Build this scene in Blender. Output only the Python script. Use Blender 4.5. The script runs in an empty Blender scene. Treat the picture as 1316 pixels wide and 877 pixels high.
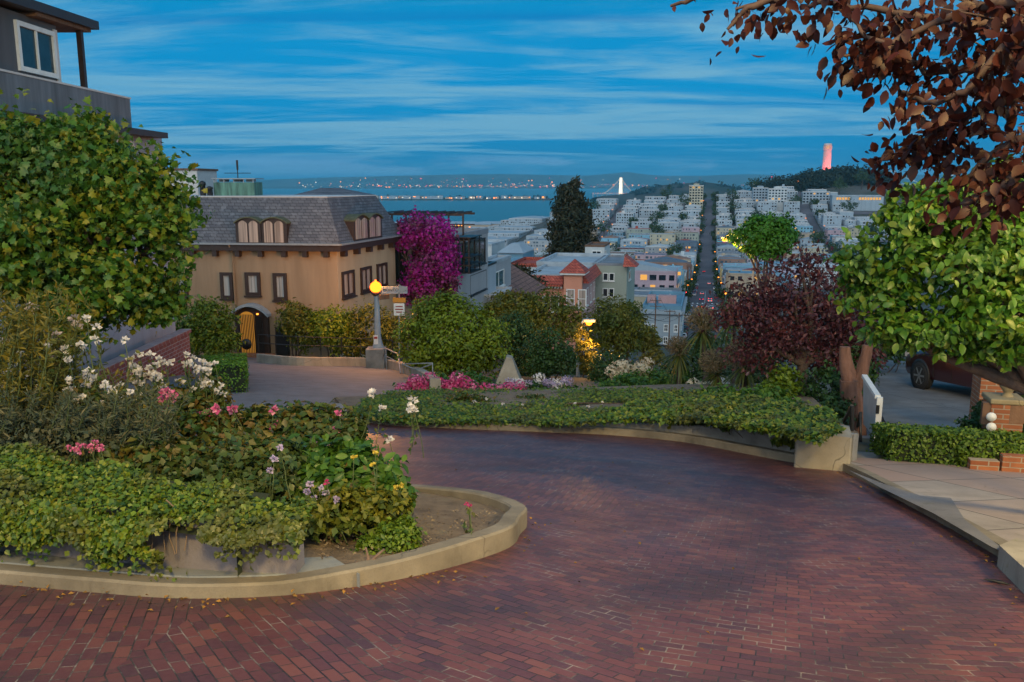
import bpy, math, random
import numpy as np
from mathutils import Vector, Matrix, Euler, noise as mnoise

SC = bpy.context.scene
COL = SC.collection
rad = math.radians
rng = np.random.default_rng(7)
random.seed(11)

# ------------------------------------------------------------------ camera
F = 1100.0
TILT = rad(10.5)
ALPHA = rad(12.8)                    # the street runs 12.8 degrees to the right of the view
CA, SA = math.cos(ALPHA), math.sin(ALPHA)
cam = bpy.data.cameras.new('camera')
cam.sensor_width = 36.0
cam.lens = 36.0 * F / 1316.0
cam.clip_start = 0.05
cam.clip_end = 60000.0
cam_o = bpy.data.objects.new('camera', cam)
COL.objects.link(cam_o)
cam_o.rotation_euler = (rad(90) - TILT, 0, 0)
SC.camera = cam_o

# ------------------------------------------------------------------ exposure
SC.view_settings.view_transform = 'Standard'
SC.view_settings.look = 'None'
SC.view_settings.gamma = 1.0
SC.view_settings.use_curve_mapping = False
SC.view_settings.exposure = 3.2
SC.cycles.use_denoising = True
SC.cycles.max_bounces = 6
SC.cycles.diffuse_bounces = 2
SC.cycles.glossy_bounces = 2
SC.cycles.transmission_bounces = 3
SC.cycles.transparent_max_bounces = 8
SC.cycles.volume_bounces = 0
SC.cycles.sample_clamp_indirect = 2.0
SC.cycles.caustics_reflective = False
SC.cycles.caustics_refractive = False

# ------------------------------------------------------------------ world: dusk sky with long stratus streaks
SUN_EL, SUN_ROT = rad(0.5), math.pi           # the sun has just gone down behind the camera
wd = bpy.data.worlds.new('World'); SC.world = wd; wd.use_nodes = True
nt = wd.node_tree
bg = nt.nodes['Background']; bg.inputs[1].default_value = 0.1

class NT:
    def __init__(s, tree): s.t = tree
    def n(s, kind, **kw):
        o = s.t.nodes.new(kind)
        for k, v in kw.items():
            if k.startswith('i_'):
                key = k[2:]
                key = int(key) if key.isdigit() else key
                o.inputs[key].default_value = v
            else: setattr(o, k, v)
        return o
    def l(s, a, b): s.t.links.new(a, b)
    def math(s, op, a, b=None, clamp=False):
        o = s.t.nodes.new('ShaderNodeMath'); o.operation = op; o.use_clamp = clamp
        for i, x in enumerate((a, b)):
            if x is None: continue
            if isinstance(x, (int, float)): o.inputs[i].default_value = x
            else: s.l(x, o.inputs[i])
        return o.outputs[0]
    def mix(s, fac, a, b, mode='MIX'):
        o = s.t.nodes.new('ShaderNodeMixRGB'); o.blend_type = mode
        for i, x in enumerate((fac, a, b)):
            if isinstance(x, (int, float)): o.inputs[i].default_value = x
            elif isinstance(x, tuple): o.inputs[i].default_value = x if len(x) == 4 else (*x, 1)
            else: s.l(x, o.inputs[i])
        return o.outputs[0]
    def ramp(s, fac, stops, interp='LINEAR'):
        o = s.t.nodes.new('ShaderNodeValToRGB'); o.color_ramp.interpolation = interp
        el = o.color_ramp.elements
        while len(el) < len(stops): el.new(0.5)
        for e, (p, c) in zip(el, stops):
            e.position = p
            e.color = (c, c, c, 1) if isinstance(c, (int, float)) else (*c, 1)
        s.l(fac, o.inputs[0]); return o.outputs[0]
    def maprange(s, v, a, b, c=0.0, d=1.0, smooth=False):
        o = s.t.nodes.new('ShaderNodeMapRange')
        if smooth: o.interpolation_type = 'SMOOTHSTEP'
        for i, x in enumerate((v, a, b, c, d)):
            if isinstance(x, (int, float)): o.inputs[i].default_value = x
            else: s.l(x, o.inputs[i])
        return o.outputs[0]
    def noise(s, vec, scale, detail=4, rough=0.5, dist=0.0):
        o = s.t.nodes.new('ShaderNodeTexNoise')
        o.inputs['Scale'].default_value = scale; o.inputs['Detail'].default_value = detail
        o.inputs['Roughness'].default_value = rough; o.inputs['Distortion'].default_value = dist
        if vec is not None: s.l(vec, o.inputs['Vector'])
        return o.outputs[0]
    def mapping(s, vec, scale=(1, 1, 1), loc=(0, 0, 0), rot=(0, 0, 0)):
        o = s.t.nodes.new('ShaderNodeMapping')
        o.inputs['Scale'].default_value = scale; o.inputs['Location'].default_value = loc
        o.inputs['Rotation'].default_value = rot
        s.l(vec, o.inputs['Vector']); return o.outputs[0]

W = NT(nt)
sky = W.n('ShaderNodeTexSky', sky_type='NISHITA', sun_disc=False, sun_elevation=SUN_EL, sun_rotation=SUN_ROT)
tc = W.n('ShaderNodeTexCoord')
sep = W.n('ShaderNodeSeparateXYZ'); W.l(tc.outputs['Generated'], sep.inputs[0])
dx, dy, dz = sep.outputs
bw = W.n('ShaderNodeRGBToBW'); W.l(sky.outputs[0], bw.inputs[0])
lum0 = W.math('ADD', W.math('MULTIPLY', W.math('MINIMUM', bw.outputs[0], 2.6), 0.26), 0.54)
lum = W.math('MULTIPLY', lum0, W.maprange(dy, -0.35, 0.35, 3.4, 0.88, True))
east = W.maprange(dy, -0.5, 0.55, 0, 1, True)
tint = W.mix(east, (0.66, 0.88, 1.0), (0.002, 0.42, 0.92))
clear = W.mix(1.0, tint, lum, 'MULTIPLY')
up = W.maprange(dz, 0.12, 0.40, 1.0, 0.62, True)
clear = W.mix(1.0, clear, up, 'MULTIPLY')
# streaks on a flat cloud deck
den = W.math('ADD', W.math('MAXIMUM', dz, 0.0), 0.045)
comb = W.n('ShaderNodeCombineXYZ')
W.l(W.math('DIVIDE', dx, den), comb.inputs[0]); W.l(W.math('DIVIDE', dy, den), comb.inputs[1])
cv = W.mapping(comb.outputs[0], scale=(0.26, 0.50, 1), loc=(3.1, 0.35, 0), rot=(0, 0, rad(4)))
n1 = W.noise(cv, 0.6, 8, 0.58, 1.5)
cv2 = W.mapping(comb.outputs[0], scale=(0.32, 0.9, 1), loc=(8.0, 2.2, 1.0), rot=(0, 0, rad(-5)))
n2 = W.noise(cv2, 1.3, 8, 0.62, 1.3)
cl = W.math('ADD', W.math('MULTIPLY', n1, 0.68), W.math('MULTIPLY', n2, 0.32))
cmask = W.maprange(cl, 0.44, 0.60, 0, 1, True)
cmask = W.math('MULTIPLY', cmask, W.maprange(dz, 0.005, 0.05, 0.0, 1.0, True))
cloudcol = W.mix(east, (0.70, 0.84, 0.98), (0.20, 0.52, 0.76))
cloudcol = W.mix(1.0, cloudcol, W.maprange(dz, 0.02, 0.30, 0.86, 0.95), 'MULTIPLY')
c1 = W.mix(W.math('MULTIPLY', cmask, 0.95), clear, cloudcol)
# darker slate streaks
dmask = W.maprange(W.noise(W.mapping(comb.outputs[0], scale=(0.22, 0.7, 1), loc=(1.3, 5.2, 3.0)), 0.75, 5, 0.5, 0.7), 0.56, 0.72, 0, 0.75, True)
dmask = W.math('MULTIPLY', dmask, W.maprange(dz, 0.03, 0.07, 0.0, 1.0, True))
c1 = W.mix(dmask, c1, (0.005, 0.21, 0.55))
# low fog bank and small puffs above the far hills
az = W.math('DIVIDE', dx, W.math('MAXIMUM', dy, 0.05))
cb = W.n('ShaderNodeCombineXYZ'); W.l(az, cb.inputs[0]); W.l(W.math('MULTIPLY', dz, 6.0), cb.inputs[1])
pn = W.noise(W.mapping(cb.outputs[0], scale=(7, 7, 7), loc=(2.0, 0.4, 0)), 1.0, 5, 0.55)
band = W.math('MULTIPLY', W.maprange(dz, 0.004, 0.012, 0, 1, True), W.maprange(dz, 0.022, 0.034, 1, 0, True))
side = W.maprange(az, -0.16, 0.10, 1.0, 0.0, True)
fog = W.math('MULTIPLY', band, W.maprange(W.math('ADD', pn, W.math('MULTIPLY', side, 0.16)), 0.52, 0.66, 0, 0.8, True))
c1 = W.mix(fog, c1, (0.14, 0.36, 0.62))
W.l(c1, bg.inputs[0])

# ------------------------------------------------------------------ sun: the last glow of the western sky
sun = bpy.data.lights.new('sun', 'SUN'); sun.energy = 0.07; sun.angle = rad(25); sun.color = (1.0, 0.86, 0.72)
so = bpy.data.objects.new('sun', sun); COL.objects.link(so)
so.rotation_euler = (rad(62), 0, rad(-18))     # low, from behind the camera, travelling forward

# ------------------------------------------------------------------ geometry on the ground
H0, G0 = 1.9, 0.18
def ray(px, py):
    cx = (px - 658) / F; cy = -(py - 438.5) / F
    return Vector((cx, math.cos(TILT) + cy * math.sin(TILT), -math.sin(TILT) + cy * math.cos(TILT)))
def at(px, py, Y):                  # the point seen at a pixel of the photograph, Y metres ahead
    d = ray(px, py); return d * (Y / d.y)
def gp(px, py, lift=0.0):           # where that line of sight meets the sloping ground
    d = ray(px, py); s = SA * d.x + CA * d.y
    t = -(H0 - lift) / (d.z + G0 * s)
    return d * t
def S(v, u): return (CA * v + SA * u, -SA * v + CA * u)      # street frame -> world
def VU(x, y): return (CA * x - SA * y, SA * x + CA * y)
def gz(x, y): return -H0 - G0 * (SA * x + CA * y)             # the sloping ground near by
PU = np.array([-60, 185, 205, 330, 400, 470, 600, 700, 735, 800, 900, 1000, 1100, 1200, 1350, 1600, 2000.])
PZ = np.array([8.9, -35.2, -38, -46, -52, -57.5, -64, -66.5, -66, -62, -54, -42, -28, -26, -45, -80, -95.])
def terrain(v, u):
    z = np.interp(u, PU, PZ)
    # Telegraph hill on the right
    bump = np.exp(-(((v - 165) / 150.0) ** 2 + ((u - 1190) / 210.0) ** 2))
    z = z + bump * 17.0 + 14.0 * np.exp(-(((v - 170) / 70.0) ** 2 + ((u - 1210) / 110.0) ** 2))
    # falling away to the bay on the left
    t = np.clip((-45.0 - v) / 420.0, 0, 1); t = t * t * (3 - 2 * t)
    z = z * (1 - t) + (-89.5) * t
    z = z - 14.0 * np.clip((u - 1690.0) / 60.0, 0, 1) * (v < -60)
    t2 = np.clip((v - 260.0) / 300.0, 0, 1)
    return z * (1 - t2) + np.minimum(z, -60) * t2
def tz(x, y):
    v, u = VU(x, y); return float(terrain(v, u))

# ------------------------------------------------------------------ mesh helpers
def new_obj(name, me, parent=None):
    o = bpy.data.objects.new(name, me); COL.objects.link(o)
    if parent is not None: o.parent = parent
    return o
def tag(o, label=None, cat=None, group=None, kind=None):
    if label: o['label'] = label
    if cat: o['category'] = cat
    if group: o['group'] = group
    if kind: o['kind'] = kind
    return o
def thing(name, label, cat, loc=(0, 0, 0), group=None, rz=0.0):
    o = bpy.data.objects.new(name, None); COL.objects.link(o)
    o.location = loc; o.rotation_euler = (0, 0, rz); o.empty_display_size = 0.2
    return tag(o, label, cat, group)
def org(parent):                     # world place of a (parent of a) part, so that parts can be built in world coordinates
    p = Vector((0, 0, 0)); q = parent
    while q is not None:
        p = p + Vector(q.location); q = q.parent
    return p

class MB:
    def __init__(s): s.v = []; s.f = []; s.m = []; s.smooth = []
    def add(s, vs, fs, mi=0, sm=False):
        b = len(s.v); s.v += [tuple(x) for x in vs]
        for f in fs: s.f.append([b + i for i in f]); s.m.append(mi); s.smooth.append(sm)
        return s
    def box(s, c, size, mi=0, ex=None, ey=None, ez=None):
        c = Vector(c); ex = Vector(ex or (1, 0, 0)); ey = Vector(ey or (0, 1, 0)); ez = Vector(ez or (0, 0, 1))
        a, b, d = ex * size[0] / 2, ey * size[1] / 2, ez * size[2] / 2
        vs = [c + i * a + j * b + k * d for k in (-1, 1) for j in (-1, 1) for i in (-1, 1)]
        return s.add(vs, [(0, 2, 3, 1), (4, 5, 7, 6), (0, 1, 5, 4), (2, 6, 7, 3), (0, 4, 6, 2), (1, 3, 7, 5)], mi)
    def sbox(s, v0, v1, u0, u1, z0, z1, mi=0):      # box in the street frame
        P = [S(v, u) for v, u in ((v0, u0), (v1, u0), (v1, u1), (v0, u1))]
        return s.prism(P, z0, z1, mi)
    def prism(s, poly, z0, z1, mi=0, top=True, mi_top=None):
        n = len(poly)
        A = sum(poly[i][0] * poly[(i + 1) % n][1] - poly[(i + 1) % n][0] * poly[i][1] for i in range(n))
        if A < 0: poly = list(poly)[::-1]
        f0 = z0 if callable(z0) else (lambda x, y: z0); f1 = z1 if callable(z1) else (lambda x, y: z1)
        vs = [(p[0], p[1], f0(p[0], p[1])) for p in poly] + [(p[0], p[1], f1(p[0], p[1])) for p in poly]
        s.add(vs, [(i, (i + 1) % n, n + (i + 1) % n, n + i) for i in range(n)], mi)
        s.add(vs, [tuple(range(n, 2 * n)), tuple(range(n - 1, -1, -1))], mi if mi_top is None else mi_top)
        return s
    def tube(s, pts, radii, seg=8, mi=0, cap=True):
        pts = [Vector(p) for p in pts]; n = len(pts)
        if not hasattr(radii, '__len__'): radii = [radii] * n
        rings = []; up = None
        for i, p in enumerate(pts):
            d = (pts[min(i + 1, n - 1)] - pts[max(i - 1, 0)]).normalized()
            if up is None: up = d.orthogonal().normalized()
            a = (up - d * up.dot(d)); a = a.normalized() if a.length > 1e-6 else d.orthogonal().normalized(); up = a
            b = d.cross(a)
            rings.append([p + (a * math.cos(2 * math.pi * k / seg) + b * math.sin(2 * math.pi * k / seg)) * radii[i] for k in range(seg)])
        vs = [q for r in rings for q in r]
        fs = [(i * seg + k, i * seg + (k + 1) % seg, (i + 1) * seg + (k + 1) % seg, (i + 1) * seg + k) for i in range(n - 1) for k in range(seg)]
        s.add(vs, fs, mi, True)
        if cap: s.add(rings[0], [tuple(range(seg - 1, -1, -1))], mi); s.add(rings[-1], [tuple(range(seg))], mi)
        return s
    def lathe(s, c, prof, seg=16, mi=0, axis=None, sm=True):
        c = Vector(c); ez = Vector(axis or (0, 0, 1)).normalized(); ex = ez.orthogonal().normalized(); ey = ez.cross(ex)
        if axis is None: ex, ey = Vector((1, 0, 0)), Vector((0, 1, 0))
        vs = [c + (ex * math.cos(2 * math.pi * k / seg) + ey * math.sin(2 * math.pi * k / seg)) * r + ez * h for r, h in prof for k in range(seg)]
        fs = [(i * seg + k, i * seg + (k + 1) % seg, (i + 1) * seg + (k + 1) % seg, (i + 1) * seg + k) for i in range(len(prof) - 1) for k in range(seg)]
        s.add(vs, fs, mi, sm)
        if prof[0][0] > 1e-4: s.add(vs[:seg], [tuple(range(seg - 1, -1, -1))], mi)
        if prof[-1][0] > 1e-4: s.add(vs[-seg:], [tuple(range(seg))], mi)
        return s
    def build(s, name, mats, parent=None, loc=None, bevel=0.0):
        me = bpy.data.meshes.new(name)
        o = org(parent) if parent is not None else Vector(loc or (0, 0, 0))
        me.from_pydata([(x - o.x, y - o.y, z - o.z) for x, y, z in s.v], [], s.f)
        for m in (mats if isinstance(mats, (list, tuple)) else [mats]): me.materials.append(m)
        me.polygons.foreach_set('material_index', s.m)
        me.polygons.foreach_set('use_smooth', s.smooth)
        me.update()
        ob = new_obj(name, me, parent)
        if parent is None: ob.location = o
        if bevel:
            b = ob.modifiers.new('bevel', 'BEVEL'); b.width = bevel; b.segments = 2; b.limit_method = 'ANGLE'
        return ob

def np_mesh(name, V, Fq, mat, parent=None, smooth=False, loc=None):
    """V (n,3) world, Fq (m,k) same-size faces"""
    o = org(parent) if parent is not None else Vector(loc or (0, 0, 0))
    me = bpy.data.meshes.new(name)
    V = np.asarray(V, dtype=np.float64) - np.array(o)
    m, k = Fq.shape
    me.vertices.add(len(V)); me.vertices.foreach_set('co', V.astype(np.float32).ravel())
    me.loops.add(m * k); me.loops.foreach_set('vertex_index', Fq.astype(np.int32).ravel())
    me.polygons.add(m)
    me.polygons.foreach_set('loop_start', np.arange(0, m * k, k, dtype=np.int32))
    me.polygons.foreach_set('loop_total', np.full(m, k, dtype=np.int32))
    if smooth: me.polygons.foreach_set('use_smooth', np.ones(m, dtype=bool))
    me.materials.append(mat); me.update(calc_edges=True); me.validate()
    ob = new_obj(name, me, parent)
    if parent is None: ob.location = o
    return ob

def unit(a): return a / np.maximum(np.linalg.norm(a, axis=-1, keepdims=True), 1e-9)
LEAF = {  # outline: (along, across) for the right half of the leaf
    'diamond': [(0.0, 0.0), (0.45, 0.5), (1.0, 0.0)],
    'maple': [(0.0, 0.0), (0.06, 0.34), (0.24, 0.56), (0.36, 0.30), (0.62, 0.44), (0.70, 0.17), (1.0, 0.0)],
    'oval': [(0.0, 0.0), (0.2, 0.36), (0.5, 0.5), (0.8, 0.3), (1.0, 0.0)],
}
def leaf_arrays(P, N, size, kind='diamond', aspect=0.55, droop=0.25, fold=0.18, down=0.0, T=None):
    """leaves at P growing along a tangent in the plane of normal N"""
    n = len(P); N = unit(N)
    if T is None:
        T = rng.normal(size=(n, 3)); T[:, 2] -= down
    T = unit(T - N * np.sum(T * N, axis=1, keepdims=True)); B = np.cross(N, T)
    sz = np.broadcast_to(np.asarray(size, dtype=float), (n,))[:, None]
    half = LEAF[kind]; k = len(half)
    right = []; left = []
    for a, w in half:
        base = P + T * (a * sz) - N * (droop * a * a * sz)
        right.append(base + B * (w * aspect * sz) + N * (fold * w * sz)); left.append(base - B * (w * aspect * sz) + N * (fold * w * sz))
    if k == 3:
        V = np.stack([right[0], right[1], right[2], left[1]], axis=1).reshape(-1, 3)
        b = np.arange(n)[:, None] * 4
        Fq = np.concatenate([b + np.array([[0, 1, 2]]), b + np.array([[0, 2, 3]])], axis=0)
        return V, Fq
    mids = [P + T * (a * sz) - N * (droop * a * a * sz) for a, w in half[1:-1]]
    V = np.stack([right[0]] + right[1:-1] + [right[-1]] + left[1:-1] + mids, axis=1)
    q = k - 2                       # points per side
    nv = V.shape[1]; V = V.reshape(-1, 3); b = np.arange(n)[:, None] * nv
    R = list(range(1, 1 + q)); tip = 1 + q; L = list(range(2 + q, 2 + 2 * q)); Mx = list(range(2 + 2 * q, 2 + 3 * q))
    tri = [(0, R[0], Mx[0]), (0, Mx[0], L[0]), (R[-1], tip, Mx[-1]), (Mx[-1], tip, L[-1])]
    for i in range(q - 1):
        tri += [(R[i], R[i + 1], Mx[i + 1]), (R[i], Mx[i + 1], Mx[i]), (Mx[i], Mx[i + 1], L[i + 1]), (Mx[i], L[i + 1], L[i])]
    return V, np.concatenate([b + np.array([t]) for t in tri], axis=0)

def blob_points(blobs, n, shell=0.55, cl=None, spread=0.16, squash=0.7):
    """leaf places: clusters gathered near the skin of several ellipsoids; returns points and outward normals"""
    vol = np.array([b[3] * b[4] * b[5] for b in blobs]) ** 0.67; vol /= vol.sum()
    ncl = cl or max(30, n // 28)
    bi = rng.choice(len(blobs), size=ncl, p=vol)
    d = unit(rng.normal(size=(ncl, 3)))
    r = (shell + (1 - shell) * rng.random(ncl)) * (0.86 + 0.22 * rng.random(ncl))
    B = np.array(blobs, dtype=float)
    rad3 = B[bi, 3:6]
    C = B[bi, :3] + d * r[:, None] * rad3
    on = unit(d / rad3)
    ci = rng.integers(0, ncl, size=n)
    mr = rad3[ci].mean(axis=1, keepdims=True)
    off = rng.normal(size=(n, 3)) * spread * mr * np.array([1, 1, squash])
    return C[ci] + off, on[ci]
def crown(name, blobs, n, size, mat, parent=None, kind='diamond', aspect=0.6, shell=0.55, spread=0.16, upw=0.6, jit=0.7, cl=None, zmin=None, droop=0.25, squash=0.7, var=0.5):
    P, N = blob_points(blobs, n, shell, cl, spread, squash)
    N = N * 0.8 + np.array([0, 0, upw]) + rng.normal(size=N.shape) * jit
    if zmin is not None: P[:, 2] = np.maximum(P[:, 2], zmin + 0.05 * rng.random(n))
    sz = size * (1 - var + 2 * var * rng.random(n))
    V, Fq = leaf_arrays(P, N, sz, kind, aspect, droop, down=0.6)
    return np_mesh(name, V, Fq, mat, parent)
def limb(mb, a, b, r0, r1, bend=0.1, seg=7, n=5, mi=0):
    a, b = Vector(a), Vector(b); L = (b - a).length
    k = Vector((random.uniform(-1, 1), random.uniform(-1, 1), random.uniform(-.3, .6))) * bend * L
    pts = [a.lerp(b, i / n) + k * math.sin(math.pi * i / n) + Vector((random.uniform(-1, 1), random.uniform(-1, 1), 0)) * 0.012 * L * (0 < i < n) for i in range(n + 1)]
    mb.tube(pts, [r0 + (r1 - r0) * i / n for i in range(n + 1)], seg, mi); return pts

# ------------------------------------------------------------------ materials
def base_mat(name):
    m = bpy.data.materials.new(name); m.use_nodes = True
    t = NT(m.node_tree); b = m.node_tree.nodes['Principled BSDF']
    return m, t, b
def pmat(name, col, rough=0.7, var=0.25, scale=3.0, bump=0.0, bscale=40.0, metal=0.0, streak=False, spec=0.5):
    """painted / plastered / metal surface with blotchy wear"""
    m, t, b = base_mat(name)
    tcn = t.n('ShaderNodeTexCoord'); vec = tcn.outputs['Object']
    if streak: vec2 = t.mapping(vec, scale=(1, 1, 0.12))
    else: vec2 = vec
    nz = t.noise(vec2, scale, 6, 0.6)
    dark = tuple(c * (1 - var) for c in col); light = tuple(min(1, c * (1 + var * 0.6)) for c in col)
    t.l(t.ramp(nz, [(0.3, dark), (0.7, light)]), b.inputs['Base Color'])
    b.inputs['Roughness'].default_value = rough; b.inputs['Metallic'].default_value = metal
    b.inputs['Specular IOR Level'].default_value = spec
    if bump:
        bp = t.n('ShaderNodeBump', i_Strength=bump, i_Distance=0.02)
        t.l(t.noise(vec, bscale, 4, 0.6), bp.inputs['Height']); t.l(bp.outputs[0], b.inputs['Normal'])
    return m
def leafmat(name, cols, trans=0.25, rough=0.45, patch=None, pscale=1.2):
    """per-leaf colour spread plus broad patches of another leaf colour"""
    m, t, b = base_mat(name)
    g = t.n('ShaderNodeNewGeometry')
    n = len(cols)
    c = t.ramp(g.outputs['Random Per Island'], [(i / max(1, n - 1), k) for i, k in enumerate(cols)])
    if patch:
        tcn = t.n('ShaderNodeTexCoord')
        f = t.maprange(t.noise(tcn.outputs['Object'], pscale, 3, 0.5), 0.45, 0.65, 0, 0.75, True)
        c = t.mix(f, c, patch)
    t.l(c, b.inputs['Base Color']); b.inputs['Roughness'].default_value = rough
    b.inputs['Specular IOR Level'].default_value = 0.35
    tr = t.n('ShaderNodeBsdfTranslucent'); t.l(c, tr.inputs[0])
    mx = t.n('ShaderNodeMixShader', i_0=trans); t.l(b.outputs[0], mx.inputs[1]); t.l(tr.outputs[0], mx.inputs[2])
    t.l(mx.outputs[0], m.node_tree.nodes['Material Output'].inputs[0])
    return m
def emit(name, col, strength):
    m = bpy.data.materials.new(name); m.use_nodes = True
    t = NT(m.node_tree); m.node_tree.nodes.clear()
    e = t.n('ShaderNodeEmission'); e.inputs[0].default_value = (*col, 1); e.inputs[1].default_value = strength
    o = t.n('ShaderNodeOutputMaterial'); t.l(e.outputs[0], o.inputs[0]); return m
def glassmat(name, col=(0.02, 0.03, 0.04), rough=0.06, curtain=None):
    m, t, b = base_mat(name)
    c = col
    if curtain:
        tcn = t.n('ShaderNodeTexCoord')
        w = t.noise(t.mapping(tcn.outputs['Object'], scale=(1, 1, 0.02)), 9.0, 3, 0.6)
        t.l(t.ramp(w, [(0.35, tuple(k * 0.45 for k in curtain)), (0.6, curtain)]), b.inputs['Base Color'])
    else: b.inputs['Base Color'].default_value = (*c, 1)
    b.inputs['Roughness'].default_value = rough; b.inputs['Specular IOR Level'].default_value = 0.8
    b.inputs['Coat Weight'].default_value = 0.6; b.inputs['Coat Roughness'].default_value = 0.03
    return m

M = {}
# red brick paving: courses turn with the lane, laid in sectors
def brick_road():
    m, t, b = base_mat('brick_paving')
    g = t.n('ShaderNodeNewGeometry'); sp = t.n('ShaderNodeSeparateXYZ'); t.l(g.outputs['Position'], sp.inputs[0])
    X, Y = sp.outputs[0], sp.outputs[1]
    fx = t.maprange(t.math('SUBTRACT', X, t.math('MULTIPLY', Y, 0.12)), -4.0, 1.55, -74, 0)
    fy = t.maprange(Y, 11.5, 17.0, 0, 62)
    # upper lane runs back to the left: courses stay across it
    ang = t.math('ADD', fx, fy)
    lane2 = t.math('MULTIPLY', t.math('GREATER_THAN', Y, 8.6), t.math('LESS_THAN', X, 1.2))
    ang = t.math('ADD', t.math('MULTIPLY', ang, t.math('SUBTRACT', 1.0, lane2)), t.math('MULTIPLY', lane2, 78.0))
    snap = t.math('SNAP', ang, 18.5)
    rot = t.n('ShaderNodeVectorRotate', rotation_type='Z_AXIS'); t.l(g.outputs['Position'], rot.inputs['Vector'])
    t.l(t.math('MULTIPLY', snap, -math.pi / 180), rot.inputs['Angle'])
    wob = t.n('ShaderNodeTexNoise', noise_dimensions='3D'); wob.inputs['Scale'].default_value = 1.1
    t.l(rot.outputs[0], wob.inputs['Vector'])
    va = t.n('ShaderNodeVectorMath', operation='MULTIPLY_ADD'); t.l(wob.outputs['Color'], va.inputs[0])
    va.inputs[1].default_value = (0.05, 0.05, 0); t.l(rot.outputs[0], va.inputs[2])
    br = t.n('ShaderNodeTexBrick', offset=0.5)
    br.inputs['Scale'].default_value = 1.0; br.inputs['Brick Width'].default_value = 0.168; br.inputs['Row Height'].default_value = 0.082
    br.inputs['Mortar Size'].default_value = 0.0048; br.inputs['Mortar Smooth'].default_value = 0.25; br.inputs['Bias'].default_value = 0.0
    br.inputs['Color1'].default_value = (0.0, 0.0, 0.0, 1); br.inputs['Color2'].default_value = (1, 1, 1, 1); br.inputs['Mortar'].default_value = (0.5, 0.5, 0.5, 1)
    t.l(va.outputs[0], br.inputs['Vector'])
    tone = t.ramp(br.outputs['Color'], [(0.0, (0.062, 0.025, 0.037)), (0.3, (0.098, 0.032, 0.038)), (0.7, (0.128, 0.040, 0.042)), (1.0, (0.168, 0.058, 0.048))])
    # stains and tyre-worn patches
    nz = t.noise(g.outputs['Position'], 0.9, 7, 0.62)
    tone = t.mix(t.maprange(nz, 0.42, 0.72, 0, 0.55, True), tone, (0.060, 0.030, 0.042))
    fine = t.noise(g.outputs['Position'], 26, 5, 0.7)
    tone = t.mix(t.maprange(fine, 0.35, 0.75, 0, 0.28), tone, (0.17, 0.085, 0.085), 'MIX')
    # darker wheel tracks round the bed tip
    px_ = t.math('MAXIMUM', t.math('ADD', X, 0.5), 0.0); py_ = t.math('SUBTRACT', Y, 8.3)
    dd = t.math('SQRT', t.math('ADD', t.math('MULTIPLY', px_, px_), t.math('MULTIPLY', py_, py_)))
    dd = t.math('ADD', dd, t.math('MULTIPLY', t.noise(g.outputs['Position'], .7, 3, .5), .7))
    t1 = t.maprange(t.math('ABSOLUTE', t.math('SUBTRACT', dd, 3.35)), .05, .42, 1, 0, True); t2 = t.maprange(t.math('ABSOLUTE', t.math('SUBTRACT', dd, 4.85)), .05, .42, 1, 0, True)
    tone = t.mix(t.math('MULTIPLY', t.math('MAXIMUM', t1, t2), .45), tone, (.045, .026, .034))
    spots = t.maprange(t.noise(g.outputs['Position'], 3.6, 4, .75), .68, .76, 0, .6, True)
    tone = t.mix(spots, tone, (.03, .022, .027))
    mort = t.ramp(t.noise(g.outputs['Position'], 2.3, 5, 0.7), [(0.38, (0.016, 0.013, 0.016)), (0.52, (0.05, 0.043, 0.043)), (0.66, (0.27, 0.23, 0.21))])
    col = t.mix(br.outputs['Fac'], tone, mort)
    t.l(col, b.inputs['Base Color'])
    t.l(t.maprange(nz, 0.3, 0.7, 0.40, 0.58), b.inputs['Roughness'])
    b.inputs['Specular IOR Level'].default_value = 0.45
    h = t.math('ADD', t.math('MULTIPLY', br.outputs['Fac'], -1.0), t.math('MULTIPLY', fine, 0.35))
    h = t.math('ADD', h, t.math('MULTIPLY', br.outputs['Color'], 0.35))
    bp = t.n('ShaderNodeBump', i_Strength=0.75, i_Distance=0.006); t.l(h, bp.inputs['Height']); t.l(bp.outputs[0], b.inputs['Normal'])
    return m
M['brick_road'] = brick_road()
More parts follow.
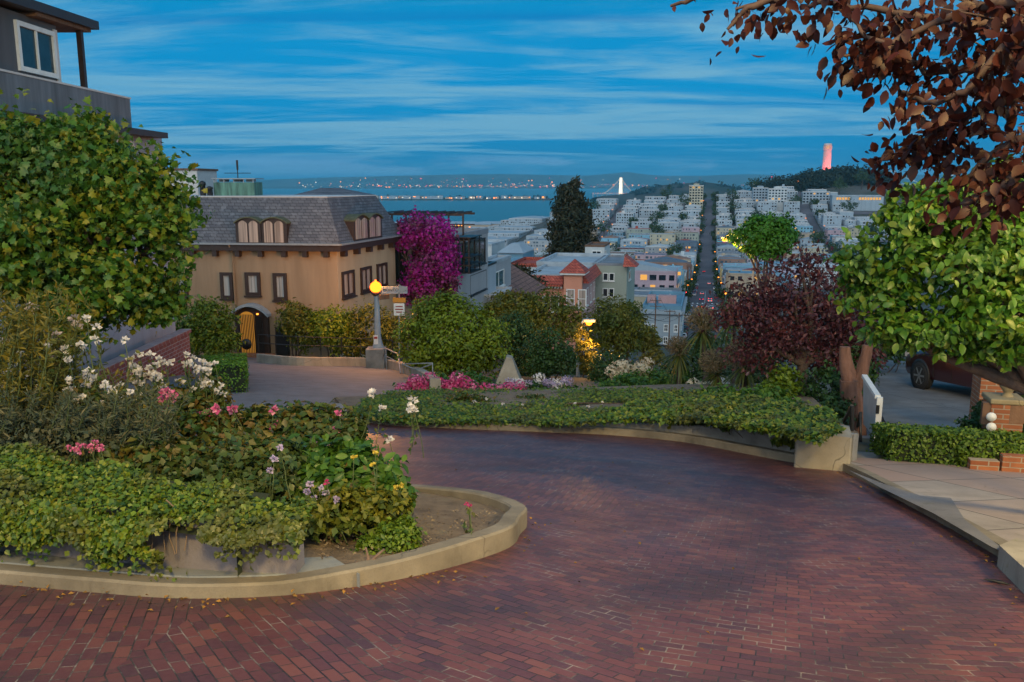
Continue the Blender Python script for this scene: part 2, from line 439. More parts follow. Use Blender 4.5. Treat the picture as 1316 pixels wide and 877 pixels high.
def concrete(name, col, joints=None, rot=0.0, stain=0.35, warm=None, bump=0.35):
    m, t, b = base_mat(name)
    g = t.n('ShaderNodeNewGeometry'); pos = g.outputs['Position']
    c = t.ramp(t.noise(pos, 1.3, 7, 0.62), [(0.32, tuple(k * (1 - stain) for k in col)), (0.66, tuple(k * 1.12 for k in col))])
    sp = t.noise(pos, 70, 3, 0.8)
    c = t.mix(t.maprange(sp, 0.5, 0.75, 0, 0.4), c, tuple(k * 0.55 for k in col))
    hh = sp
    vo = t.n('ShaderNodeTexVoronoi', feature='DISTANCE_TO_EDGE'); vo.inputs['Scale'].default_value = 0.75
    wv = t.n('ShaderNodeVectorMath', operation='MULTIPLY_ADD'); wn = t.n('ShaderNodeTexNoise'); wn.inputs['Scale'].default_value = 3.0; t.l(pos, wn.inputs['Vector'])
    t.l(wn.outputs['Color'], wv.inputs[0]); wv.inputs[1].default_value = (.35, .35, .35); t.l(pos, wv.inputs[2]); t.l(wv.outputs[0], vo.inputs['Vector'])
    crack = t.math('MULTIPLY', t.maprange(vo.outputs['Distance'], 0.0, 0.008, 1, 0), t.maprange(t.noise(pos, 0.8, 2, .5), .5, .6, 0, .8))
    c = t.mix(crack, c, tuple(k * .18 for k in col))
    c = t.mix(t.maprange(t.noise(t.mapping(pos, scale=(1, 1, .25)), 2.6, 6, .7), .56, .74, 0, .7, True), c, tuple(k * .42 for k in col))
    c = t.mix(t.maprange(t.noise(pos, 5.5, 6, .7), .60, .74, 0, .55, True), c, (col[0] * .42, col[1] * .46, col[2] * .22))
    if joints:
        br = t.n('ShaderNodeTexBrick', offset=0.0, squash=1.0)
        br.inputs['Scale'].default_value = 1.0; br.inputs['Brick Width'].default_value = joints[0]; br.inputs['Row Height'].default_value = joints[1]
        br.inputs['Mortar Size'].default_value = 0.012; br.inputs['Color1'].default_value = (0, 0, 0, 1); br.inputs['Color2'].default_value = (1, 1, 1, 1)
        t.l(t.mapping(pos, loc=(0.35, 0.4, 0), rot=(0, 0, rot)), br.inputs['Vector'])
        if warm: c = t.mix(t.maprange(br.outputs['Color'], 0.35, 0.65, 0, 0.85), c, warm)
        c = t.mix(br.outputs['Fac'], c, tuple(k * 0.22 for k in col))
        hh = t.math('SUBTRACT', t.math('MULTIPLY', sp, 0.3), br.outputs['Fac'])
    t.l(c, b.inputs['Base Color']); b.inputs['Roughness'].default_value = 0.8
    bp = t.n('ShaderNodeBump', i_Strength=bump, i_Distance=0.01); t.l(hh, bp.inputs['Height']); t.l(bp.outputs[0], b.inputs['Normal'])
    return m
M['sidewalk'] = concrete('sidewalk_concrete', (0.30, 0.27, 0.255), (1.35, 1.25), rad(-20), 0.35, (0.29, 0.205, 0.18))
M['kerb'] = concrete('kerb_concrete', (0.235, 0.205, 0.155), None, 0, .55)
M['kerb_grey'] = concrete('ledge_concrete', (0.26, 0.28, 0.29))
M['wall_conc'] = concrete('retaining_wall_concrete', (0.25, 0.245, 0.235), None, 0, 0.45)
M['wall_beige'] = concrete('beige_render', (0.33, 0.30, 0.245))
M['wall_purple'] = concrete('mauve_concrete', (0.21, 0.19, 0.205))
M['asphalt'] = concrete('asphalt_and_sheen_grey', (0.16, 0.16, 0.175), None, 0, 0.3)  # also paints the sky's grey sheen on the lower brick legs
M['drive'] = concrete('driveway_concrete', (0.16, 0.16, 0.165), (2.8, 2.4), rad(-12), 0.4)
def soil():
    m, t, b = base_mat('bare_soil')
    g = t.n('ShaderNodeNewGeometry'); pos = g.outputs['Position']
    c = t.ramp(t.noise(pos, 3.0, 8, 0.65), [(0.3, (0.09, 0.065, 0.045)), (0.55, (0.20, 0.15, 0.105)), (0.75, (0.16, 0.155, 0.10))])
    t.l(c, b.inputs['Base Color']); b.inputs['Roughness'].default_value = 0.95
    bp = t.n('ShaderNodeBump', i_Strength=0.8, i_Distance=0.03); t.l(t.noise(pos, 22, 6, 0.7), bp.inputs['Height']); t.l(bp.outputs[0], b.inputs['Normal'])
    return m
M['soil'] = soil()
def ground_mat():
    m, t, b = base_mat('city_ground')
    g = t.n('ShaderNodeNewGeometry'); pos = g.outputs['Position']
    c = t.ramp(t.noise(pos, 0.03, 6, 0.6), [(0.35, (0.035, 0.045, 0.028)), (0.5, (0.07, 0.07, 0.055)), (0.65, (0.10, 0.095, 0.085))])
    t.l(c, b.inputs['Base Color']); b.inputs['Roughness'].default_value = 0.95
    return m
M['ground'] = ground_mat()
def water_mat():
    m, t, b = base_mat('bay_water')
    g = t.n('ShaderNodeNewGeometry'); pos = g.outputs['Position']
    b.inputs['Base Color'].default_value = (0.008, 0.12, 0.15, 1); b.inputs['Roughness'].default_value = 0.35
    bp = t.n('ShaderNodeBump', i_Strength=0.35, i_Distance=1.5)
    t.l(t.noise(t.mapping(pos, scale=(1, 0.4, 1)), 0.05, 5, 0.6), bp.inputs['Height']); t.l(bp.outputs[0], b.inputs['Normal'])
    return m
M['water'] = water_mat()
def hill_mat(name, a, c2, scale):
    m, t, b = base_mat(name)
    g = t.n('ShaderNodeNewGeometry')
    t.l(t.ramp(t.noise(g.outputs['Position'], scale, 7, 0.62), [(0.35, a), (0.65, c2)]), b.inputs['Base Color'])
    b.inputs['Roughness'].default_value = 1.0; b.inputs['Specular IOR Level'].default_value = 0.1
    return m
M['far_road'] = hill_mat('city_asphalt', (.11, .105, .12), (.16, .15, .165), .05)
M['far_hill'] = hill_mat('far_hill', (0.03, 0.045, 0.03), (0.09, 0.085, 0.055), 0.0012)
M['island'] = hill_mat('island_scrub', (0.02, 0.035, 0.022), (0.10, 0.075, 0.055), 0.006)

def stucco(name, col, **k): return pmat(name, col, 0.85, k.get('var', 0.14), k.get('scale', 1.2), 0.25, 30, streak=True)
M['tan'] = stucco('tan_stucco', (0.30, 0.215, 0.14), var=.25)
M['tan2'] = stucco('pale_tan_stucco', (0.42, 0.32, 0.21))
M['grey_stucco'] = stucco('blue_grey_stucco', (0.23, 0.255, 0.32), var=0.18)
M['grey_dark'] = stucco('dark_grey_stucco', (0.085, 0.09, 0.105), var=0.25)
M['concrete_panel'] = stucco('board_concrete', (0.13, 0.155, 0.185), var=0.4, scale=3.0)
M['brown'] = pmat('dark_brown_timber', (0.035, 0.02, 0.017), 0.5, 0.3, 8)
M['black'] = pmat('black_iron', (0.012, 0.012, 0.014), 0.45, 0.2, 8)
M['white'] = pmat('white_paint', (0.72, 0.72, 0.70), 0.5, 0.1, 5)
M['offwhite'] = pmat('off_white_paint', (0.55, 0.52, 0.50), 0.55, 0.12, 5)
M['steel'] = pmat('galvanised_steel', (0.30, 0.32, 0.34), 0.5, 0.2, 10, metal=0.4)
M['pole'] = pmat('grey_painted_pole', (0.24, 0.30, 0.36), 0.5, 0.15, 6)
M['wood'] = pmat('weathered_timber', (0.16, 0.085, 0.05), 0.8, 0.4, 6, 0.4, 20, streak=True)
M['bark'] = pmat('bark', (0.085, 0.06, 0.05), 0.95, 0.5, 9, 0.9, 30, streak=True)
M['bark_red'] = pmat('reddish_stump_bark', (0.17, 0.085, 0.06), 0.95, 0.5, 7, 0.9, 22, streak=True)
M['twig'] = pmat('plum_twig', (0.06, 0.035, 0.03), 0.8, 0.3, 12)
M['stem'] = pmat('green_stem', (0.07, 0.10, 0.03), 0.7, 0.3, 12)
def slate(name, a, c, w, h):
    m, t, b = base_mat(name)
    tcn = t.n('ShaderNodeTexCoord'); o = tcn.outputs['Object']
    sx = t.n('ShaderNodeSeparateXYZ'); t.l(o, sx.inputs[0])
    cc = t.n('ShaderNodeCombineXYZ'); t.l(t.math('ADD', sx.outputs[0], sx.outputs[1]), cc.inputs[0]); t.l(sx.outputs[2], cc.inputs[1])
    br = t.n('ShaderNodeTexBrick', offset=0.5); br.inputs['Scale'].default_value = 1
    br.inputs['Brick Width'].default_value = w; br.inputs['Row Height'].default_value = h; br.inputs['Mortar Size'].default_value = h * 0.09
    br.inputs['Color1'].default_value = (*a, 1); br.inputs['Color2'].default_value = (*c, 1); br.inputs['Mortar'].default_value = (*[k * 0.4 for k in a], 1)
    t.l(cc.outputs[0], br.inputs['Vector'])
    nz = t.noise(o, 2.2, 6, 0.65)
    col = t.mix(t.maprange(nz, 0.55, 0.72, 0, 0.55), br.outputs['Color'], tuple(min(1, k * 1.9) for k in c))
    t.l(col, b.inputs['Base Color']); b.inputs['Roughness'].default_value = 0.75
    bp = t.n('ShaderNodeBump', i_Strength=0.5, i_Distance=0.02, invert=True); t.l(br.outputs['Fac'], bp.inputs['Height']); t.l(bp.outputs[0], b.inputs['Normal'])
    return m
M['slate'] = slate('grey_slate', (0.075, 0.080, 0.100), (0.125, 0.13, 0.15), 0.30, 0.16)
M['shingle'] = slate('brown_shingle', (0.16, 0.07, 0.05), (0.26, 0.13, 0.09), 0.35, 0.22)
M['red_tile'] = slate('red_roof_tile', (0.34, 0.055, 0.035), (0.45, 0.10, 0.06), 0.25, 0.3)
def brick_wall(name, a, c, mortar, w=0.22, h=0.075):
    m, t, b = base_mat(name)
    tcn = t.n('ShaderNodeTexCoord'); o = tcn.outputs['Object']
    sx = t.n('ShaderNodeSeparateXYZ'); t.l(o, sx.inputs[0])
    cc = t.n('ShaderNodeCombineXYZ'); t.l(t.math('ADD', sx.outputs[0], sx.outputs[1]), cc.inputs[0]); t.l(sx.outputs[2], cc.inputs[1])
    br = t.n('ShaderNodeTexBrick', offset=0.5); br.inputs['Scale'].default_value = 1
    br.inputs['Brick Width'].default_value = w; br.inputs['Row Height'].default_value = h; br.inputs['Mortar Size'].default_value = h * 0.1
    br.inputs['Color1'].default_value = (*a, 1); br.inputs['Color2'].default_value = (*c, 1); br.inputs['Mortar'].default_value = (*mortar, 1)
    t.l(cc.outputs[0], br.inputs['Vector'])
    t.l(t.mix(t.maprange(t.noise(o, 4, 5, 0.6), 0.4, 0.7, 0, 0.4), br.outputs['Color'], tuple(k * 0.6 for k in a)), b.inputs['Base Color'])
    b.inputs['Roughness'].default_value = 0.9
    bp = t.n('ShaderNodeBump', i_Strength=0.6, i_Distance=0.01, invert=True); t.l(br.outputs['Fac'], bp.inputs['Height']); t.l(bp.outputs[0], b.inputs['Normal'])
    return m
M['brick_wall'] = brick_wall('red_brick_wall', (0.19, 0.045, 0.05), (0.26, 0.07, 0.06), (0.30, 0.24, 0.25), 0.30, 0.125)
M['brick_pier'] = brick_wall('orange_brick', (0.24, 0.075, 0.03), (0.33, 0.12, 0.05), (0.30, 0.26, 0.20), 0.22, 0.08)
M['pane'] = glassmat('dark_glass', (0.015, 0.02, 0.025))
M['pane_dark'] = pmat('dark_window_glass', (0.02, 0.045, 0.06), .12, .3, 2, spec=.3)
M['pane_sky'] = glassmat('blue_glass', (0.05, 0.13, 0.17), 0.04)
M['pane_far'] = glassmat('far_glass', (0.06, 0.085, 0.11), .15)
M['curtain'] = glassmat('curtained_glass', curtain=(0.42, 0.44, 0.45))
M['curtain_warm'] = glassmat('blind_glass', curtain=(0.50, 0.40, 0.34))
M['lit_pane'] = emit('lit_window', (1.0, 0.50, 0.12), 0.10)
M['door_glass'] = emit('lit_door_glass', (1.0, 0.42, 0.06), 0.045)
M['sodium'] = emit('sodium_lamp', (1.0, 0.12, 0.006), 1.4)
M['globe'] = emit('lamp_globe', (1.0, 0.10, 0.006), 1.0)
M['far_lamp'] = emit('small_amber_lamp', (1.0, 0.25, 0.03), .5)
M['far_white'] = emit('small_white_lamp', (1.0, 0.80, 0.58), 0.26)
M['far_red'] = emit('small_red_lamp', (1.0, 0.05, 0.12), 0.4)
M['brake'] = emit('brake_lamp', (1.0, 0.006, 0.006), .55)
M['signal_red'] = emit('signal_red', (1.0, 0.03, 0.04), 2.4)

# leaves
M['maple'] = leafmat('maple_leaves', [(0.020, 0.070, 0.010), (0.045, 0.125, 0.014), (0.095, 0.175, 0.016), (0.21, 0.19, 0.014)], patch=(0.030, 0.095, 0.025), pscale=0.9)
M['plum'] = leafmat('purple_plum_leaves', [(0.020, 0.006, 0.007), (0.038, 0.009, 0.008), (0.065, 0.015, 0.010), (0.055, 0.020, 0.010)], 0.35, 0.5)
M['plum_dark'] = leafmat('dark_plum_leaves', [(0.030, 0.012, 0.020), (0.060, 0.018, 0.028), (0.10, 0.025, 0.030), (0.055, 0.035, 0.05)], 0.2, 0.45, (0.085, 0.022, 0.022), 0.8)
M['green_oval'] = leafmat('broad_green_leaves', [(0.032, 0.11, 0.012), (0.060, 0.16, 0.014), (0.095, 0.20, 0.016), (0.14, 0.18, 0.022)], 0.3, 0.4, (0.07, 0.15, 0.03), 1.4)
M['bright'] = leafmat('bright_green_leaves', [(0.035, 0.12, 0.010), (0.060, 0.19, 0.012), (0.085, 0.22, 0.016)], 0.2, 0.5)
M['conifer'] = leafmat('dark_conifer_needles', [(0.018, 0.028, 0.014), (0.035, 0.042, 0.018), (0.075, 0.055, 0.025)], 0.1, 0.7)
M['shrub_lime'] = leafmat('yellow_green_leaves', [(0.09, 0.15, 0.008), (0.16, 0.23, 0.010), (0.24, 0.29, 0.012)], 0.25, 0.5, (0.08, 0.13, 0.010), 0.7)
M['shrub_dark'] = leafmat('dark_green_leaves', [(0.016, 0.045, 0.012), (0.030, 0.080, 0.018), (0.055, 0.11, 0.022)], 0.2, 0.5, (0.035, 0.075, 0.030), 0.8)
M['shrub_olive'] = leafmat('olive_leaves', [(0.055, 0.08, 0.008), (0.11, 0.125, 0.010), (0.17, 0.16, 0.014)], 0.2, 0.5, (0.05, 0.095, 0.014), 0.6)
M['hedge'] = leafmat('box_leaves', [(0.045, 0.10, 0.010), (0.095, 0.16, 0.012), (0.15, 0.22, 0.016)], 0.2, 0.45)
M['clipped'] = leafmat('clipped_hedge_leaves', [(0.06, 0.15, 0.008), (0.10, 0.21, 0.010), (0.13, 0.24, 0.012)], 0.2, 0.5)
M['ivy'] = leafmat('ivy_leaves', [(0.025, 0.065, 0.010), (0.060, 0.12, 0.012), (0.12, 0.19, 0.014), (0.19, 0.20, 0.018)], 0.2, 0.38, (0.075, 0.075, 0.02), 1.6)
M['broom'] = leafmat('broom_leaves', [(0.060, 0.070, 0.010), (0.115, 0.105, 0.012), (0.20, 0.15, 0.012)], 0.25, 0.5, (0.05, 0.09, 0.025), 1.0)
M['grey_leaf'] = leafmat('grey_green_leaves', [(0.035, 0.055, 0.035), (0.065, 0.085, 0.050), (0.11, 0.10, 0.045)], 0.2, 0.6)
M['rose_leaf'] = leafmat('rose_leaves', [(0.030, 0.065, 0.018), (0.055, 0.105, 0.022), (0.12, 0.12, 0.020), (0.15, 0.085, 0.02)], 0.25, 0.42, (0.045, 0.08, 0.02), 1.3)
M['hydr_leaf'] = leafmat('hydrangea_leaves', [(0.030, 0.085, 0.012), (0.055, 0.135, 0.016), (0.10, 0.18, 0.020)], 0.25, 0.4)
M['bough'] = leafmat('bougainvillea_bracts', [(0.22, 0.008, 0.18), (0.40, 0.012, 0.32), (0.46, 0.03, 0.34), (0.045, 0.05, 0.015)], 0.3, 0.6, (0.05, 0.045, 0.014), 0.55)
M['cordy'] = leafmat('cordyline_blades', [(0.050, 0.080, 0.015), (0.10, 0.12, 0.020), (0.16, 0.15, 0.03)], 0.2, 0.45)
M['cordy_dead'] = leafmat('dry_flower_plume', [(0.16, 0.12, 0.06), (0.24, 0.18, 0.10), (0.30, 0.24, 0.15)], 0.2, 0.8)
M['far_leaf'] = leafmat('far_tree_leaves', [(0.020, 0.045, 0.014), (0.040, 0.075, 0.018), (0.065, 0.085, 0.02)], 0.1, 0.7)
M['hill_leaf'] = leafmat('hill_tree_leaves', [(0.010, 0.020, 0.012), (0.022, 0.034, 0.018), (0.035, 0.040, 0.02)], 0.1, 0.8)
M['amber_leaf'] = leafmat('yellow_and_lamplit_leaves', [(0.08, 0.09, 0.012), (0.13, 0.13, 0.016), (0.18, 0.15, 0.02)], 0.25, 0.5)  # lamplight's amber is put into these leaf colours
M['p_white'] = leafmat('white_petals', [(0.66, 0.62, 0.60), (0.80, 0.77, 0.74)], 0.3, 0.6)
M['p_blush'] = leafmat('blush_petals', [(0.55, 0.44, 0.42), (0.74, 0.62, 0.55)], 0.3, 0.6)
M['p_pink'] = leafmat('pink_petals', [(0.48, 0.06, 0.20), (0.66, 0.14, 0.32), (0.70, 0.30, 0.42)], 0.3, 0.6)
M['p_hot'] = leafmat('magenta_petals', [(0.40, 0.015, 0.10), (0.60, 0.04, 0.20), (0.62, 0.12, 0.28)], 0.3, 0.6)
M['p_lilac'] = leafmat('lilac_petals', [(0.36, 0.28, 0.48), (0.55, 0.46, 0.60)], 0.3, 0.6)
M['p_yellow'] = leafmat('yellow_petals', [(0.60, 0.42, 0.03), (0.70, 0.55, 0.10)], 0.3, 0.6)
M['p_cream'] = leafmat('cream_petals', [(0.55, 0.48, 0.33), (0.68, 0.62, 0.48)], 0.3, 0.7)

# ------------------------------------------------------------------ terrain and water
def grid_terrain():
    us = np.concatenate([np.arange(-60, 185, 20), np.arange(185, 1500, 12), np.arange(1500, 2000, 25), np.arange(2000, 2300, 50), [3000]])
    vs = np.concatenate([np.arange(-2600, -500, 150), np.arange(-500, 560, 12), np.arange(560, 2600, 150)])
    UU, VV = np.meshgrid(us, vs, indexing='ij')
    Z = terrain(VV, UU) - 0.0
    X = CA * VV + SA * UU; Y = -SA * VV + CA * UU
    a, b = UU.shape
    idx = np.arange(a * b).reshape(a, b)
    Fq = np.stack([idx[:-1, :-1], idx[:-1, 1:], idx[1:, 1:], idx[1:, :-1]], axis=-1).reshape(-1, 4)
    o = np_mesh('ground', np.stack([X, Y, Z], axis=-1).reshape(-1, 3), Fq, M['ground'], smooth=True)
    return tag(o, 'hillside ground falling to the bay and rising again beyond', kind='structure')
PU[0:1] = -60; PZ[0] = -1.36
PU = np.insert(PU, 1, -3.0); PZ = np.insert(PZ, 1, -1.36)
grid_terrain()
mb = MB(); mb.add([(-30000, -300, -92), (30000, -300, -92), (30000, 15200, -92), (-30000, 15200, -92)], [(0, 1, 2, 3)])
tag(mb.build('water', M['water']), 'teal bay water', kind='structure')

def sheet(name, poly, mat, lift, label=None):
    mb = MB(); n = len(poly)
    A = sum(poly[i][0] * poly[(i + 1) % n][1] - poly[(i + 1) % n][0] * poly[i][1] for i in range(n))
    if A < 0: poly = poly[::-1]
    mb.add([(x, y, gz(x, y) + lift) for x, y in poly], [tuple(range(n))])
    return tag(mb.build(name, mat), label, kind='structure')
sheet('road', [(-10, -2.2), (5.4, -2.2), (5.4, 13.2), (4.0, 16.8), (-10, 16.8)], M['brick_road'], 0.004, 'red brick crooked road')
# lower brick legs, the sky's grey sheen put into their colour, and the terrace opening off the left hairpin
sheet('lower_road', [(-16, 16.8), (9.2, 16.8), (9.2, 27.5), (2.0, 29.5), (-3.5, 33), (-5.6, 43.3), (-16, 45.0)], M['asphalt'], 0.006, 'grey paving of the left hairpin')

def smooth_poly(pts, k=4):
    """Catmull-Rom through open list of 2D points"""
    P = [Vector((p[0], p[1])) for p in pts]; out = []
    for i in range(len(P) - 1):
        p0, p1, p2, p3 = P[max(i - 1, 0)], P[i], P[i + 1], P[min(i + 2, len(P) - 1)]
        for j in range(k):
            t = j / k
            out.append(0.5 * ((2 * p1) + (p2 - p0) * t + (2 * p0 - 5 * p1 + 4 * p2 - p3) * t * t + (3 * p1 - p0 - 3 * p2 + p3) * t ** 3))
    out.append(P[-1]); return [(q.x, q.y) for q in out]
def offset(pts, d):
    out = []; n = len(pts)
    for i in range(n):
        a = Vector(pts[max(i - 1, 0)]); b = Vector(pts[min(i + 1, n - 1)]); t = (b - a).normalized()
        out.append((pts[i][0] - t.y * d, pts[i][1] + t.x * d))
    return out
def strip(mb, pts, w, z0, z1, mi=0, bev=0.0):
    """a kerb or wall: a band of width w to the left of the line, from lift z0 to z1 above the slope"""
    inn = offset(pts, w); n = len(pts)
    f1 = z1 if callable(z1) else (lambda i: z1)
    if bev:
        o2, i2 = offset(pts, bev), offset(pts, w - bev)
        rows = [(pts, z0, 0), (pts, None, -bev), (o2, None, 0), (i2, None, 0), (inn, None, -bev), (inn, z0, 0)]
    else: rows = [(pts, z0, 0), (pts, None, 0), (inn, None, 0), (inn, z0, 0)]
    vs = []
    for L, z, dz in rows:
        for i, p in enumerate(L): vs.append((p[0], p[1], gz(*p) + (z if z is not None else f1(i) + dz)))
    k = len(rows)
    fs = [(r * n + i, r * n + i + 1, (r + 1) * n + i + 1, (r + 1) * n + i) for r in range(k - 1) for i in range(n - 1)]
    fs += [tuple(r * n for r in range(k)), tuple(r * n + n - 1 for r in reversed(range(k)))]
    mb.add(vs, fs, mi); return inn
def g2(px, py, lift=0.0): p = gp(px, py, lift); return (p.x, p.y)

# ---- first planted bed: kerb around its tip
front = [g2(-160, 738), g2(0, 752), g2(128, 763), g2(204, 769), g2(280, 770), g2(380, 765), g2(470, 753), g2(530, 742), g2(590, 727), g2(640, 711)]
tip = [g2(661, 700), g2(668, 688), (0.13, 8.0), (-0.28, 8.62), (-1.1, 9.15)]
back = [(-2.4, 9.75), (-4.5, 10.6), (-7.5, 11.6)]
line1 = smooth_poly(front + tip + back, 5)
mb = MB(); in1 = strip(mb, line1, 0.17, -0.05, lambda i: 0.105 + 0.085 * max(0., min(1., (line1[i][0] + 1.6) / 1.3)), 0, 0.018)
tag(mb.build('kerb', M['kerb'], loc=(0, 7, -3)), 'worn concrete kerb curving round the tip of the first bed', 'kerb')
mb = MB(); pl = [p for p in in1]
mb.prism(pl + [(-9.5, 11.6), (-9.5, 5.6)], lambda x, y: gz(x, y) - 0.1, lambda x, y: gz(x, y) + 0.095)
tag(mb.build('planting_bed', M['soil'], loc=(0, 7, -3)), 'bare brown soil of the first bed inside the kerb', kind='structure')
# grey ledge between kerb and wall
wl = [g2(-160, 690, .11), g2(0, 708, .11), g2(150, 723, .11), g2(280, 734, .11), g2(381, 738, .11)]
wl = smooth_poly(wl, 4)
mb = MB(); lower = [p for p in in1 if p[0] < -1.22 and p[1] < 6.6]
low_s = sorted(lower, key=lambda p: p[0])
poly = low_s + [g2(462, 728, .17), g2(426, 706, .17), g2(384, 708, .17)] + [(p[0], p[1] + 0.06) for p in wl[::-1]]
mb.prism(poly, lambda x, y: gz(x, y) - 0.05, lambda x, y: gz(x, y) + 0.112)
tag(mb.build('ledge', M['kerb_grey'], loc=(-2, 6, -2.8)), 'blue grey concrete ledge between yellowed kerb and ivy wall', 'ledge')
mb = MB(); strip(mb, wl, 0.26, -0.05, lambda i: 0.44 + 0.10 * (1 - i / len(wl)), 0, 0.015)
tag(mb.build('retaining_wall', M['wall_purple'], loc=(-2, 6, -2.8)), 'low concrete garden wall half buried under ivy', 'wall')

# ---- second bed: kerb, wall and ivy-topped soil
w2 = [(-4.3, 18.6), (-3.9, 17.6), (-3.3, 16.7), g2(500, 547), g2(600, 552), g2(700, 556), g2(790, 560), g2(880, 569), g2(960, 584), g2(1030, 597), g2(1088, 605)]
l2 = smooth_poly(w2, 4)
mb = MB(); in2 = strip(mb, l2, 0.22, -0.05, 0.14, 0, 0.02)
tag(mb.build('kerb', M['kerb'], loc=(0, 15, -4.5)), 'pale kerb along the foot of the wall across the road', 'kerb')
nn = len(in2)
mb = MB(); in2w = strip(mb, in2, 0.24, -0.05, lambda i: 0.13 + 0.42 * max(0.0, min(1.0, (i / nn - 0.50) / 0.42)), 0, 0.015)
tag(mb.build('retaining_wall', M['wall_conc'], loc=(0, 15, -4.5)), 'grey concrete wall behind the road bend with ivy spilling over it', 'wall')
mb = MB()
mb.prism(in2w + [(5.6, 14.2), (6.6, 18.0), (8.0, 23.5), (4.6, 25.2), (1.0, 23.9), (-2.6, 22.6), (-4.4, 20.6)], lambda x, y: gz(x, y) - 0.1, lambda x, y: gz(x, y) + 0.11 + 0.085 * max(0, x))
tag(mb.build('planting_bed', M['soil'], loc=(0, 18, -5)), 'soil of the second bed under ground cover', kind='structure')
# beige end block of the wall
e0 = Vector((*g2(1020, 601), 0)); e1 = Vector((*g2(1092, 607), 0))
mb = MB(); d = (e1 - e0).normalized(); nrm = Vector((-d.y, d.x, 0))
P = [e0, e1, e1 + nrm * 0.9, e0 + nrm * 0.7]
mb.prism([(p.x, p.y) for p in P], lambda x, y: gz(x, y) - 0.05, lambda x, y: gz(x, y) + 0.56 + .12 * (y - e0.y))
o = mb.build('wall_end', M['wall_beige'], loc=tuple(e0), bevel=0.03); tag(o, 'beige rendered wall end block by the stair rail', 'wall')

# ---- pavement on the right
kline = [g2(1058, 596), g2(1100, 614), g2(1150, 641), g2(1200, 668), g2(1250, 697), g2(1290, 722), g2(1330, 757), (4.15, 5.4), (4.3, 3.4), (4.6, 1.0), (4.8, -1.8)]
kl = smooth_poly(kline, 4)[::-1]
mb = MB(); ins = strip(mb, kl, -0.14, -0.05, 0.125, 0, 0.0)
tag(mb.build('kerb', M['kerb'], loc=(4.5, 9, -3.8)), 'yellowish kerb of the right hand pavement', 'kerb')
mb = MB()
inn = offset(kl, -0.14)
mb.prism(inn + [(5.35, 12.95), (6.0, 12.9), (7.9, 12.5), (10.5, 11.7), (10.5, -1.8)], lambda x, y: gz(x, y) - 0.05, lambda x, y: gz(x, y) + 0.119)
tag(mb.build('sidewalk', M['sidewalk'], loc=(6, 9, -3.6)), 'concrete pavement of grey and pinkish slabs', kind='structure')
# pale kerb return at the edge of the frame
q = [g2(1283, 712, .12), g2(1306, 702, .12), g2(1345, 716, .12), g2(1380, 770, .12), g2(1330, 757, .12)]
mb = MB(); mb.prism(q, lambda x, y: gz(x, y), lambda x, y: gz(x, y) + 0.20)
tag(mb.build('kerb_ramp', M['wall_beige'], loc=(4.6, 7, -3.2), bevel=0.03), 'pale concrete kerb return at the near end of the pavement', 'kerb')
# dark asphalt gutter patch on the pavement
sheet('patch', [g2(1090, 604, .127), g2(1130, 620, .127), g2(1183, 637, .127), g2(1222, 640, .127), g2(1240, 668, .127), g2(1298, 712, .127), g2(1276, 704, .127), g2(1200, 660, .127), g2(1130, 626, .127)], M['asphalt'], 0.127, 'dark asphalt patch in the pavement')

# ---- driveway behind the box hedge
def dz_(x, y): return -4.36 - 0.105 * (y - 13.2) - 0.02 * (x - 6)
mb = MB(); mb.prism([(6.05, 13.8), (10.9, 12.75), (19, 13.0), (19, 30), (11.5, 30), (8.7, 20), (7.3, 16)], lambda x, y: dz_(x, y) - 2.5, dz_)
tag(mb.build('driveway', M['drive'], loc=(10, 18, -5)), 'shaded concrete driveway behind the hedge', kind='structure')
# loose sweepings on the brick

# ------------------------------------------------------------------ buildings near by
ZV = Vector((0, 0, 1))
class Face:
    """a vertical wall plane: a runs along it, b up, c outward"""
    def __init__(s, P, Q):
        s.P = Vector((P[0], P[1], 0)); e = Vector((Q[0] - P[0], Q[1] - P[1], 0)); s.L = e.length
        s.e = e.normalized(); s.n = Vector((s.e.y, -s.e.x, 0))       # outward when walking with the outside on the right
    def w(s, a, b, c=0.0): return s.P + s.e * a + ZV * b + s.n * c
    def hit(s, px, py):
        d = ray(px, py); t = s.P.dot(s.n) / d.dot(s.n); p = d * t
        return (p - s.P).dot(s.e), p.z
    def box(s, mb, a0, a1, b0, b1, c0, c1, mi=0):
        mb.box(s.w((a0 + a1) / 2, (b0 + b1) / 2, (c0 + c1) / 2), (a1 - a0, abs(c1 - c0), b1 - b0), mi, s.e, s.n, ZV)
    def rect(s, x0, y0, x1, y1):
        a0, b1 = s.hit(x0, y0); a1, b0 = s.hit(x1, y1); return a0, a1, b0, b1
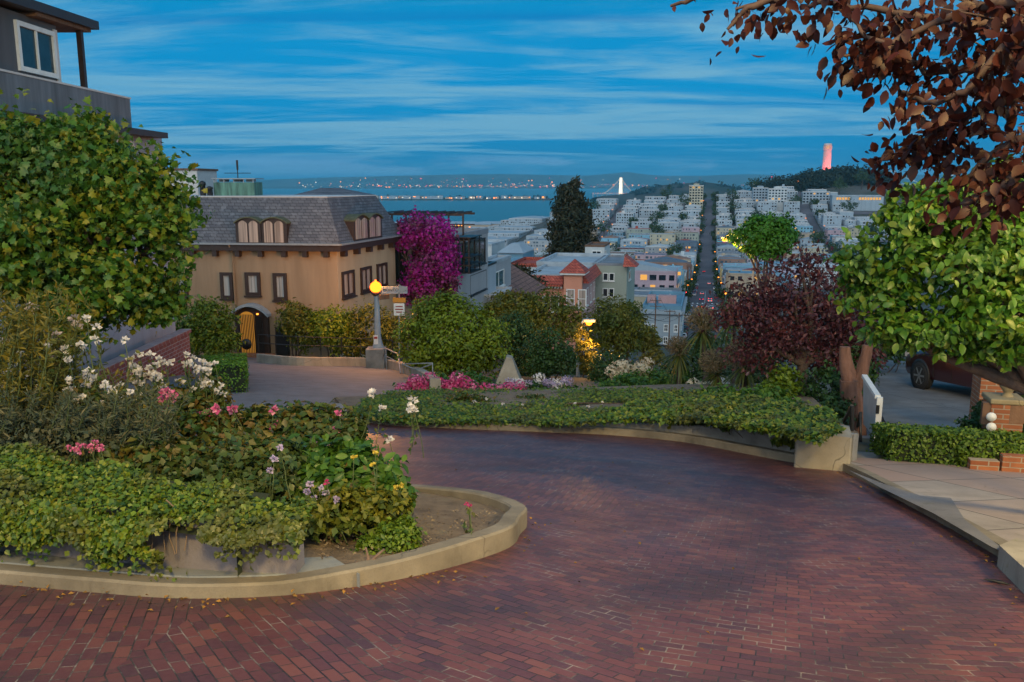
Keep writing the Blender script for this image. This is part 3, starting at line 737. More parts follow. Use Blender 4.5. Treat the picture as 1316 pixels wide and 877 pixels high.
def window(face, a0, a1, b0, b1, parent, mf, mp, fr=0.07, mull=(1, 0), sill=0.0, depth=0.06, label=None):
    mb = MB(); d = depth
    face.box(mb, a0, a1, b0, b0 + fr, -0.02, d); face.box(mb, a0, a1, b1 - fr, b1, -0.02, d)
    face.box(mb, a0, a0 + fr, b0 + fr, b1 - fr, -0.02, d); face.box(mb, a1 - fr, a1, b0 + fr, b1 - fr, -0.02, d)
    for k in range(mull[0]):
        x = a0 + (a1 - a0) * (k + 1) / (mull[0] + 1); face.box(mb, x - fr * .3, x + fr * .3, b0 + fr, b1 - fr, -0.015, d * .8)
    for k in range(mull[1]):
        y = b0 + (b1 - b0) * (k + 1) / (mull[1] + 1); face.box(mb, a0 + fr, a1 - fr, y - fr * .3, y + fr * .3, -0.012, d * .7)
    if sill: face.box(mb, a0 - sill, a1 + sill, b0 - 0.09, b0 - 0.003, -0.02, d + 0.09)
    f = mb.build('window', mf, parent)
    if label: f['label'] = label
    pm = MB(); face.box(pm, a0 + fr * .6, a1 - fr * .6, b0 + fr * .6, b1 - fr * .6, -0.03, d * .25)
    pm.build('pane', mp, f); return f
def arch_pts(a0, a1, b0, b1, rise, n=10):
    out = [(a0, b0), (a1, b0)]
    for k in range(n + 1):
        t = k / n; out.append((a1 + (a0 - a1) * t, b1 - rise + rise * math.sin(math.pi * t) ** 0.8))
    return out
def extrude(mb, face, pts, c0, c1, mi=0):
    n = len(pts)
    vs = [face.w(a, b, c0) for a, b in pts] + [face.w(a, b, c1) for a, b in pts]
    mb.add(vs, [(i, (i + 1) % n, n + (i + 1) % n, n + i) for i in range(n)] + [tuple(range(n, 2 * n)), tuple(range(n - 1, -1, -1))], mi)

# ---- tan mansard house
A = at(120, 320, 46.6); B = at(432, 318, 45.0); C = at(507, 306, 52.6); D = Vector((A.x - 0.5, 53.5, 0))
ZE, ZT = B.z, at(420, 254, 46.0).z; ZB = -10.2
house = thing('mansard_house', 'tan stucco house with grey slate mansard roof and lit arched front door', 'house', (B.x - 5, 47, ZB))
mb = MB(); foot = [(A.x, A.y), (B.x, B.y), (C.x, C.y), (D.x, D.y)]
mb.prism(foot, ZB, ZE); mb.build('wall', [M['tan']], house)
fr_, rt_ = Face(foot[0], foot[1]), Face(foot[1], foot[2])
# pale side wall skin
mb = MB(); rt_.box(mb, 0.02, rt_.L - 0.02, ZB, ZE - 0.05, 0.0, 0.02); mb.build('side_wall', M['tan2'], house)
def inset(poly, d):
    out = []; n = len(poly)
    A_ = sum(poly[i][0] * poly[(i + 1) % n][1] - poly[(i + 1) % n][0] * poly[i][1] for i in range(n))
    sg = 1 if A_ > 0 else -1
    for i in range(n):
        p0, p1, p2 = Vector(poly[i - 1]), Vector(poly[i]), Vector(poly[(i + 1) % n])
        t1, t2 = (p1 - p0).normalized(), (p2 - p1).normalized()
        n1, n2 = Vector((-t1.y, t1.x)) * sg, Vector((-t2.y, t2.x)) * sg
        m_ = (n1 + n2); m_ = m_ / max(0.2, m_.dot(n1)); q_ = p1 + m_ * d; out.append((q_.x, q_.y))
    return out
ev, tp = inset(foot, -0.42), inset(foot, 0.75)
mb = MB(); n = 4
mb.add([(x, y, ZE + 0.12) for x, y in ev] + [(x, y, ZT) for x, y in tp], [(i, (i + 1) % n, n + (i + 1) % n, n + i) for i in range(n)] + [(4, 5, 6, 7)], 0)
roof = mb.build('roof', M['slate'], house)
mb = MB(); mb.prism(inset(foot, 0.72), ZT, ZT + 0.05); mb.build('roof_cap', M['offwhite'], roof)
mb = MB(); mb.prism(ev, ZE - 0.20, ZE + 0.13); mb.build('eave', M['brown'], roof)
mb = MB()
for px in (221, 250, 279, 308, 337, 367, 394, 421):
    a, b = fr_.hit(px, 326); mb = MB(); fr_.box(mb, a - 0.12, a + 0.12, ZE - 0.52, ZE - 0.2, -0.01, 0.34); mb.build('corbel', M['brown'], roof)
for px in (438, 455, 471, 486, 500):
    a, b = rt_.hit(px, 324); mb = MB(); rt_.box(mb, a - 0.14, a + 0.14, ZE - 0.52, ZE - 0.2, -0.01, 0.34); mb.build('corbel', M['brown'], roof)

for x0, y0, x1, y1 in ((283, 350, 301, 384), (315, 350, 336, 380), (351, 351, 370, 386), (226, 352, 243, 386), (180, 352, 197, 386)):
    window(fr_, *fr_.rect(x0, y0, x1, y1), house, M['brown'], M['curtain'], 0.17, (0, 0), 0.05, 0.12)
for x0, y0, x1, y1 in ((438, 351, 455, 390), (462, 346, 477, 388), (483, 341, 497, 384)):
    a0, b1 = rt_.hit(x0, y0); a1, b0 = rt_.hit(x1, y1); b1 = max(b1, rt_.hit(x1, y0)[1] * 0 + b1)
    window(rt_, a0, a1, ZE - 2.75, ZE - 1.35, house, M['brown'], M['curtain_warm'], 0.15, (1, 0), 0.05, 0.12)
# dormers
def dormer(face, x0, x1, yb, yt, off):
    a0, b0 = face.hit(x0, yb); a1, _ = face.hit(x1, yb); _, b1 = face.hit((x0 + x1) / 2, yt)
    mid = (a0 + a1) / 2
    body = MB()
    for p, q in ((a0, mid - 0.02), (mid + 0.02, a1)): extrude(body, face, arch_pts(p, q, b0, b1, 0.30), -1.4, off)
    d = body.build('dormer', M['brown'], house)
    cap = MB()
    for p, q in ((a0, mid - 0.02), (mid + 0.02, a1)):
        top = arch_pts(p - 0.06, q + 0.06, b0, b1 + 0.07, 0.30)[2:]
        bot = [(a, b - 0.07) for a, b in top]
        extrude(cap, face, top + bot[::-1], -1.5, off + 0.10)
    cap.build('dormer_roof', pm_moss, d)
    for p, q in ((a0, mid), (mid, a1)):
        w_ = (q - p)
        for k in range(2):
            l_, r_ = p + 0.16 + k * (w_ - .24) / 2, p + 0.16 + (k + 1) * (w_ - .24) / 2 - 0.10
            pm = MB(); extrude(pm, face, arch_pts(l_, r_, b0 + 0.13, b1 - 0.14, 0.16), off - 0.02, off + 0.012)
            pm.build('pane', M['curtain_warm'], d)
pm_moss = pmat('mossy_lead', (0.085, 0.095, 0.055), 0.8, 0.4, 5)
dormer(fr_, 308, 373, 314, 280, 0.40); dormer(rt_, 447, 483, 311, 276, 0.40)
mb = MB(); fr_.box(mb, -.4, fr_.L + .42, ZE + .12, ZE + .22, .43, .55); rt_.box(mb, -.42, rt_.L + .4, ZE + .12, ZE + .22, .43, .55); mb.build('gutter', M['steel'], house)
mb = MB(); ad = fr_.hit(300, 330)[0]; mb.tube([fr_.w(ad - .0, ZE + .1, .48), fr_.w(ad, ZE - .35, .12), fr_.w(ad, ZB, .10)], .05, 6); mb.build('downpipe', M['h_tan'] if 'h_tan' in M else M['tan'], house)
# front door under its arched hood
a0, b0 = fr_.hit(307, 463); a1, _ = fr_.hit(349, 463); _, b1 = fr_.hit(328, 393)
b0 = max(b0, ZB + 0.1)
door = MB(); extrude(door, fr_, arch_pts(a0, a1, b0, b1, 0.55), -0.05, 0.22); dr = door.build('door', M['brown'], house)
hood = MB(); top = arch_pts(a0 - 0.12, a1 + 0.12, b0, b1 + 0.16, 0.55)[2:]; extrude(hood, fr_, top + [(a, b - 0.15) for a, b in top][::-1], -0.02, 0.55)
hood.build('door_hood', M['pole'], dr)
pm = MB(); extrude(pm, fr_, arch_pts(a0 + 0.28, a1 - 0.75, b0 + 0.15, b1 - 0.30, 0.2), 0.2, 0.235); pm.build('lit_glass', M['door_glass'], dr)
gm = MB()
for k in range(15):
    a = a0 + 0.30 + k * (a1 - a0 - 0.6) / 14; gm.tube([fr_.w(a, b0 + 0.1, 0.27), fr_.w(a + 0.03, b0 + 1.0, 0.29), fr_.w(a - 0.02, b1 - 0.45, 0.27)], 0.024, 5)
gm.lathe(fr_.w(a0 + 0.62, b0 + 0.95, 0.28), [(0.0, 0.0), (0.3, 0.0), (0.3, 0.03), (0.0, 0.03)], 14, 0, fr_.n)
gm.build('grille', M['black'], dr)
lm = MB(); lm.lathe(fr_.w(a1 - 0.55, b1 - 0.42, 0.25), [(0, -.05), (.06, -.03), (.06, .03), (0, .05)], 8); lm.build('door_lamp', M['far_lamp'], dr)
a0, a1, b0, b1 = fr_.rect(354, 421, 373, 456)
sd = MB(); fr_.box(sd, a0, a1, b0 - 0.3, b1, -0.02, 0.06); fr_.box(sd, a0 + .1, a1 - .1, b0 - .2, b1 - .12, 0.05, 0.09); sd.build('side_door', M['black'], house)
st = MB()
for k in range(3):
    P0 = at(300 - 3 * k, 458 + 5 * k, 44.2 - 0.45 * k); fr_.box(st, fr_.hit(299, 460)[0] - .1 * k, fr_.hit(345, 460)[0] + .5 + .1 * k, ZB, -9.05 - 0.16 * k, 0.22 + 0.4 * k, 0.62 + 0.4 * k)
st.build('front_steps', M['brick_pier'], house)
# things on its roof
P = at(307, 250, 50); box_z = P.z
tk = thing('roof_tank', 'green streaked copper plant box with antenna on the slate roof', 'plant box', (P.x, P.y, ZT + 0.05))
copper = pmat('verdigris_copper', (0.10, 0.22, 0.17), 0.7, 0.75, 4.0, streak=True)
mb = MB(); mb.box((P.x, P.y, (ZT + at(307, 235, 50).z) / 2 + .02), (2.3, 1.6, at(307, 235, 50).z - ZT)); mb.build('box_body', copper, tk)
mb = MB(); zt_ = at(307, 230, 50).z
mb.box((P.x, P.y, zt_), (2.45, 1.8, 0.06))
for k in range(5): mb.box((P.x - 1.1 + .55 * k, P.y - .8, zt_ - .12), (0.05, 0.05, 0.22))
for k in (-.8, 0, .75): mb.box((P.x + k, P.y, zt_ - .1), (0.42, 0.5, 0.14))
mb.build('box_railing', M['steel'], tk)
mb = MB(); za = at(307, 206, 50).z; mb.tube([(P.x, P.y, zt_), (P.x, P.y, za)], 0.03, 6); mb.tube([(P.x - .75, P.y, zt_ + .32), (P.x + .75, P.y, zt_ + .32)], 0.02, 5)
for k in range(7): mb.tube([(P.x - .7 + .23 * k, P.y - .25, zt_ + .32), (P.x - .7 + .23 * k, P.y + .25, zt_ + .32)], 0.012, 4)
mb.tube([(P.x, P.y, za - .55), (P.x, P.y, za)], [0.06, 0.07], 6)
mb.build('antenna', M['black'], tk)
for i, (px, w_, top) in enumerate(((261, 0.30, 233), (270, 0.30, 240))):
    Q = at(px, 250, 49); zq = at(px, top, 49).z
    mb = MB(); mb.lathe((Q.x, Q.y, ZT + 0.02), [(w_ * .55, 0), (w_ * .5, (zq - ZT) * .7), (w_ * .62, (zq - ZT) * .72), (w_ * .6, (zq - ZT) * .9), (0.05, zq - ZT)], 12)
    tag(mb.build('flue', M['black'], loc=(Q.x, Q.y, ZT)), ('taller black roof flue with ringed top beside the copper box', 'shorter black roof flue with domed cap beside the copper box')[i], 'flue')
P0, P1 = at(372, 252, 62), at(466, 252, 62); ztop = at(420, 242, 62).z
rb = thing('hip_roof_house', 'dark hipped roof showing just above the mansard roof edge', 'house', ((P0.x + P1.x) / 2, 65, -14))
mb = MB(); mb.box(((P0.x + P1.x) / 2, 65, P0.z - 4.2), (P1.x - P0.x - .6, 5.5, 8.4)); mb.build('wall', M['grey_dark'], rb)
mb = MB(); xa, xb, cx_ = P0.x, P1.x, P0.x + 1.3
mb.add([(xa, 62, P0.z), (xb, 62, P0.z), (xb, 68, P0.z), (xa, 68, P0.z), (xa + 1.6, 65, ztop), (xb - 2.2, 65, ztop)], [(0, 1, 5, 4), (1, 2, 5), (2, 3, 4, 5), (3, 0, 4), (3, 2, 1, 0)]); mb.build('roof', M['slate'], rb)
P0, P1 = at(226, 219, 60), at(253, 219, 60)
lb = thing('rooftop_block', 'pale grey block with brown coping behind the maple tree', 'building', (P0.x, 62, -16))
mb = MB(); mb.box(((P0.x + P1.x) / 2 - 2, 62, P0.z / 2 - 8), (P1.x - P0.x + 4, 4, P0.z + 16)); mb.build('wall', M['offwhite'], lb)
mb = MB(); mb.box(((P0.x + P1.x) / 2 - 2, 62, P0.z + .06), (P1.x - P0.x + 4.2, 4.2, 0.14)); mb.build('coping', M['wood'], lb)

# ---- grey modern house on the left
XW = -12.2
gf0 = Face((XW, 12), (XW, 30.6))
gh = thing('grey_house', 'blue grey modern house with flat roof, balcony and white framed window', 'house', (XW - 4, 20, -7.5))
mb = MB(); mb.prism([(XW, 12), (XW, 30.6), (XW - 9, 33), (XW - 9, 12)], -8.5, 1.66); mb.build('wall', M['grey_stucco'], gh)
yw = 12 + gf0.hit(73, 105)[0] + .2
mb = MB(); mb.prism([(XW, 12), (XW, yw), (XW - 9, yw), (XW - 9, 12)], 1.665, 4.12); mb.build('upper_wall', M['grey_dark'], gh)
mb = MB(); mb.prism([(XW + .55, 11), (XW + .35, 25.8), (XW - 9, 25.8), (XW - 9, 11)], lambda x, y: 4.13 + (y - 20) * 0.03, lambda x, y: 4.36 + (y - 20) * 0.03)
rf = mb.build('roof', M['brown'], gh)
mb = MB(); mb.prism([(XW + .3, 22.6), (XW + .2, 25.6), (XW - 4, 25.6), (XW - 4, 22.6)], lambda x, y: 4.03 + (y - 20) * 0.03, lambda x, y: 4.127 + (y - 20) * 0.03); mb.build('soffit', M['wood'], rf)
gf = Face((XW, 12), (XW, 30.6))
a0, b1 = gf.hit(19, 47); a1, b0 = gf.hit(73, 105)
window(gf, a0, a1, 2.72, 3.92, gh, M['white'], M['pane_dark'], 0.12, (1, 0), 0.0, 0.08, 'white framed sliding window of the upper floor')
mb = MB(); gf.box(mb, a1 + 0.03, yw - 12, 2.6, 4.0, 0.0, 0.03); mb.build('corner_trim', M['offwhite'], gh)
bal = MB(); gf.box(bal, a0 - 3, 15.9, 1.68, 2.58, 0.02, 0.16); bal.box((XW - 1.5, 27.85, 2.13), (3.2, 0.14, 0.9)); bl = bal.build('balcony_parapet', M['concrete_panel'], gh)
mb = MB(); gf.box(mb, a0 - 3, 15.95, 2.58, 2.63, 0.0, 0.18); mb.build('coping', M['offwhite'], bl)
mb = MB(); mb.box((XW + .06, 25.2, 2.92), (0.14, 0.14, 2.62)); mb.build('roof_post', M['brown'], gh)
mb = MB(); mb.prism([(XW + .5, 21), (XW + .5, 29.9), (XW - 8, 29.9), (XW - 8, 21)], 1.47, 1.655); mb.build('lower_eave', M['brown'], gh)
window(gf, 14.6, 16.2, -0.1, 1.3, gh, M['offwhite'], M['pane_dark'], 0.09, (1, 0))
# brick garden wall in front of it
bw_ = thing('brick_garden_wall', 'red brick garden wall with coping beside the grey house', 'wall', (-11.3, 26, -6.5))
mb = MB(); mb.prism([(-11.42, 18), (-11.18, 18), (-11.18, 29.2), (-11.42, 29.2)], lambda x, y: gz(x, y) - .4, -5.12); mb.build('wall', M['brick_wall'], bw_)
mb = MB(); mb.prism([(-11.48, 18), (-11.12, 18), (-11.12, 29.26), (-11.48, 29.26)], -5.117, -4.99); mb.build('coping', M['brick_wall'], bw_)

# ---- generic house in the street grid, placed from its seen front
EV, EU = Vector((CA, -SA, 0)), Vector((SA, CA, 0))
def row_front(px0, px1, pyt, Y):
    P0 = at(px0, pyt, Y); d = ray(px1, pyt); nrm = EU
    t = P0.dot(nrm) / d.dot(nrm); P1 = d * t
    return P0, P1
def block_house(name, label, cat, px0, px1, pyt, Y, depth, drop, wall, roofm=None, front=None, side=None, parapet=0.35, mf=None, pane=None, side_wall=None):
    P0, P1 = row_front(px0, px1, pyt, Y); z1 = P0.z; z0 = z1 - drop
    F1 = P1 + EU * depth; F0 = P0 + EU * depth
    r = thing(name, label, cat, (P0.x, P0.y, z0))
    mb = MB(); mb.prism([(p.x, p.y) for p in (P0, P1, F1, F0)], z0, z1 - parapet); mb.build('wall', wall, r)
    fa, sb = Face((P0.x, P0.y), (P1.x, P1.y)), Face((P1.x, P1.y), (F1.x, F1.y))
    if side_wall: mb = MB(); sb.box(mb, 0.02, sb.L - .02, z0, z1 - parapet - .02, 0, 0.03); mb.build('side_wall', side_wall, r)
    mb = MB()
    t = 0.22
    for (a, b) in ((P0, P1), (P1, F1), (F1, F0), (F0, P0)):
        f = Face((a.x, a.y), (b.x, b.y)); f.box(mb, -0.05, f.L - t + 0.05, z1 - parapet + .003, z1, -t, 0.05)
    pr = mb.build('parapet', roofm or M['offwhite'], r)
    mb = MB(); mb.prism([(p.x, p.y) for p in (P0 + EV * t + EU * t, P1 - EV * t + EU * t, F1 - EV * t - EU * t, F0 + EV * t - EU * t)], z1 - parapet + .004, z1 - parapet + 0.06)
    mb.build('roof', roofm or M['roof_pale'], r)
    def grid(f, spec):
        for (u0, u1, v0, v1, mm) in spec:      # fractions of length, metres below the top
            window(f, f.L * u0, f.L * u1, z1 - v1, z1 - v0, r, mf or M['white'], pane or M['pane'], max(0.06, 0.0009 * Y), mm, 0.06, 0.07)
    if front: grid(fa, front)
    if side: grid(sb, side)
    return r, fa, sb, z1, (P0, P1, F1, F0)
M['roof_pale'] = pmat('pale_roof_coating', (0.36, 0.41, 0.45), 0.7, 0.3, 0.5)
M['roof_grey'] = pmat('grey_roof_felt', (0.20, 0.22, 0.25), 0.8, 0.3, 0.5)
def cw(name, c): M[name] = stucco(name, c, scale=0.4); return M[name]
cw('h_white', (0.48, 0.51, 0.52)); cw('h_pale', (0.30, 0.36, 0.41)); cw('h_blue', (0.13, 0.27, 0.37)); cw('h_cream', (0.42, 0.38, 0.28)); cw('h_pink', (0.42, 0.31, 0.35))
cw('h_teal', (0.12, 0.44, 0.50)); cw('h_yellow', (0.62, 0.48, 0.20)); cw('h_grey', (0.30, 0.32, 0.34)); cw('h_sage', (0.30, 0.34, 0.29)); cw('h_brown', (0.26, 0.15, 0.11))
cw('h_salmon', (0.60, 0.26, 0.17)); cw('h_rose', (0.46, 0.27, 0.26)); cw('h_lilac', (0.42, 0.38, 0.48)); cw('h_tan', (0.42, 0.33, 0.24))

# building carrying the bougainvillea, with a black pergola and balcony
r, fa, sb, z1, cr = block_house('flowering_house', 'grey brown house with black pergola behind the purple bougainvillea', 'house', 500, 581, 302, 55, 9, 13, M['h_grey'], M['roof_grey'],
    [(0.08, 0.30, 0.9, 3.0, (2, 0)), (0.36, 0.6, 0.9, 3.0, (2, 0)), (0.66, 0.92, 0.9, 3.0, (2, 0))], [(0.1, 0.9, 0.6, 2.4, (4, 0))], mf=M['black'])
mb = MB(); zp = at(520, 276, 55).z
for k in range(6): p = cr[0] + EV * (k * 0.95) + EU * 0.6; mb.box((p.x, p.y, (zp + z1) / 2), (0.1, 0.1, zp - z1), 0, EV, EU, ZV)
for u_ in (0.6, 3.2):
    p = cr[0] + EV * 2.0 + EU * u_; mb.box((p.x, p.y, zp), (5.6, 0.12, 0.14), 0, EV, EU, ZV); mb.box((p.x, p.y, z1 + .55), (5.6, 0.06, 0.07), 0, EV, EU, ZV)
for k in range(9): p = cr[0] + EV * (k * 0.6 - .3) + EU * 1.9; mb.box((p.x, p.y, zp + .12), (0.07, 3.4, 0.09), 0, EV, EU, ZV)
mb.build('pergola', M['brown'], r)
mb = MB(); zb_ = at(592, 345, 57).z; zt_ = at(592, 302, 57).z; bp = cr[1]
for k in range(4):
    for uu in (0.0, 2.6):
        p = bp + EV * (0.1 + 0.33 * k) + EU * uu; mb.box((p.x, p.y, (zb_ + zt_) / 2), (0.07, 0.07, zt_ - zb_), 0, EV, EU, ZV)
for zz in (zb_, zb_ + .5, zb_ + 1.0, zt_ - .15, zt_):
    p = bp + EV * 0.6 + EU * 1.3; mb.box((p.x, p.y, zz), (1.25, 2.8, 0.06), 0, EV, EU, ZV)
mb.build('balcony_frame', M['black'], r)
# glass bay and grey house below it
block_house('glass_bay_house', 'pale house end with sky blue glazed bay below the black balcony', 'house', 579, 601, 349, 58, 8, 8, M['h_pale'], M['black'], [(0.05, 0.95, 0.25, 1.75, (3, 0)), (0.1, 0.9, 2.3, 3.6, (2, 0))], [(0.05, 0.6, 0.3, 1.7, (3, 0))], 0.15, M['black'], M['pane_sky'])
block_house('grey_villa', 'grey villa with wide dark window beside the shingle roof', 'house', 600, 622, 340, 64, 9, 11, M['h_grey'], M['roof_pale'], [(0.12, 0.9, 0.9, 2.2, (2, 0))], [(0.1, 0.7, 0.9, 2.2, (2, 0))], 0.25, M['white'], M['pane_sky'])
block_house('patio_wall_house', 'low grey patio block with sloping white coping under the villa', 'house', 598, 637, 378, 62, 5, 6, M['h_grey'], M['offwhite'], None, None, 0.2)
P0, P1 = row_front(618, 636, 352, 72); zr = P0.z
sh = thing('shingle_house', 'small house with brown shingle gable roof beside the dark cypress', 'house', (P0.x, P0.y, zr - 8))
mb = MB(); q = [P0, P0 + EV * 3.2, P0 + EV * 3.2 + EU * 8, P0 + EU * 8]; mb.prism([(p.x, p.y) for p in q], zr - 8, zr - 1.8); mb.build('wall', M['h_tan'], sh)
mb = MB(); a = [P0 - EV * 2.2 - EU * .4, P0 - EU * .4 + EV * .6, P0 + EV * 4.0 - EU * .4]
vs = [(a[0].x, a[0].y, zr - 1.9), (a[1].x, a[1].y, zr + .1), (a[2].x, a[2].y, zr - 2.0)] + [((p + EU * 9).x, (p + EU * 9).y, z) for p, z in zip(a, (zr - 1.9, zr + .1, zr - 2.0))]
vs += [(x, y, z - .14) for x, y, z in vs]
mb.add(vs, [(0, 1, 4, 3), (1, 2, 5, 4), (6, 9, 10, 7), (7, 10, 11, 8), (0, 6, 7, 1), (1, 7, 8, 2), (2, 8, 11, 5), (3, 9, 6, 0), (5, 11, 10, 4), (4, 10, 9, 3)]); mb.build('roof', M['shingle'], sh)

# pink house with red tiled eaves
r, fa, sb, z1, cr = block_house('pink_house', 'salmon pink house with red tile eaves and a tiled corner turret', 'house', 676, 748, 352, 96, 12, 16, M['h_salmon'], M['roof_pale'],
    [(0.30, 0.40, 2.4, 4.2, (0, 1)), (0.74, 0.84, 1.9, 4.0, (0, 1)), (0.88, 0.98, 1.9, 4.0, (0, 1)), (0.88, 0.98, 5.6, 7.4, (0, 1)), (0.02, 0.2, 2.2, 3.2, (1, 0)), (0.45, 0.6, 2.4, 4.2, (1, 1))],
    [(0.05, 0.17, 1.9, 4.0, (0, 1)), (0.3, 0.42, 1.9, 4.0, (0, 1)), (0.55, 0.67, 1.9, 4.0, (0, 1)), (0.05, 0.17, 5.4, 7.4, (0, 1)), (0.3, 0.42, 5.4, 7.4, (0, 1)), (0.78, 0.9, 1.9, 4.0, (0, 1))], 0.3, side_wall=M['h_rose'])
mb = MB(); fa.box(mb, -0.1, fa.L * .66, z1 - 1.25, z1 - 1.05, 0.0, 0.9)
a0_, a1_ = -0.2, fa.L * .68
v4 = [fa.w(a0_, z1 - 1.04, 0.98), fa.w(a1_, z1 - 1.04, 0.98), fa.w(a1_, z1 - 0.1, 0.02), fa.w(a0_, z1 - 0.1, 0.02), fa.w(a0_, z1 - 1.04, 0.02), fa.w(a1_, z1 - 1.04, 0.02)]
mb.add(v4, [(0, 1, 2, 3), (0, 3, 4), (1, 5, 2), (0, 4, 5, 1)], 0)
v5 = [sb.w(0.2, z1 - .95, 0.8), sb.w(sb.L, z1 - .95, 0.8), sb.w(sb.L, z1 + .2, 0.04), sb.w(0.2, z1 + .2, 0.04), sb.w(.2, z1 - .95, .04), sb.w(sb.L, z1 - .95, .04)]
mb.add(v5, [(0, 1, 2, 3), (0, 3, 4), (1, 5, 2), (0, 4, 5, 1)], 0)
mb.build('tile_eave', M['red_tile'], r)
mb = MB()
for k in range(12): fa.box(mb, 0.2 + k * fa.L * .055, 0.36 + k * fa.L * .055, z1 - 1.5, z1 - 1.26, 0.0, 0.6)
mb.build('eave_bracket', M['white'], r)
mb = MB(); ta, tb = fa.L * .70, fa.L + 0.1
fa.box(mb, ta, tb, z1 - 9, z1 + 0.25, 0.01, 0.8); tw = mb.build('turret', M['h_salmon'], r)
mb = MB(); c4 = [fa.w(ta - .5, z1 + .3, 1.3), fa.w(tb + .5, z1 + .3, 1.3), fa.w(tb + .5, z1 + .3, -2.6), fa.w(ta - .5, z1 + .3, -2.6)]; apex = fa.w((ta + tb) / 2, z1 + 1.75, -0.6)
mb.add(c4 + [apex], [(0, 1, 4), (1, 2, 4), (2, 3, 4), (3, 0, 4), (3, 2, 1, 0)]); mb.build('turret_roof', M['red_tile'], tw)
mb = MB(); fa.box(mb, ta - .4, tb + .4, z1 + .1, z1 + .29, -2.4, 1.2); mb.build('turret_cornice', M['white'], tw)
for a in (ta + .3, ta + 1.6): window(Face(tuple(fa.w(0, 0, .8))[:2], tuple(fa.w(fa.L, 0, .8))[:2]), a, a + .95, z1 - 3.6, z1 - 1.5, tw, M['white'], M['curtain_warm'], 0.1, (0, 1), 0.06)
block_house('red_roof_row', 'low block with red tile strip behind the pink house', 'house', 655, 712, 338, 118, 10, 12, M['h_white'], M['red_tile'], None, None, 0.5)
block_house('white_roof_house', 'house with broad white flat roof behind the pink house', 'house', 690, 768, 336, 108, 14, 16, M['h_pale'], M['roof_pale'], None, None, 0.5)
# sage house
r, fa, sb, z1, cr = block_house('sage_house', 'sage green rendered house with paired white windows beside the pink house', 'house', 762, 806, 338, 106, 12, 18, M['h_sage'], M['roof_grey'],
    [(0.30, 0.46, 1.2, 2.2, (0, 0)), (0.48, 0.64, 1.2, 2.2, (0, 0)), (0.30, 0.46, 3.1, 4.2, (0, 0)), (0.48, 0.64, 3.1, 4.2, (0, 0)), (0.12, 0.46, 5.4, 6.5, (0, 0))], [(0.2, 0.4, 1.2, 2.4, (0, 0))], 0.3)
mb = MB(); p = [sb.w(-1.2, z1 - .3, 1.3), sb.w(2.8, z1 - .3, 1.3), sb.w(2.4, z1 + 1.0, -.3), sb.w(-.2, z1 + 1.0, -.3), sb.w(-1.2, z1 - .3, -.4), sb.w(2.8, z1 - .3, -.4)]
mb.add(p, [(0, 1, 2, 3), (0, 3, 4), (1, 5, 2), (4, 3, 2, 5), (0, 4, 5, 1)]); mb.build('tile_hood', M['red_tile'], r)
# roof deck house
r, fa, sb, z1, cr = block_house('deck_house', 'white penthouse with timber rail roof deck before the big conifer', 'house', 752, 777, 315, 140, 8, 14, M['h_white'], M['wood'], [(0.35, 0.85, 0.9, 2.9, (1, 0))], [(0.1, 0.3, 0.9, 2.6, (0, 0))], 0.3)
mb = MB(); zd = at(790, 336, 140).z; zq = at(790, 328, 140).z
for k in range(13): p = cr[0] + EV * (k * .6 - 1.6) - EU * 1.2; mb.box((p.x, p.y, (zd + zq) / 2), (0.08, 0.08, zq - zd), 0, EV, EU, ZV)
for zz in (zd, (zd + zq) / 2, zq): p = cr[0] + EV * 2.0 - EU * 1.2; mb.box((p.x, p.y, zz), (7.4, 0.07, 0.08), 0, EV, EU, ZV)
mb.build('deck_rail', M['h_yellow'], r)
# white villas toward the bay
block_house('white_villa', 'large white flat roofed house with two dark windows above the glazed bay', 'house', 586, 632, 313, 150, 10, 16, M['h_white'], M['roof_pale'], [(0.30, 0.42, 2.6, 4.2, (0, 0)), (0.66, 0.92, 2.8, 4.3, (2, 0)), (0.05, 0.2, 6, 7.6, (1, 0))], [(0.2, 0.4, 2.6, 4.0, (0, 0))], 0.4)
r, fa, sb, z1, cr = block_house('blue_villa', 'pale blue house with hipped metal roof and roof garden pots', 'house', 641, 672, 325, 140, 9, 14, M['h_blue'], M['h_pale'], [(0.66, 0.8, 0.8, 2.2, (0, 0))], [(0.1, 0.3, 0.8, 2.0, (0, 0))], 0.2, M['h_pale'])
mb = MB(); b4 = [p.copy() for p in cr]; ctr = sum(b4, Vector((0, 0, 0))) / 4
top2 = [ctr + (p - ctr) * .35 for p in b4]
mb.add([((p.x - ctr.x) * 1.1 + ctr.x, (p.y - ctr.y) * 1.1 + ctr.y, z1 + .02) for p in b4] + [(p.x, p.y, z1 + 1.3) for p in top2], [(0, 1, 5, 4), (1, 2, 6, 5), (2, 3, 7, 6), (3, 0, 4, 7), (4, 5, 6, 7), (3, 2, 1, 0)]); mb.build('hip_roof', M['h_pale'], r)
block_house('terrace_villa', 'pale blue terrace block in front of the hipped roof house', 'house', 625, 690, 334, 132, 6, 12, M['h_pale'], M['h_blue'], [(0.25, 0.34, 0.9, 2.0, (0, 0))], [(0.2, 0.5, 0.9, 2.0, (0, 0))], 0.3)
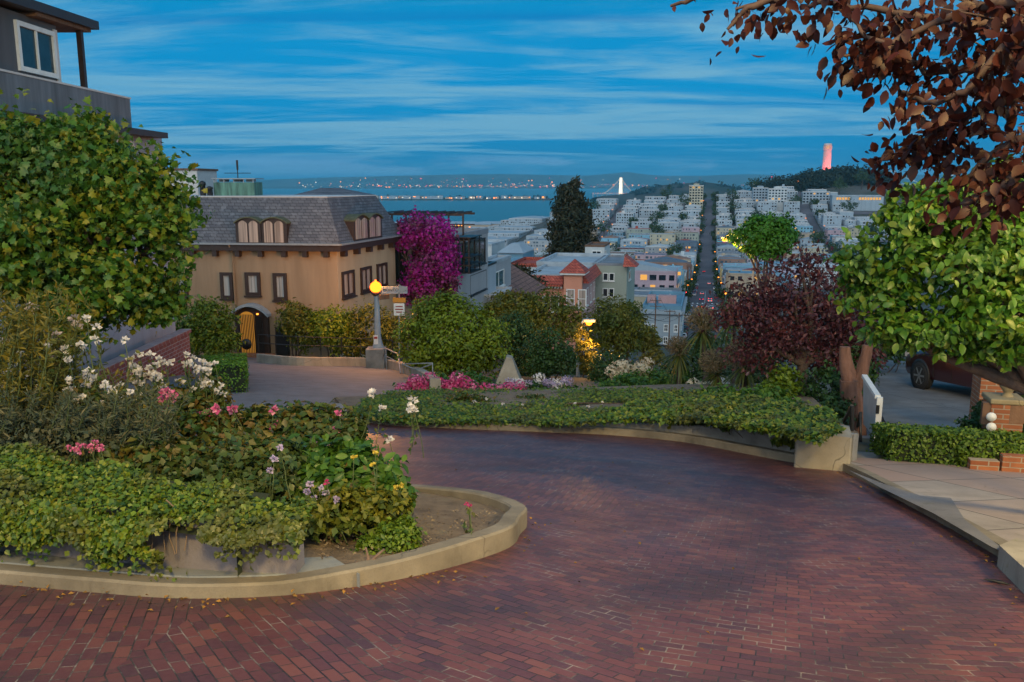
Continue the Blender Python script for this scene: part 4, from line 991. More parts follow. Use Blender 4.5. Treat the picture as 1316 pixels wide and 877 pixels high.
# corner building at the foot of the block
r, fa, sb, z1, cr = block_house('corner_building', 'blue grey corner building with heavy cornice and bay windows below the street', 'building', 826, 876, 392, 190, 26, 20, M['h_pale'], M['h_blue'],
    [(0.24, 0.36, 4.2, 5.9, (1, 1)), (0.24, 0.36, 7.0, 8.7, (1, 1)), (0.06, 0.16, 4.2, 5.9, (0, 1)), (0.56, 0.68, 4.2, 5.9, (1, 1)), (0.56, 0.68, 7.0, 8.7, (1, 1)), (0.82, 0.93, 4.2, 5.9, (1, 1)), (0.82, 0.93, 7.0, 8.7, (1, 1))],
    [(0.1 + .15 * k, 0.18 + .15 * k, 4.2, 5.9, (0, 1)) for k in range(6)], 0.9)
mb = MB(); fa.box(mb, -.4, fa.L + .4, z1 - 1.9, z1 - 1.2, 0.06, 0.7); sb.box(mb, 0, sb.L, z1 - 1.9, z1 - 1.2, 0.06, 0.7); mb.build('cornice', M['h_pale'], r)
mb = MB(); zz = z1 - .9
for a0_, a1_ in ((.04, .26), (.34, .82)): fa.box(mb, fa.L * a0_, fa.L * a1_, zz, zz + 1.8, -12.0, -9.5)
mb.build('brick_penthouse', M['h_rose'], r)
block_house('slate_loft', 'long dark slate roofed loft behind the corner building', 'building', 814, 874, 378, 222, 16, 12, M['h_blue'], M['roof_grey'], None, None, 0.5)

# ------------------------------------------------------------------ the city beyond
city_rng = random.Random(5)
STREETS_U = [195, 330, 465, 600, 735, 870, 1005, 1140]
CROSS = ['first', 'second', 'third', 'fourth', 'fifth', 'sixth', 'seventh', 'eighth']
ORD = ['first', 'second', 'third', 'fourth', 'fifth', 'sixth', 'seventh', 'eighth', 'ninth', 'tenth', 'eleventh', 'twelfth', 'thirteenth', 'fourteenth', 'fifteenth', 'sixteenth']
def road_ribbon(name, fn, n, w, mat, label, lift=0.06):
    V = []; 
    for i in range(n + 1):
        (v, u), (tv, tu) = fn(i / n)
        for s in (-.5, .5):
            vv, uu = v - tu * w * s, u + tv * w * s
            x, y = S(vv, uu); V.append((x, y, float(terrain(vv, uu)) + lift + (2.0 if False else 0)))
    b = np.arange(n)[:, None] * 2
    return tag(np_mesh(name, V, b + np.array([[0, 2, 3, 1]]), mat), label, kind='structure')
def along(v): return lambda t: ((v, 188 + t * 1000), (0, 1))
road_ribbon('road', along(0), 160, 12.5, M['far_road'], 'straight street running down from the crooked block and up the far hill', 0.30)
road_ribbon('road', along(-106), 160, 11, M['far_road'], 'parallel street left of the straight one', 0.30)
road_ribbon('road', along(106), 160, 11, M['far_road'], 'parallel street right of the straight one', 0.30)
for i, u in enumerate(STREETS_U):
    road_ribbon('road', lambda t, u=u: ((-300 + 560 * t, u), (1, 0)), 80, 12, M['far_road'], CROSS[i] + ' cross street', 0.36)
# white road markings at the signal crossing
mb = MB()
for u in (323, 337.5):
    for k in range(6):
        v = -4.6 + k * 1.85; x, y = S(v, u); z = float(terrain(v, u)) + 0.42
        mb.box((x, y, z), (0.6, 2.6, 0.01), 0, EV, EU, ZV)
for k in range(16):
    u = 345 + k * 7; x, y = S(0, u); mb.box((x, y, float(terrain(0, u)) + .42), (0.15, 3, 0.01), 0, EV, EU, ZV)
tag(mb.build('markings', M['white'], loc=(75, 330, -46)), 'white crossing stripes and lane dashes', kind='structure')

cw('h_slate', (.10, .14, .19)); cw('h_sky', (.20, .40, .52))
PAL = [('white', 'h_white', 5), ('pale grey', 'h_pale', 7), ('pale blue', 'h_blue', 5), ('cream', 'h_cream', 4), ('pinkish', 'h_pink', 2.2), ('teal', 'h_teal', 1.0), ('yellow', 'h_yellow', 1.0),
       ('grey', 'h_grey', 3.5), ('sage', 'h_sage', 1.8), ('brown', 'h_brown', 1.8), ('lilac', 'h_lilac', 1.2), ('tan', 'h_tan', 2.4), ('slate blue', 'h_slate', 2.0), ('sky blue', 'h_sky', 3)]
ROOFS = ['roof_pale', 'roof_grey', 'roof_grey', 'h_pale', 'h_slate', 'h_white', 'h_blue', 'h_brown', 'red_tile']
def city_house(mb, v0, v1, u0, u1, zb, h, street_side, lit, detail, R):
    """slots: 0 wall, 1 roof, 2 window, 3 trim, 4 lit window"""
    P = [S(v0, u0), S(v1, u0), S(v1, u1), S(v0, u1)]
    z1 = zb + h
    mb.prism(P, zb - 9, z1 - .45, 0)
    # parapet ring and roof
    t = .3
    for a, b in ((0, 1), (1, 2), (2, 3), (3, 0)):
        f = Face(P[a], P[b]); f.box(mb, -.12, f.L + .12 - (t if False else 0), z1 - .447 + .001 * a, z1 + .002 * a, -t, .12, 3)
    q = [S(v0 + t, u0 + t), S(v1 - t, u0 + t), S(v1 - t, u1 - t), S(v0 + t, u1 - t)]
    mb.prism(q, z1 - .446, z1 - .30, 1)
    faces = [Face(P[0], P[1])]
    faces.append(Face(P[1], P[2]) if street_side > 0 else Face(P[3], P[0]))
    storeys = max(1, int(h // 3))
    for fi, f in enumerate(faces):
        nb = max(2, int(f.L / 2.6))
        for s_ in range(storeys):
            b0 = z1 - 1.15 - 3.0 * s_ - 1.6
            if b0 < zb - 1: break
            for k in range(nb):
                if R.random() < (.28 if detail else .4): continue
                a = (k + .5) * f.L / nb; ww = R.choice((.35, .5, .75, 1.0))
                mi = 4 if (lit and R.random() < .2) else 2
                f.box(mb, a - ww - .1, a + ww + .1, b0 - .1, b0 + 1.7, .0, .05, 3)
                f.box(mb, a - ww, a + ww, b0, b0 + 1.58, .02, .075, mi)
    # bay on the street face, roof hut, chimney
    f = faces[1]
    if h > 6 and R.random() < .6:
        for k in range(max(1, int(f.L // 6))):
            a = (k + .5) * f.L / max(1, int(f.L // 6)); f.box(mb, a - 1.2, a + 1.2, zb + 3, z1 - .8, .0, .8, 0); f.box(mb, a - .9, a + .9, z1 - 3.0, z1 - 1.5, .7, .86, 2)
    if R.random() < .5:
        cv, cu = v0 + (v1 - v0) * R.uniform(.25, .75), u0 + (u1 - u0) * R.uniform(.3, .7)
        mb.prism([S(cv - 1.3, cu - 1.6), S(cv + 1.3, cu - 1.6), S(cv + 1.3, cu + 1.6), S(cv - 1.3, cu + 1.6)], z1 - .32, z1 + R.uniform(1.2, 2.4), R.choice((0, 1, 3)))
    for _ in range(R.randint(0, 3)):
        cv, cu = v0 + (v1 - v0) * R.uniform(.1, .9), u0 + (u1 - u0) * R.uniform(.15, .85); x, y = S(cv, cu)
        mb.box((x, y, z1 + .25), (.55, .55, 1.3), R.choice((1, 3, 0)), EV, EU, ZV)
    if R.random() < .25:      # gable or sloping top
        q = [S(v0 + .2, u0 + .2), S(v1 - .2, u0 + .2), S(v1 - .2, u1 - .2), S(v0 + .2, u1 - .2)]; hh = R.uniform(1.2, 2.2)
        m0, m1 = S((v0 + v1) / 2, u0 + .2), S((v0 + v1) / 2, u1 - .2)
        mb.add([(x, y, z1 + .01) for x, y in q] + [(m0[0], m0[1], z1 + hh), (m1[0], m1[1], z1 + hh)], [(0, 1, 4), (1, 2, 5, 4), (2, 3, 5), (3, 0, 4, 5), (3, 2, 1, 0)], 1)

M['trim_far'] = pmat('far_trim', (.40, .43, .45), .7, .2, 1)
plots = []
def row(name, v0, v1, u_from, u_to, side, keep, wn=10, wf=15, hmin=7, hmax=11):
    for bi in range(len(STREETS_U)):
        a = STREETS_U[bi] + 8; b = (STREETS_U[bi + 1] - 8) if bi + 1 < len(STREETS_U) else 1235
        w = wn if a < 590 else wf
        k = max(1, int((b - a) / w)); w = (b - a) / k
        for i in range(k):
            u0 = a + i * w; u1 = u0 + w - .25
            if u0 < u_from or u1 > u_to or city_rng.random() > keep: continue
            d = city_rng.uniform(-4.5, 2.4)
            plots.append((name, bi, i, v0 + (d if side > 0 else 0), v1 + (d if side < 0 else 0), u0, u1, side, city_rng.uniform(hmin - 1, hmax + 1) + (city_rng.random() < .14) * city_rng.uniform(2, 6)))
row('left side of the straight street', -27, -8.5, 205, 1130, 1, 1.0)
row('inner plot left of the straight street', -50, -29, 215, 1130, 1, .9, 12, 17, 6.5, 10.5)
row('deeper inner plot left of the straight street', -77, -53, 260, 1130, 1, .85, 13, 18, 6.5, 10.5)
row('near side of the left parallel street', -99, -80, 330, 1130, -1, 1, 13, 18)
row('far side of the left parallel street', -134, -113, 400, 1130, 1, .9, 16, 22)
row('inner plot beyond the left parallel street', -160, -137, 480, 1130, 1, .8, 18, 24)
row('harbour flats', -185, -150, 560, 1150, 1, .6, 26, 30, 6, 10)
row('outer harbour flats', -250, -205, 560, 1150, 1, .5, 30, 40, 6, 9)
row('right side of the straight street', 8.5, 27, 330, 1130, -1, 1.0, 12, 15)
row('inner plot right of the straight street', 29, 51, 480, 1130, -1, .95, 15, 18, 7, 11)
row('deeper inner plot right of the straight street', 54, 78, 520, 1130, -1, .9, 15, 18, 7, 11)
row('near side of the right parallel street', 82, 99, 620, 1130, 1, 1.0, 14, 16, 7.5, 12)
row('far side of the right parallel street', 113, 132, 620, 1100, -1, 1, 14, 18, 7.5, 12)
row('inner plot beyond the right parallel street', 134, 146, 640, 1080, -1, .9, 14, 18, 7.5, 11)
row('upper terrace on the tower hill', 146, 172, 690, 1080, -1, .75, 22, 24, 8, 12)
row('right flank of the tower hill', 190, 222, 700, 1010, -1, .6, 24, 28, 7, 11)
# flat blocks down toward the piers
for k in range(46):
    u = city_rng.uniform(1180, 1560); v = city_rng.uniform(-560, -175)
    plots.append(('waterfront flats', 7, k, v, v + city_rng.uniform(16, 40), u, u + city_rng.uniform(14, 26), 1, city_rng.uniform(5, 9)))
plots.sort(key=lambda p: math.hypot((p[3] + p[4]) / 2, p[5]))
def pick():
    r = city_rng.random() * sum(p[2] for p in PAL)
    for p in PAL:
        r -= p[2]
        if r <= 0: return p
    return PAL[0]
far_mb = MB(); used_labels = set(); n_house = 0
NUM = {1: 'one', 2: 'two', 3: 'three', 4: 'four'}
for (nm, bi, i, v0, v1, u0, u1, side, h) in plots:
    vm, um = (v0 + v1) / 2, (u0 + u1) / 2
    zb = float(terrain(vm, u0)) + .2; zb = max(zb, -91)
    # only what the photograph can show: skip plots hidden behind the near trees and hill
    x, y = S(vm, um); px = 658 + 1075 * x / y
    if px < 470 or px > 1165: continue
    cname, cmat, _ = pick(); rf_ = city_rng.choice(ROOFS)
    R = random.Random(int(u0 * 7 + v0 * 13))
    mats = [M[cmat], M[rf_], M['pane'] if um < 420 else M['pane_far'], M['trim_far'] if R.random() < .4 else M[cmat], M['lit_pane']]
    if n_house >= 292:
        city_house(far_mb, v0, v1, u0, u1, zb, h, side, False, 0, R); continue
    mb = MB(); city_house(mb, v0, v1, u0, u1, zb, h, side, R.random() < .6, 1, R)
    bx, by = S(vm, u0)
    o = mb.build('row_house', mats, loc=(bx, by, zb))
    where = f"{ORD[min(i, 15)]} plot past the {CROSS[bi]} cross street" if nm not in ('waterfront flats',) else None
    if nm == 'waterfront flats': lab = f"low {cname} block among the flat roofs near the piers"
    else: lab = f"{cname} house, {nm}, {ORD[min(i, 15)]} past the {CROSS[bi]} crossing"
    tag(o, lab, 'house', 'houses filling the valley and far hill'); n_house += 1
if far_mb.v:
    tag(far_mb.build('distant_houses', [M['h_pale'], M['roof_pale'], M['pane'], M['offwhite'], M['lit_pane']], loc=(0, 1300, -90)), 'mass of pale flat roofed blocks near the water', kind='stuff')
# three taller blocks on the crest
def slab(name, label, px0, px1, pyt, Y, depth, drop, wall, cols, rows):
    P0, P1 = row_front(px0, px1, pyt, Y); z1 = P0.z
    r = thing(name, label, 'apartment block', (P0.x, P0.y, z1 - drop))
    mb = MB(); mb.prism([(p.x, p.y) for p in (P0, P1, P1 + EU * depth, P0 + EU * depth)], z1 - drop, z1); mb.build('wall', wall, r)
    f = Face((P0.x, P0.y), (P1.x, P1.y)); mb = MB(); f.box(mb, f.L * .3, f.L * .7, z1 + .01, z1 + 2.6, -depth * .6, -2); mb.build('roof_hut', wall, r)
    mb = MB(); f.box(mb, -.4, f.L + .4, z1 + .003, z1 + .7, -.4, .4); mb.build('cornice', M['offwhite'], r)
    for j in range(rows):
        for i in range(cols):
            m2 = MB(); a = f.L * (i + .5) / cols; b = z1 - 2.6 - j * 3.1
            f.box(m2, a - f.L / cols * .30, a + f.L / cols * .30, b, b + 1.6, 0, .12); m2.build('window', M['lit_pane'] if city_rng.random() < .07 else M['pane'], r)
slab('apartment_tower', 'tall cream apartment tower on the crest beside the straight street', 886, 904, 239, 1010, 22, 40, M['h_cream'], 5, 8)
slab('apartment_block', 'wide white apartment block under the left end of the tower hill', 988, 1012, 243, 985, 18, 26, M['h_white'], 6, 5)
slab('apartment_block', 'broad white apartment block below the floodlit tower', 1032, 1066, 247, 1000, 18, 22, M['h_pale'], 8, 4)
slab('apartment_block', 'stepped white block between trees left of the tower hill', 968, 987, 242, 1015, 18, 26, M['h_pale'], 5, 5)
# school with lit windows
P0, P1 = row_front(1070, 1136, 252, 960)
sc_ = thing('school', 'long grey school building with a row of amber lit windows below the tower', 'school', (P0.x, P0.y, P0.z - 14))
mb = MB(); mb.prism([(p.x, p.y) for p in (P0, P1, P1 + EU * 20, P0 + EU * 20)], P0.z - 16, P0.z); mb.build('wall', M['h_pale'], sc_)
f = Face((P0.x, P0.y), (P1.x, P1.y))
for k in range(16):
    if k in (5, 6, 7): continue
    m2 = MB(); a = f.L * (.08 + .055 * k); f.box(m2, a, a + f.L * .04, P0.z - 4.2, P0.z - 1.6, 0, .1); m2.build('lit_window', M['lit_pane'], sc_)
mb = MB(); f.box(mb, -.5, f.L + .5, P0.z + .003, P0.z + .9, -20, .6); mb.build('roof', M['roof_pale'], sc_)

# parked cars along the straight street, small in the picture
def tiny_car(col, name):
    mb = MB()
    prof = [(-2.1, .35), (-2.1, .85), (-1.7, .95), (-1.2, 1.42), (.35, 1.42), (1.0, .98), (2.0, .82), (2.1, .35)]
    vs = [(s * (.86 if z < 1.2 else .66), x, z) for s in (-1, 1) for x, z in prof]; n = 8
    mb.add(vs, [(i, (i + 1) % n, n + (i + 1) % n, n + i) for i in range(n)] + [tuple(range(n - 1, -1, -1)), tuple(range(n, 2 * n))], 0)
    mb.add([(s * .87, x, z) for s in (-1,) for x, z in ((-1.3, .98), (-1.05, 1.34), (.25, 1.34), (.75, .98))], [(0, 1, 2, 3)], 1); mb.add([(s * .87, x, z) for s in (1,) for x, z in ((-1.3, .98), (-1.05, 1.34), (.25, 1.34), (.75, .98))], [(3, 2, 1, 0)], 1)
    mb.add([(-.62, -1.75, .99), (.62, -1.75, .99), (.56, -1.24, 1.38), (-.56, -1.24, 1.38)], [(0, 1, 2, 3)], 1)
    for s in (-.8, .8):
        for x in (-1.35, 1.3): mb.lathe((s - .1, x, .33), [(0, 0), (.33, 0), (.33, .2), (0, .2)], 10, 2, (1, 0, 0))
    for s in (-.62, .62): mb.box((s, -2.115, .78), (.34, .05, .16), 3)
    return mb.build(name, [M[col], M['pane'], M['black'], M['tail_dim']])
M['tail_dim'] = pmat('tail_lens', (0.45, 0.02, 0.02), 0.3, 0.1)
for nme, c in (('car_silver', (.42, .44, .46)), ('car_black', (.02, .02, .025)), ('car_white', (.62, .62, .62)), ('car_blue', (.05, .10, .20)), ('car_red', (.30, .03, .03))):
    M[nme] = pmat(nme + '_paint', c, .3, .05, 4)
protos = {}
crng = random.Random(3)
seen_c = {}
for side in (-1, 1):
    for k in range(26):
        u = 214 + k * (6.2 if k < 14 else 12.0) + crng.uniform(-.6, .6)
        if any(abs(u - s) < 10 for s in STREETS_U) or crng.random() < .22: continue
        c = crng.choice(['car_silver', 'car_black', 'car_white', 'car_blue', 'car_red'])
        if c not in protos: o = protos[c] = tiny_car(c, 'parked_car')
        else: o = protos[c].copy(); COL.objects.link(o)
        v = side * 4.9; x, y = S(v, u); dzdu = (float(terrain(v, u + 2)) - float(terrain(v, u - 2))) / 4
        o.location = (x, y, float(terrain(v, u)) + .33)
        o.rotation_euler = (math.atan(dzdu), 0, -ALPHA)
        cn = c.split('_')[1]
        tag(o, f"small {cn} car parked on the {'left' if side < 0 else 'right'} kerb, {ORD[min(15, k if k < 16 else 15)]} space down the straight street" if k < 15 else f"distant {cn} car parked on the {'left' if side < 0 else 'right'} kerb far up the straight street", 'car', 'cars parked along the straight street')

# traffic signals at the crossing
def signal(v, u, label, hgt=5.2):
    x, y = S(v, u); z = float(terrain(v, u)) + .3
    r = thing('traffic_signal', label, 'traffic signal', (x, y, z), 'signals at the crossing')
    mb = MB(); mb.lathe((x, y, z), [(.16, 0), (.09, .4), (.07, hgt)], 8); mb.build('pole', M['pole'], r)
    for k, zz in ((0, hgt - .6), (1, hgt - 2.2)):
        mb = MB(); mb.box((x, y - .0, z + zz), (.5, .35, 1.2), 0, EV, EU, ZV); hd = mb.build('signal_head', M['black'], r)
        for j, mm in enumerate((M['signal_red'], M['black'], M['black'])):
            p = Vector((x, y, z + zz + .38 - .38 * j)) - EU * .19
            m2 = MB(); m2.lathe(p, [(0, 0), (.24, 0), (.21, .05), (0, .07)], 10, 0, tuple(-EU)); m2.build('lens', mm, hd)
signal(-6.9, 322, 'traffic signal showing red on the left corner of the crossing')
signal(6.9, 322, 'traffic signal showing red on the right corner of the crossing')
signal(7.2, 339, 'traffic signal showing red on the far right corner of the crossing')
# queue with lit tail lamps at the crossing
for k, (v, u, c) in enumerate(((-1.6, 312, 'car_black'), (2.2, 308, 'car_silver'), (2.0, 352, 'car_white'), (-1.4, 362, 'car_blue'), (2.1, 372, 'car_black'), (-1.5, 420, 'car_silver'), (2.0, 520, 'car_white'), (-1.6, 640, 'car_red'))):
    o = (protos.get(c) or tiny_car(c, 'parked_car')).copy(); o.data = o.data.copy(); o.data.materials[3] = M['brake']; COL.objects.link(o); o.name = 'waiting_car'
    x, y = S(v, u); o.location = (x, y, float(terrain(v, u)) + .33); o.rotation_euler = (math.atan(-.06), 0, -ALPHA)
    tag(o, ('black car braking at the red signal, left lane', 'silver car braking at the red signal, right lane', 'white car with brake lamps lit just past the crossing', 'blue car with lit tail lamps in the left lane past the crossing', 'black car following the white one past the crossing', 'silver car with lit tail lamps driving down the middle block', 'white car with lit tail lamps in the valley bottom', 'red car with lit tail lamps starting up the far hill')[k], 'car', 'cars at the signal crossing')

# trees between the houses
def clump(mb_list, x, y, z, r, h, n, seed):
    pass
def small_tree(name, label, x, y, z, r, h, n, mat, leaf, group, trunk=True, cat='tree', squashz=1.0):
    t = thing(name, label, cat, (x, y, z), group)
    if trunk:
        mb = MB(); mb.tube([(x, y, z - 1), (x + .1 * r, y, z + h * .5)], [.09 * r + .05, .05 * r + .03], 6); mb.build('trunk', M['bark'], t)
    bl = [(x, y, z + h - r * squashz, r, r, r * squashz), (x + r * .45, y - r * .2, z + h - r * 1.35 * squashz, r * .7, r * .7, r * .7 * squashz), (x - r * .5, y + r * .1, z + h - r * 1.2 * squashz, r * .7, r * .7, r * .75 * squashz)]
    crown('crown', bl, n, leaf, mat, t, aspect=.75, spread=.2); return t
for k in range(64):
    side = -1 if k % 2 else 1
    u = 225 + (k // 2) * 29 + crng.uniform(-8, 8)
    if any(abs(u - s) < 9 for s in STREETS_U): continue
    v = side * 7.3; x, y = S(v, u); hh = crng.uniform(4, 7.5); big = 2.0 if u > 850 else 1.25
    small_tree('street_tree', (f"small dark street tree on the {'left' if side < 0 else 'right'} kerb, {ORD[k // 2]} up the straight street" if k < 32 else f"dark street tree on the {'left' if side < 0 else 'right'} kerb where the straight street climbs"), x, y, float(terrain(v, u)) + .2, crng.uniform(1.5, 2.4) * big, hh * big, 260, M['far_leaf'], .62 + u * .0006, 'street trees along the straight street')
for k in range(96):
    u = crng.uniform(240, 1120); v = crng.choice([-28, -51, -52, -78, -98, -113, 28, 52, 79, 98, 113, -136, 133, 148, 175, 186]) + crng.uniform(-3, 3)
    x, y = S(v, u); z = float(terrain(v, u)); s = crng.uniform(.8, 1.5) * (1 + u / 1500)
    small_tree('garden_tree', 'dark green tree rising between pale houses across the valley', x, y, z, 3.2 * s, crng.uniform(8, 12) * s, 420, M['far_leaf'], .9 + u * .0006, 'trees among the far houses')
# street lamps: small amber points on poles along the far streets
lamp_proto = None
def far_lamp(v, u, h, label, group, r=.28):
    x, y = S(v, u); z = float(terrain(v, u)) + .3
    t = thing('street_lamp', label, 'street lamp', (x, y, z), group)
    mb = MB(); mb.lathe((x, y, z), [(.1, 0), (.06, h)], 6); mb.build('pole', M['pole'], t)
    mb = MB(); mb.lathe((x, y, z + h), [(0, -.05), (r, .1), (r, .35), (0, .5)], 8); mb.build('lamp', M['far_lamp'], t)
for k in range(22):
    u = 620 + k * 22; far_lamp(-112.5 if k % 2 else -100.5, u, 7.5, 'amber lamp in the glowing row up the left parallel street', 'amber lamps up the left street', .5)
for k in range(20): far_lamp(6.6 * (1 if k % 2 else -1), 240 + k * 46, 7, 'amber street lamp on the kerb of the straight street', 'lamps along the straight street', .34 + k * .012)
for k in range(12): far_lamp(99 + 14 * (k % 2), 640 + k * 38, 8, 'amber street lamp on the right parallel street', 'lamps along the right street', .5)

# ------------------------------------------------------------------ bay shore, islands, bridge, far hills
def ridge(name, label, Y, depth, prof, mat, n=160, rough=.12, base=-92.0, cat=None, kind='structure', seed=0.0):
    """a hill range: skyline prof = [(px, py)], standing Y metres away, falling to the water in front and behind"""
    pxs = np.array([p[0] for p in prof], float); pys = np.array([p[1] for p in prof], float)
    xs = np.linspace(pxs[0], pxs[-1], n); V = []; rows = 9
    for j in range(rows):
        t = j / (rows - 1); y = Y - depth * .5 + depth * t
        hfac = math.sin(math.pi * t) ** .8 if 0 < t < 1 else 0.0
        for i, px in enumerate(xs):
            py = float(np.interp(px, pxs, pys)); P = at(px, py, Y); top = P.z - base
            nz = mnoise.fractal(Vector((px * .035 + seed, j * .8, seed)), 1.0, 2.0, 5)
            h = max(0.0, top * hfac * (1 + rough * nz * (1 if j != rows // 2 else .35)))
            V.append((P.x, y + depth * .05 * nz, base - .5 + h))
    idx = np.arange(rows * n).reshape(rows, n)
    Fq = np.stack([idx[:-1, :-1], idx[:-1, 1:], idx[1:, 1:], idx[1:, :-1]], axis=-1).reshape(-1, 4)
    return tag(np_mesh(name, V, Fq, mat, smooth=True, loc=(0, Y, base)), label, cat, kind=kind)
ridge('hills', 'blue range of hills beyond the bay', 16500, 4200, [(-500, 233), (150, 236), (350, 231), (430, 228), (520, 226), (600, 224), (660, 224), (700, 225), (755, 226), (790, 223), (806, 221), (825, 224), (850, 226), (900, 226), (960, 224), (1010, 226), (1100, 226), (1250, 224), (1400, 228), (1800, 230)], M['far_hill'], 260, .07)
ridge('hills', 'low nearer shore hills beyond the bay', 13800, 1500, [(-500, 240), (300, 240), (600, 239.5), (760, 240.0), (900, 239), (1300, 238), (1800, 240)], M['far_hill'], 200, .12, seed=4.0)
# flat island with lights
P0, P1 = at(478, 263, 4600), at(712, 263, 4600)
mb = MB(); n = 60
top = [(P0.x + (P1.x - P0.x) * i / n) for i in range(n + 1)]
vs = []
for y, h in ((4520, -.5), (4540, 6), (4900, 7), (4950, -.5)):
    for i, x in enumerate(top): vs.append((x, y, -92 + h * (1 if 0 < i < n else 0) * (1 + .3 * mnoise.noise(Vector((i * .5, y, 0))))))
m_ = n + 1
mb.add(vs, [(j * m_ + i, j * m_ + i + 1, (j + 1) * m_ + i + 1, (j + 1) * m_ + i) for j in range(3) for i in range(n)])
tag(mb.build('island', M['island'], loc=(P0.x, 4600, -92)), 'long flat island in the bay', kind='structure')
irng = random.Random(9)
for k in range(22):
    px = 484 + k * 10.2 + irng.uniform(-2, 2); P = at(px, 262, 4560 + irng.uniform(0, 60)); w = irng.uniform(20, 55) if k not in (6, 7, 18) else 90
    mb = MB(); h = irng.uniform(9, 17); mb.box((P.x, P.y, -86 + h / 2), (w, 30, h), 0); mb.box((P.x, P.y, -86 + h + 1), (w * .96, 27, 2.4), 1)
    for j in range(irng.randint(1, 4)): mb.box((P.x + irng.uniform(-.4, .4) * w, P.y - 15.3, -86 + h * irng.uniform(.3, .8)), (4.0, .7, 3.4), 2)
    tag(mb.build('island_shed', [M['h_pale'] if k % 3 else M['h_tan'], M['roof_grey'], M['far_lamp'] if k % 2 else M['far_white']], loc=(P.x, P.y, -86)), 'low lit shed in the row along the flat island', 'shed', 'buildings along the flat island')
for k in range(26):
    px = 482 + k * 8.8 + irng.uniform(-3, 3); P = at(px, 262, 4640); s = irng.uniform(7, 12)
    t = crown('island_tree', [(P.x, P.y, -86 + s, s * 1.2, s, s)], 60, s * .8, M['hill_leaf'], None, aspect=.8); tag(t, 'dark tree in the line along the flat island', 'tree', 'trees along the flat island')
# scrub island with the bridge landing
ridge('island', 'hilly scrub island behind the far houses', 3900, 800, [(768, 253), (790, 251.5), (815, 247), (832, 243), (850, 238), (872, 236), (892, 235), (905, 234), (915, 235), (930, 238), (950, 243), (975, 248), (1010, 252)], M['island'], 90, .10, seed=2.0)
for k in range(34):
    px = irng.uniform(812, 965); P = at(px, float(np.interp(px, [812, 850, 905, 965], [249, 241, 238, 247])), 3800 + irng.uniform(-120, 60)); s = irng.uniform(9, 20)
    t = crown('island_tree', [(P.x, P.y, P.z, s * 1.2, s, s)], 60, s * .75, M['hill_leaf'], None, aspect=.8); tag(t, 'dark tree on the slope of the scrub island', 'tree', 'trees on the scrub island')
# white suspension bridge whose tower and cables glow in place of floodlights
BY = 5600
tp, ft = at(798, 228.5, BY), at(798, 250.5, BY); dk = at(798, 249.5, BY).z
br_ = thing('suspension_bridge', 'floodlit white single tower suspension bridge across the bay', 'bridge', (tp.x, BY, -92))
M['bridge_glow'] = emit('bridge_tower_glow', (1.0, 0.84, 0.58), 0.22)  # the tower surface itself emits, no lamps stand on it
M['bridge_cable'] = emit('cable_glow', (1.0, 0.8, 0.6), 0.05)
mb = MB()
for s in (-5, 5): mb.tube([(tp.x + s, BY, -92), (tp.x + s * .7, BY, tp.z)], [7.5, 5.0], 8)
for q in (.3, .55, .8): mb.box((tp.x, BY, -92 + (tp.z + 92) * q), (14, 6, 5))
mb.build('tower', M['bridge_glow'], br_)
mb = MB(); xl, xr = at(762, 249, BY).x, at(826, 251, BY).x
mb.box(((xl + xr) / 2, BY, dk), (xr - xl, 24, 4.5)); mb.build('deck', M['h_pale'], br_)
for s, xe in ((-1, at(775, 249, BY).x), (1, at(816, 249, BY).x)):
    pts = []
    for i in range(13):
        t = i / 12; x = tp.x + (xe - tp.x) * t; z = tp.z + (dk + 3 - tp.z) * (1 - (1 - t) ** 1.35); pts.append((x, BY, z))
    mb = MB(); mb.tube(pts, 2.2, 5); mb.build('main_cable', M['bridge_cable'] if 'bridge_cable' in M else M['white'], br_)
    for i in range(1, 11, 1):
        mb = MB(); mb.tube([pts[i], (pts[i][0], BY, dk)], .7, 4); mb.build('hanger', M['white'], br_)
for k in range(22):
    x = xl + (xr - xl) * k / 21; mb = MB(); mb.lathe((x, BY - 13, dk + 5), [(0, -1.6), (1.8, 0), (0, 1.6)], 6); mb.build('deck_lamp', M['far_lamp'] if k < 15 else M['far_white'], br_)
for k in range(12):
    x = xl + (xr - xl) * k / 11; mb = MB(); mb.box((x, BY, (dk - 92) / 2 - 1), (6, 14, dk + 90)); mb.build('pier', M['h_grey'], br_)
# double deck bridge seen over the right hand tree
BY2 = 2700
b2 = thing('cable_bridge', 'distant bridge towers and strings of cable lights behind the right hand tree', 'bridge', (at(1150, 232, BY2).x, BY2, -92))
A0, A1, A2 = at(1118, 236, BY2), at(1147, 219, BY2), at(1235, 236, BY2)
mb = MB()
for px in (1147, 1235):
    P = at(px, 219, BY2)
    for s in (-7, 7): mb.box((P.x + s, BY2, (P.z - 92) / 2), (4, 5, P.z + 92))
    for q in (.55, .7, .85): mb.box((P.x, BY2, -92 + (P.z + 92) * q), (13, 4, 4))
mb.build('tower', M['h_pale'], b2)
mb = MB(); mb.box(((A0.x + at(1290, 236, BY2).x) / 2, BY2, at(1200, 238, BY2).z), (at(1290, 236, BY2).x - A0.x, 18, 9)); mb.build('deck', M['h_pale'], b2)
for (pa, pb) in ((1118, 1147), (1147, 1191), (1191, 1235), (1235, 1275)):
    lo, hi = (pa, pb) if pb in (1147, 1235) else (pb, pa)
    pl = [at(lo + (hi - lo) * t, 236 + (219 - 236) * t ** 1.7, BY2) for t in np.linspace(0, 1, 9)]
    mb = MB(); mb.tube(pl, .8, 4); mb.build('main_cable', M['white'], b2)
    for p in pl: mb = MB(); mb.lathe(p, [(0, -1.0), (1.1, 0), (0, 1.0)], 6); mb.build('cable_lamp', M['far_white'], b2)
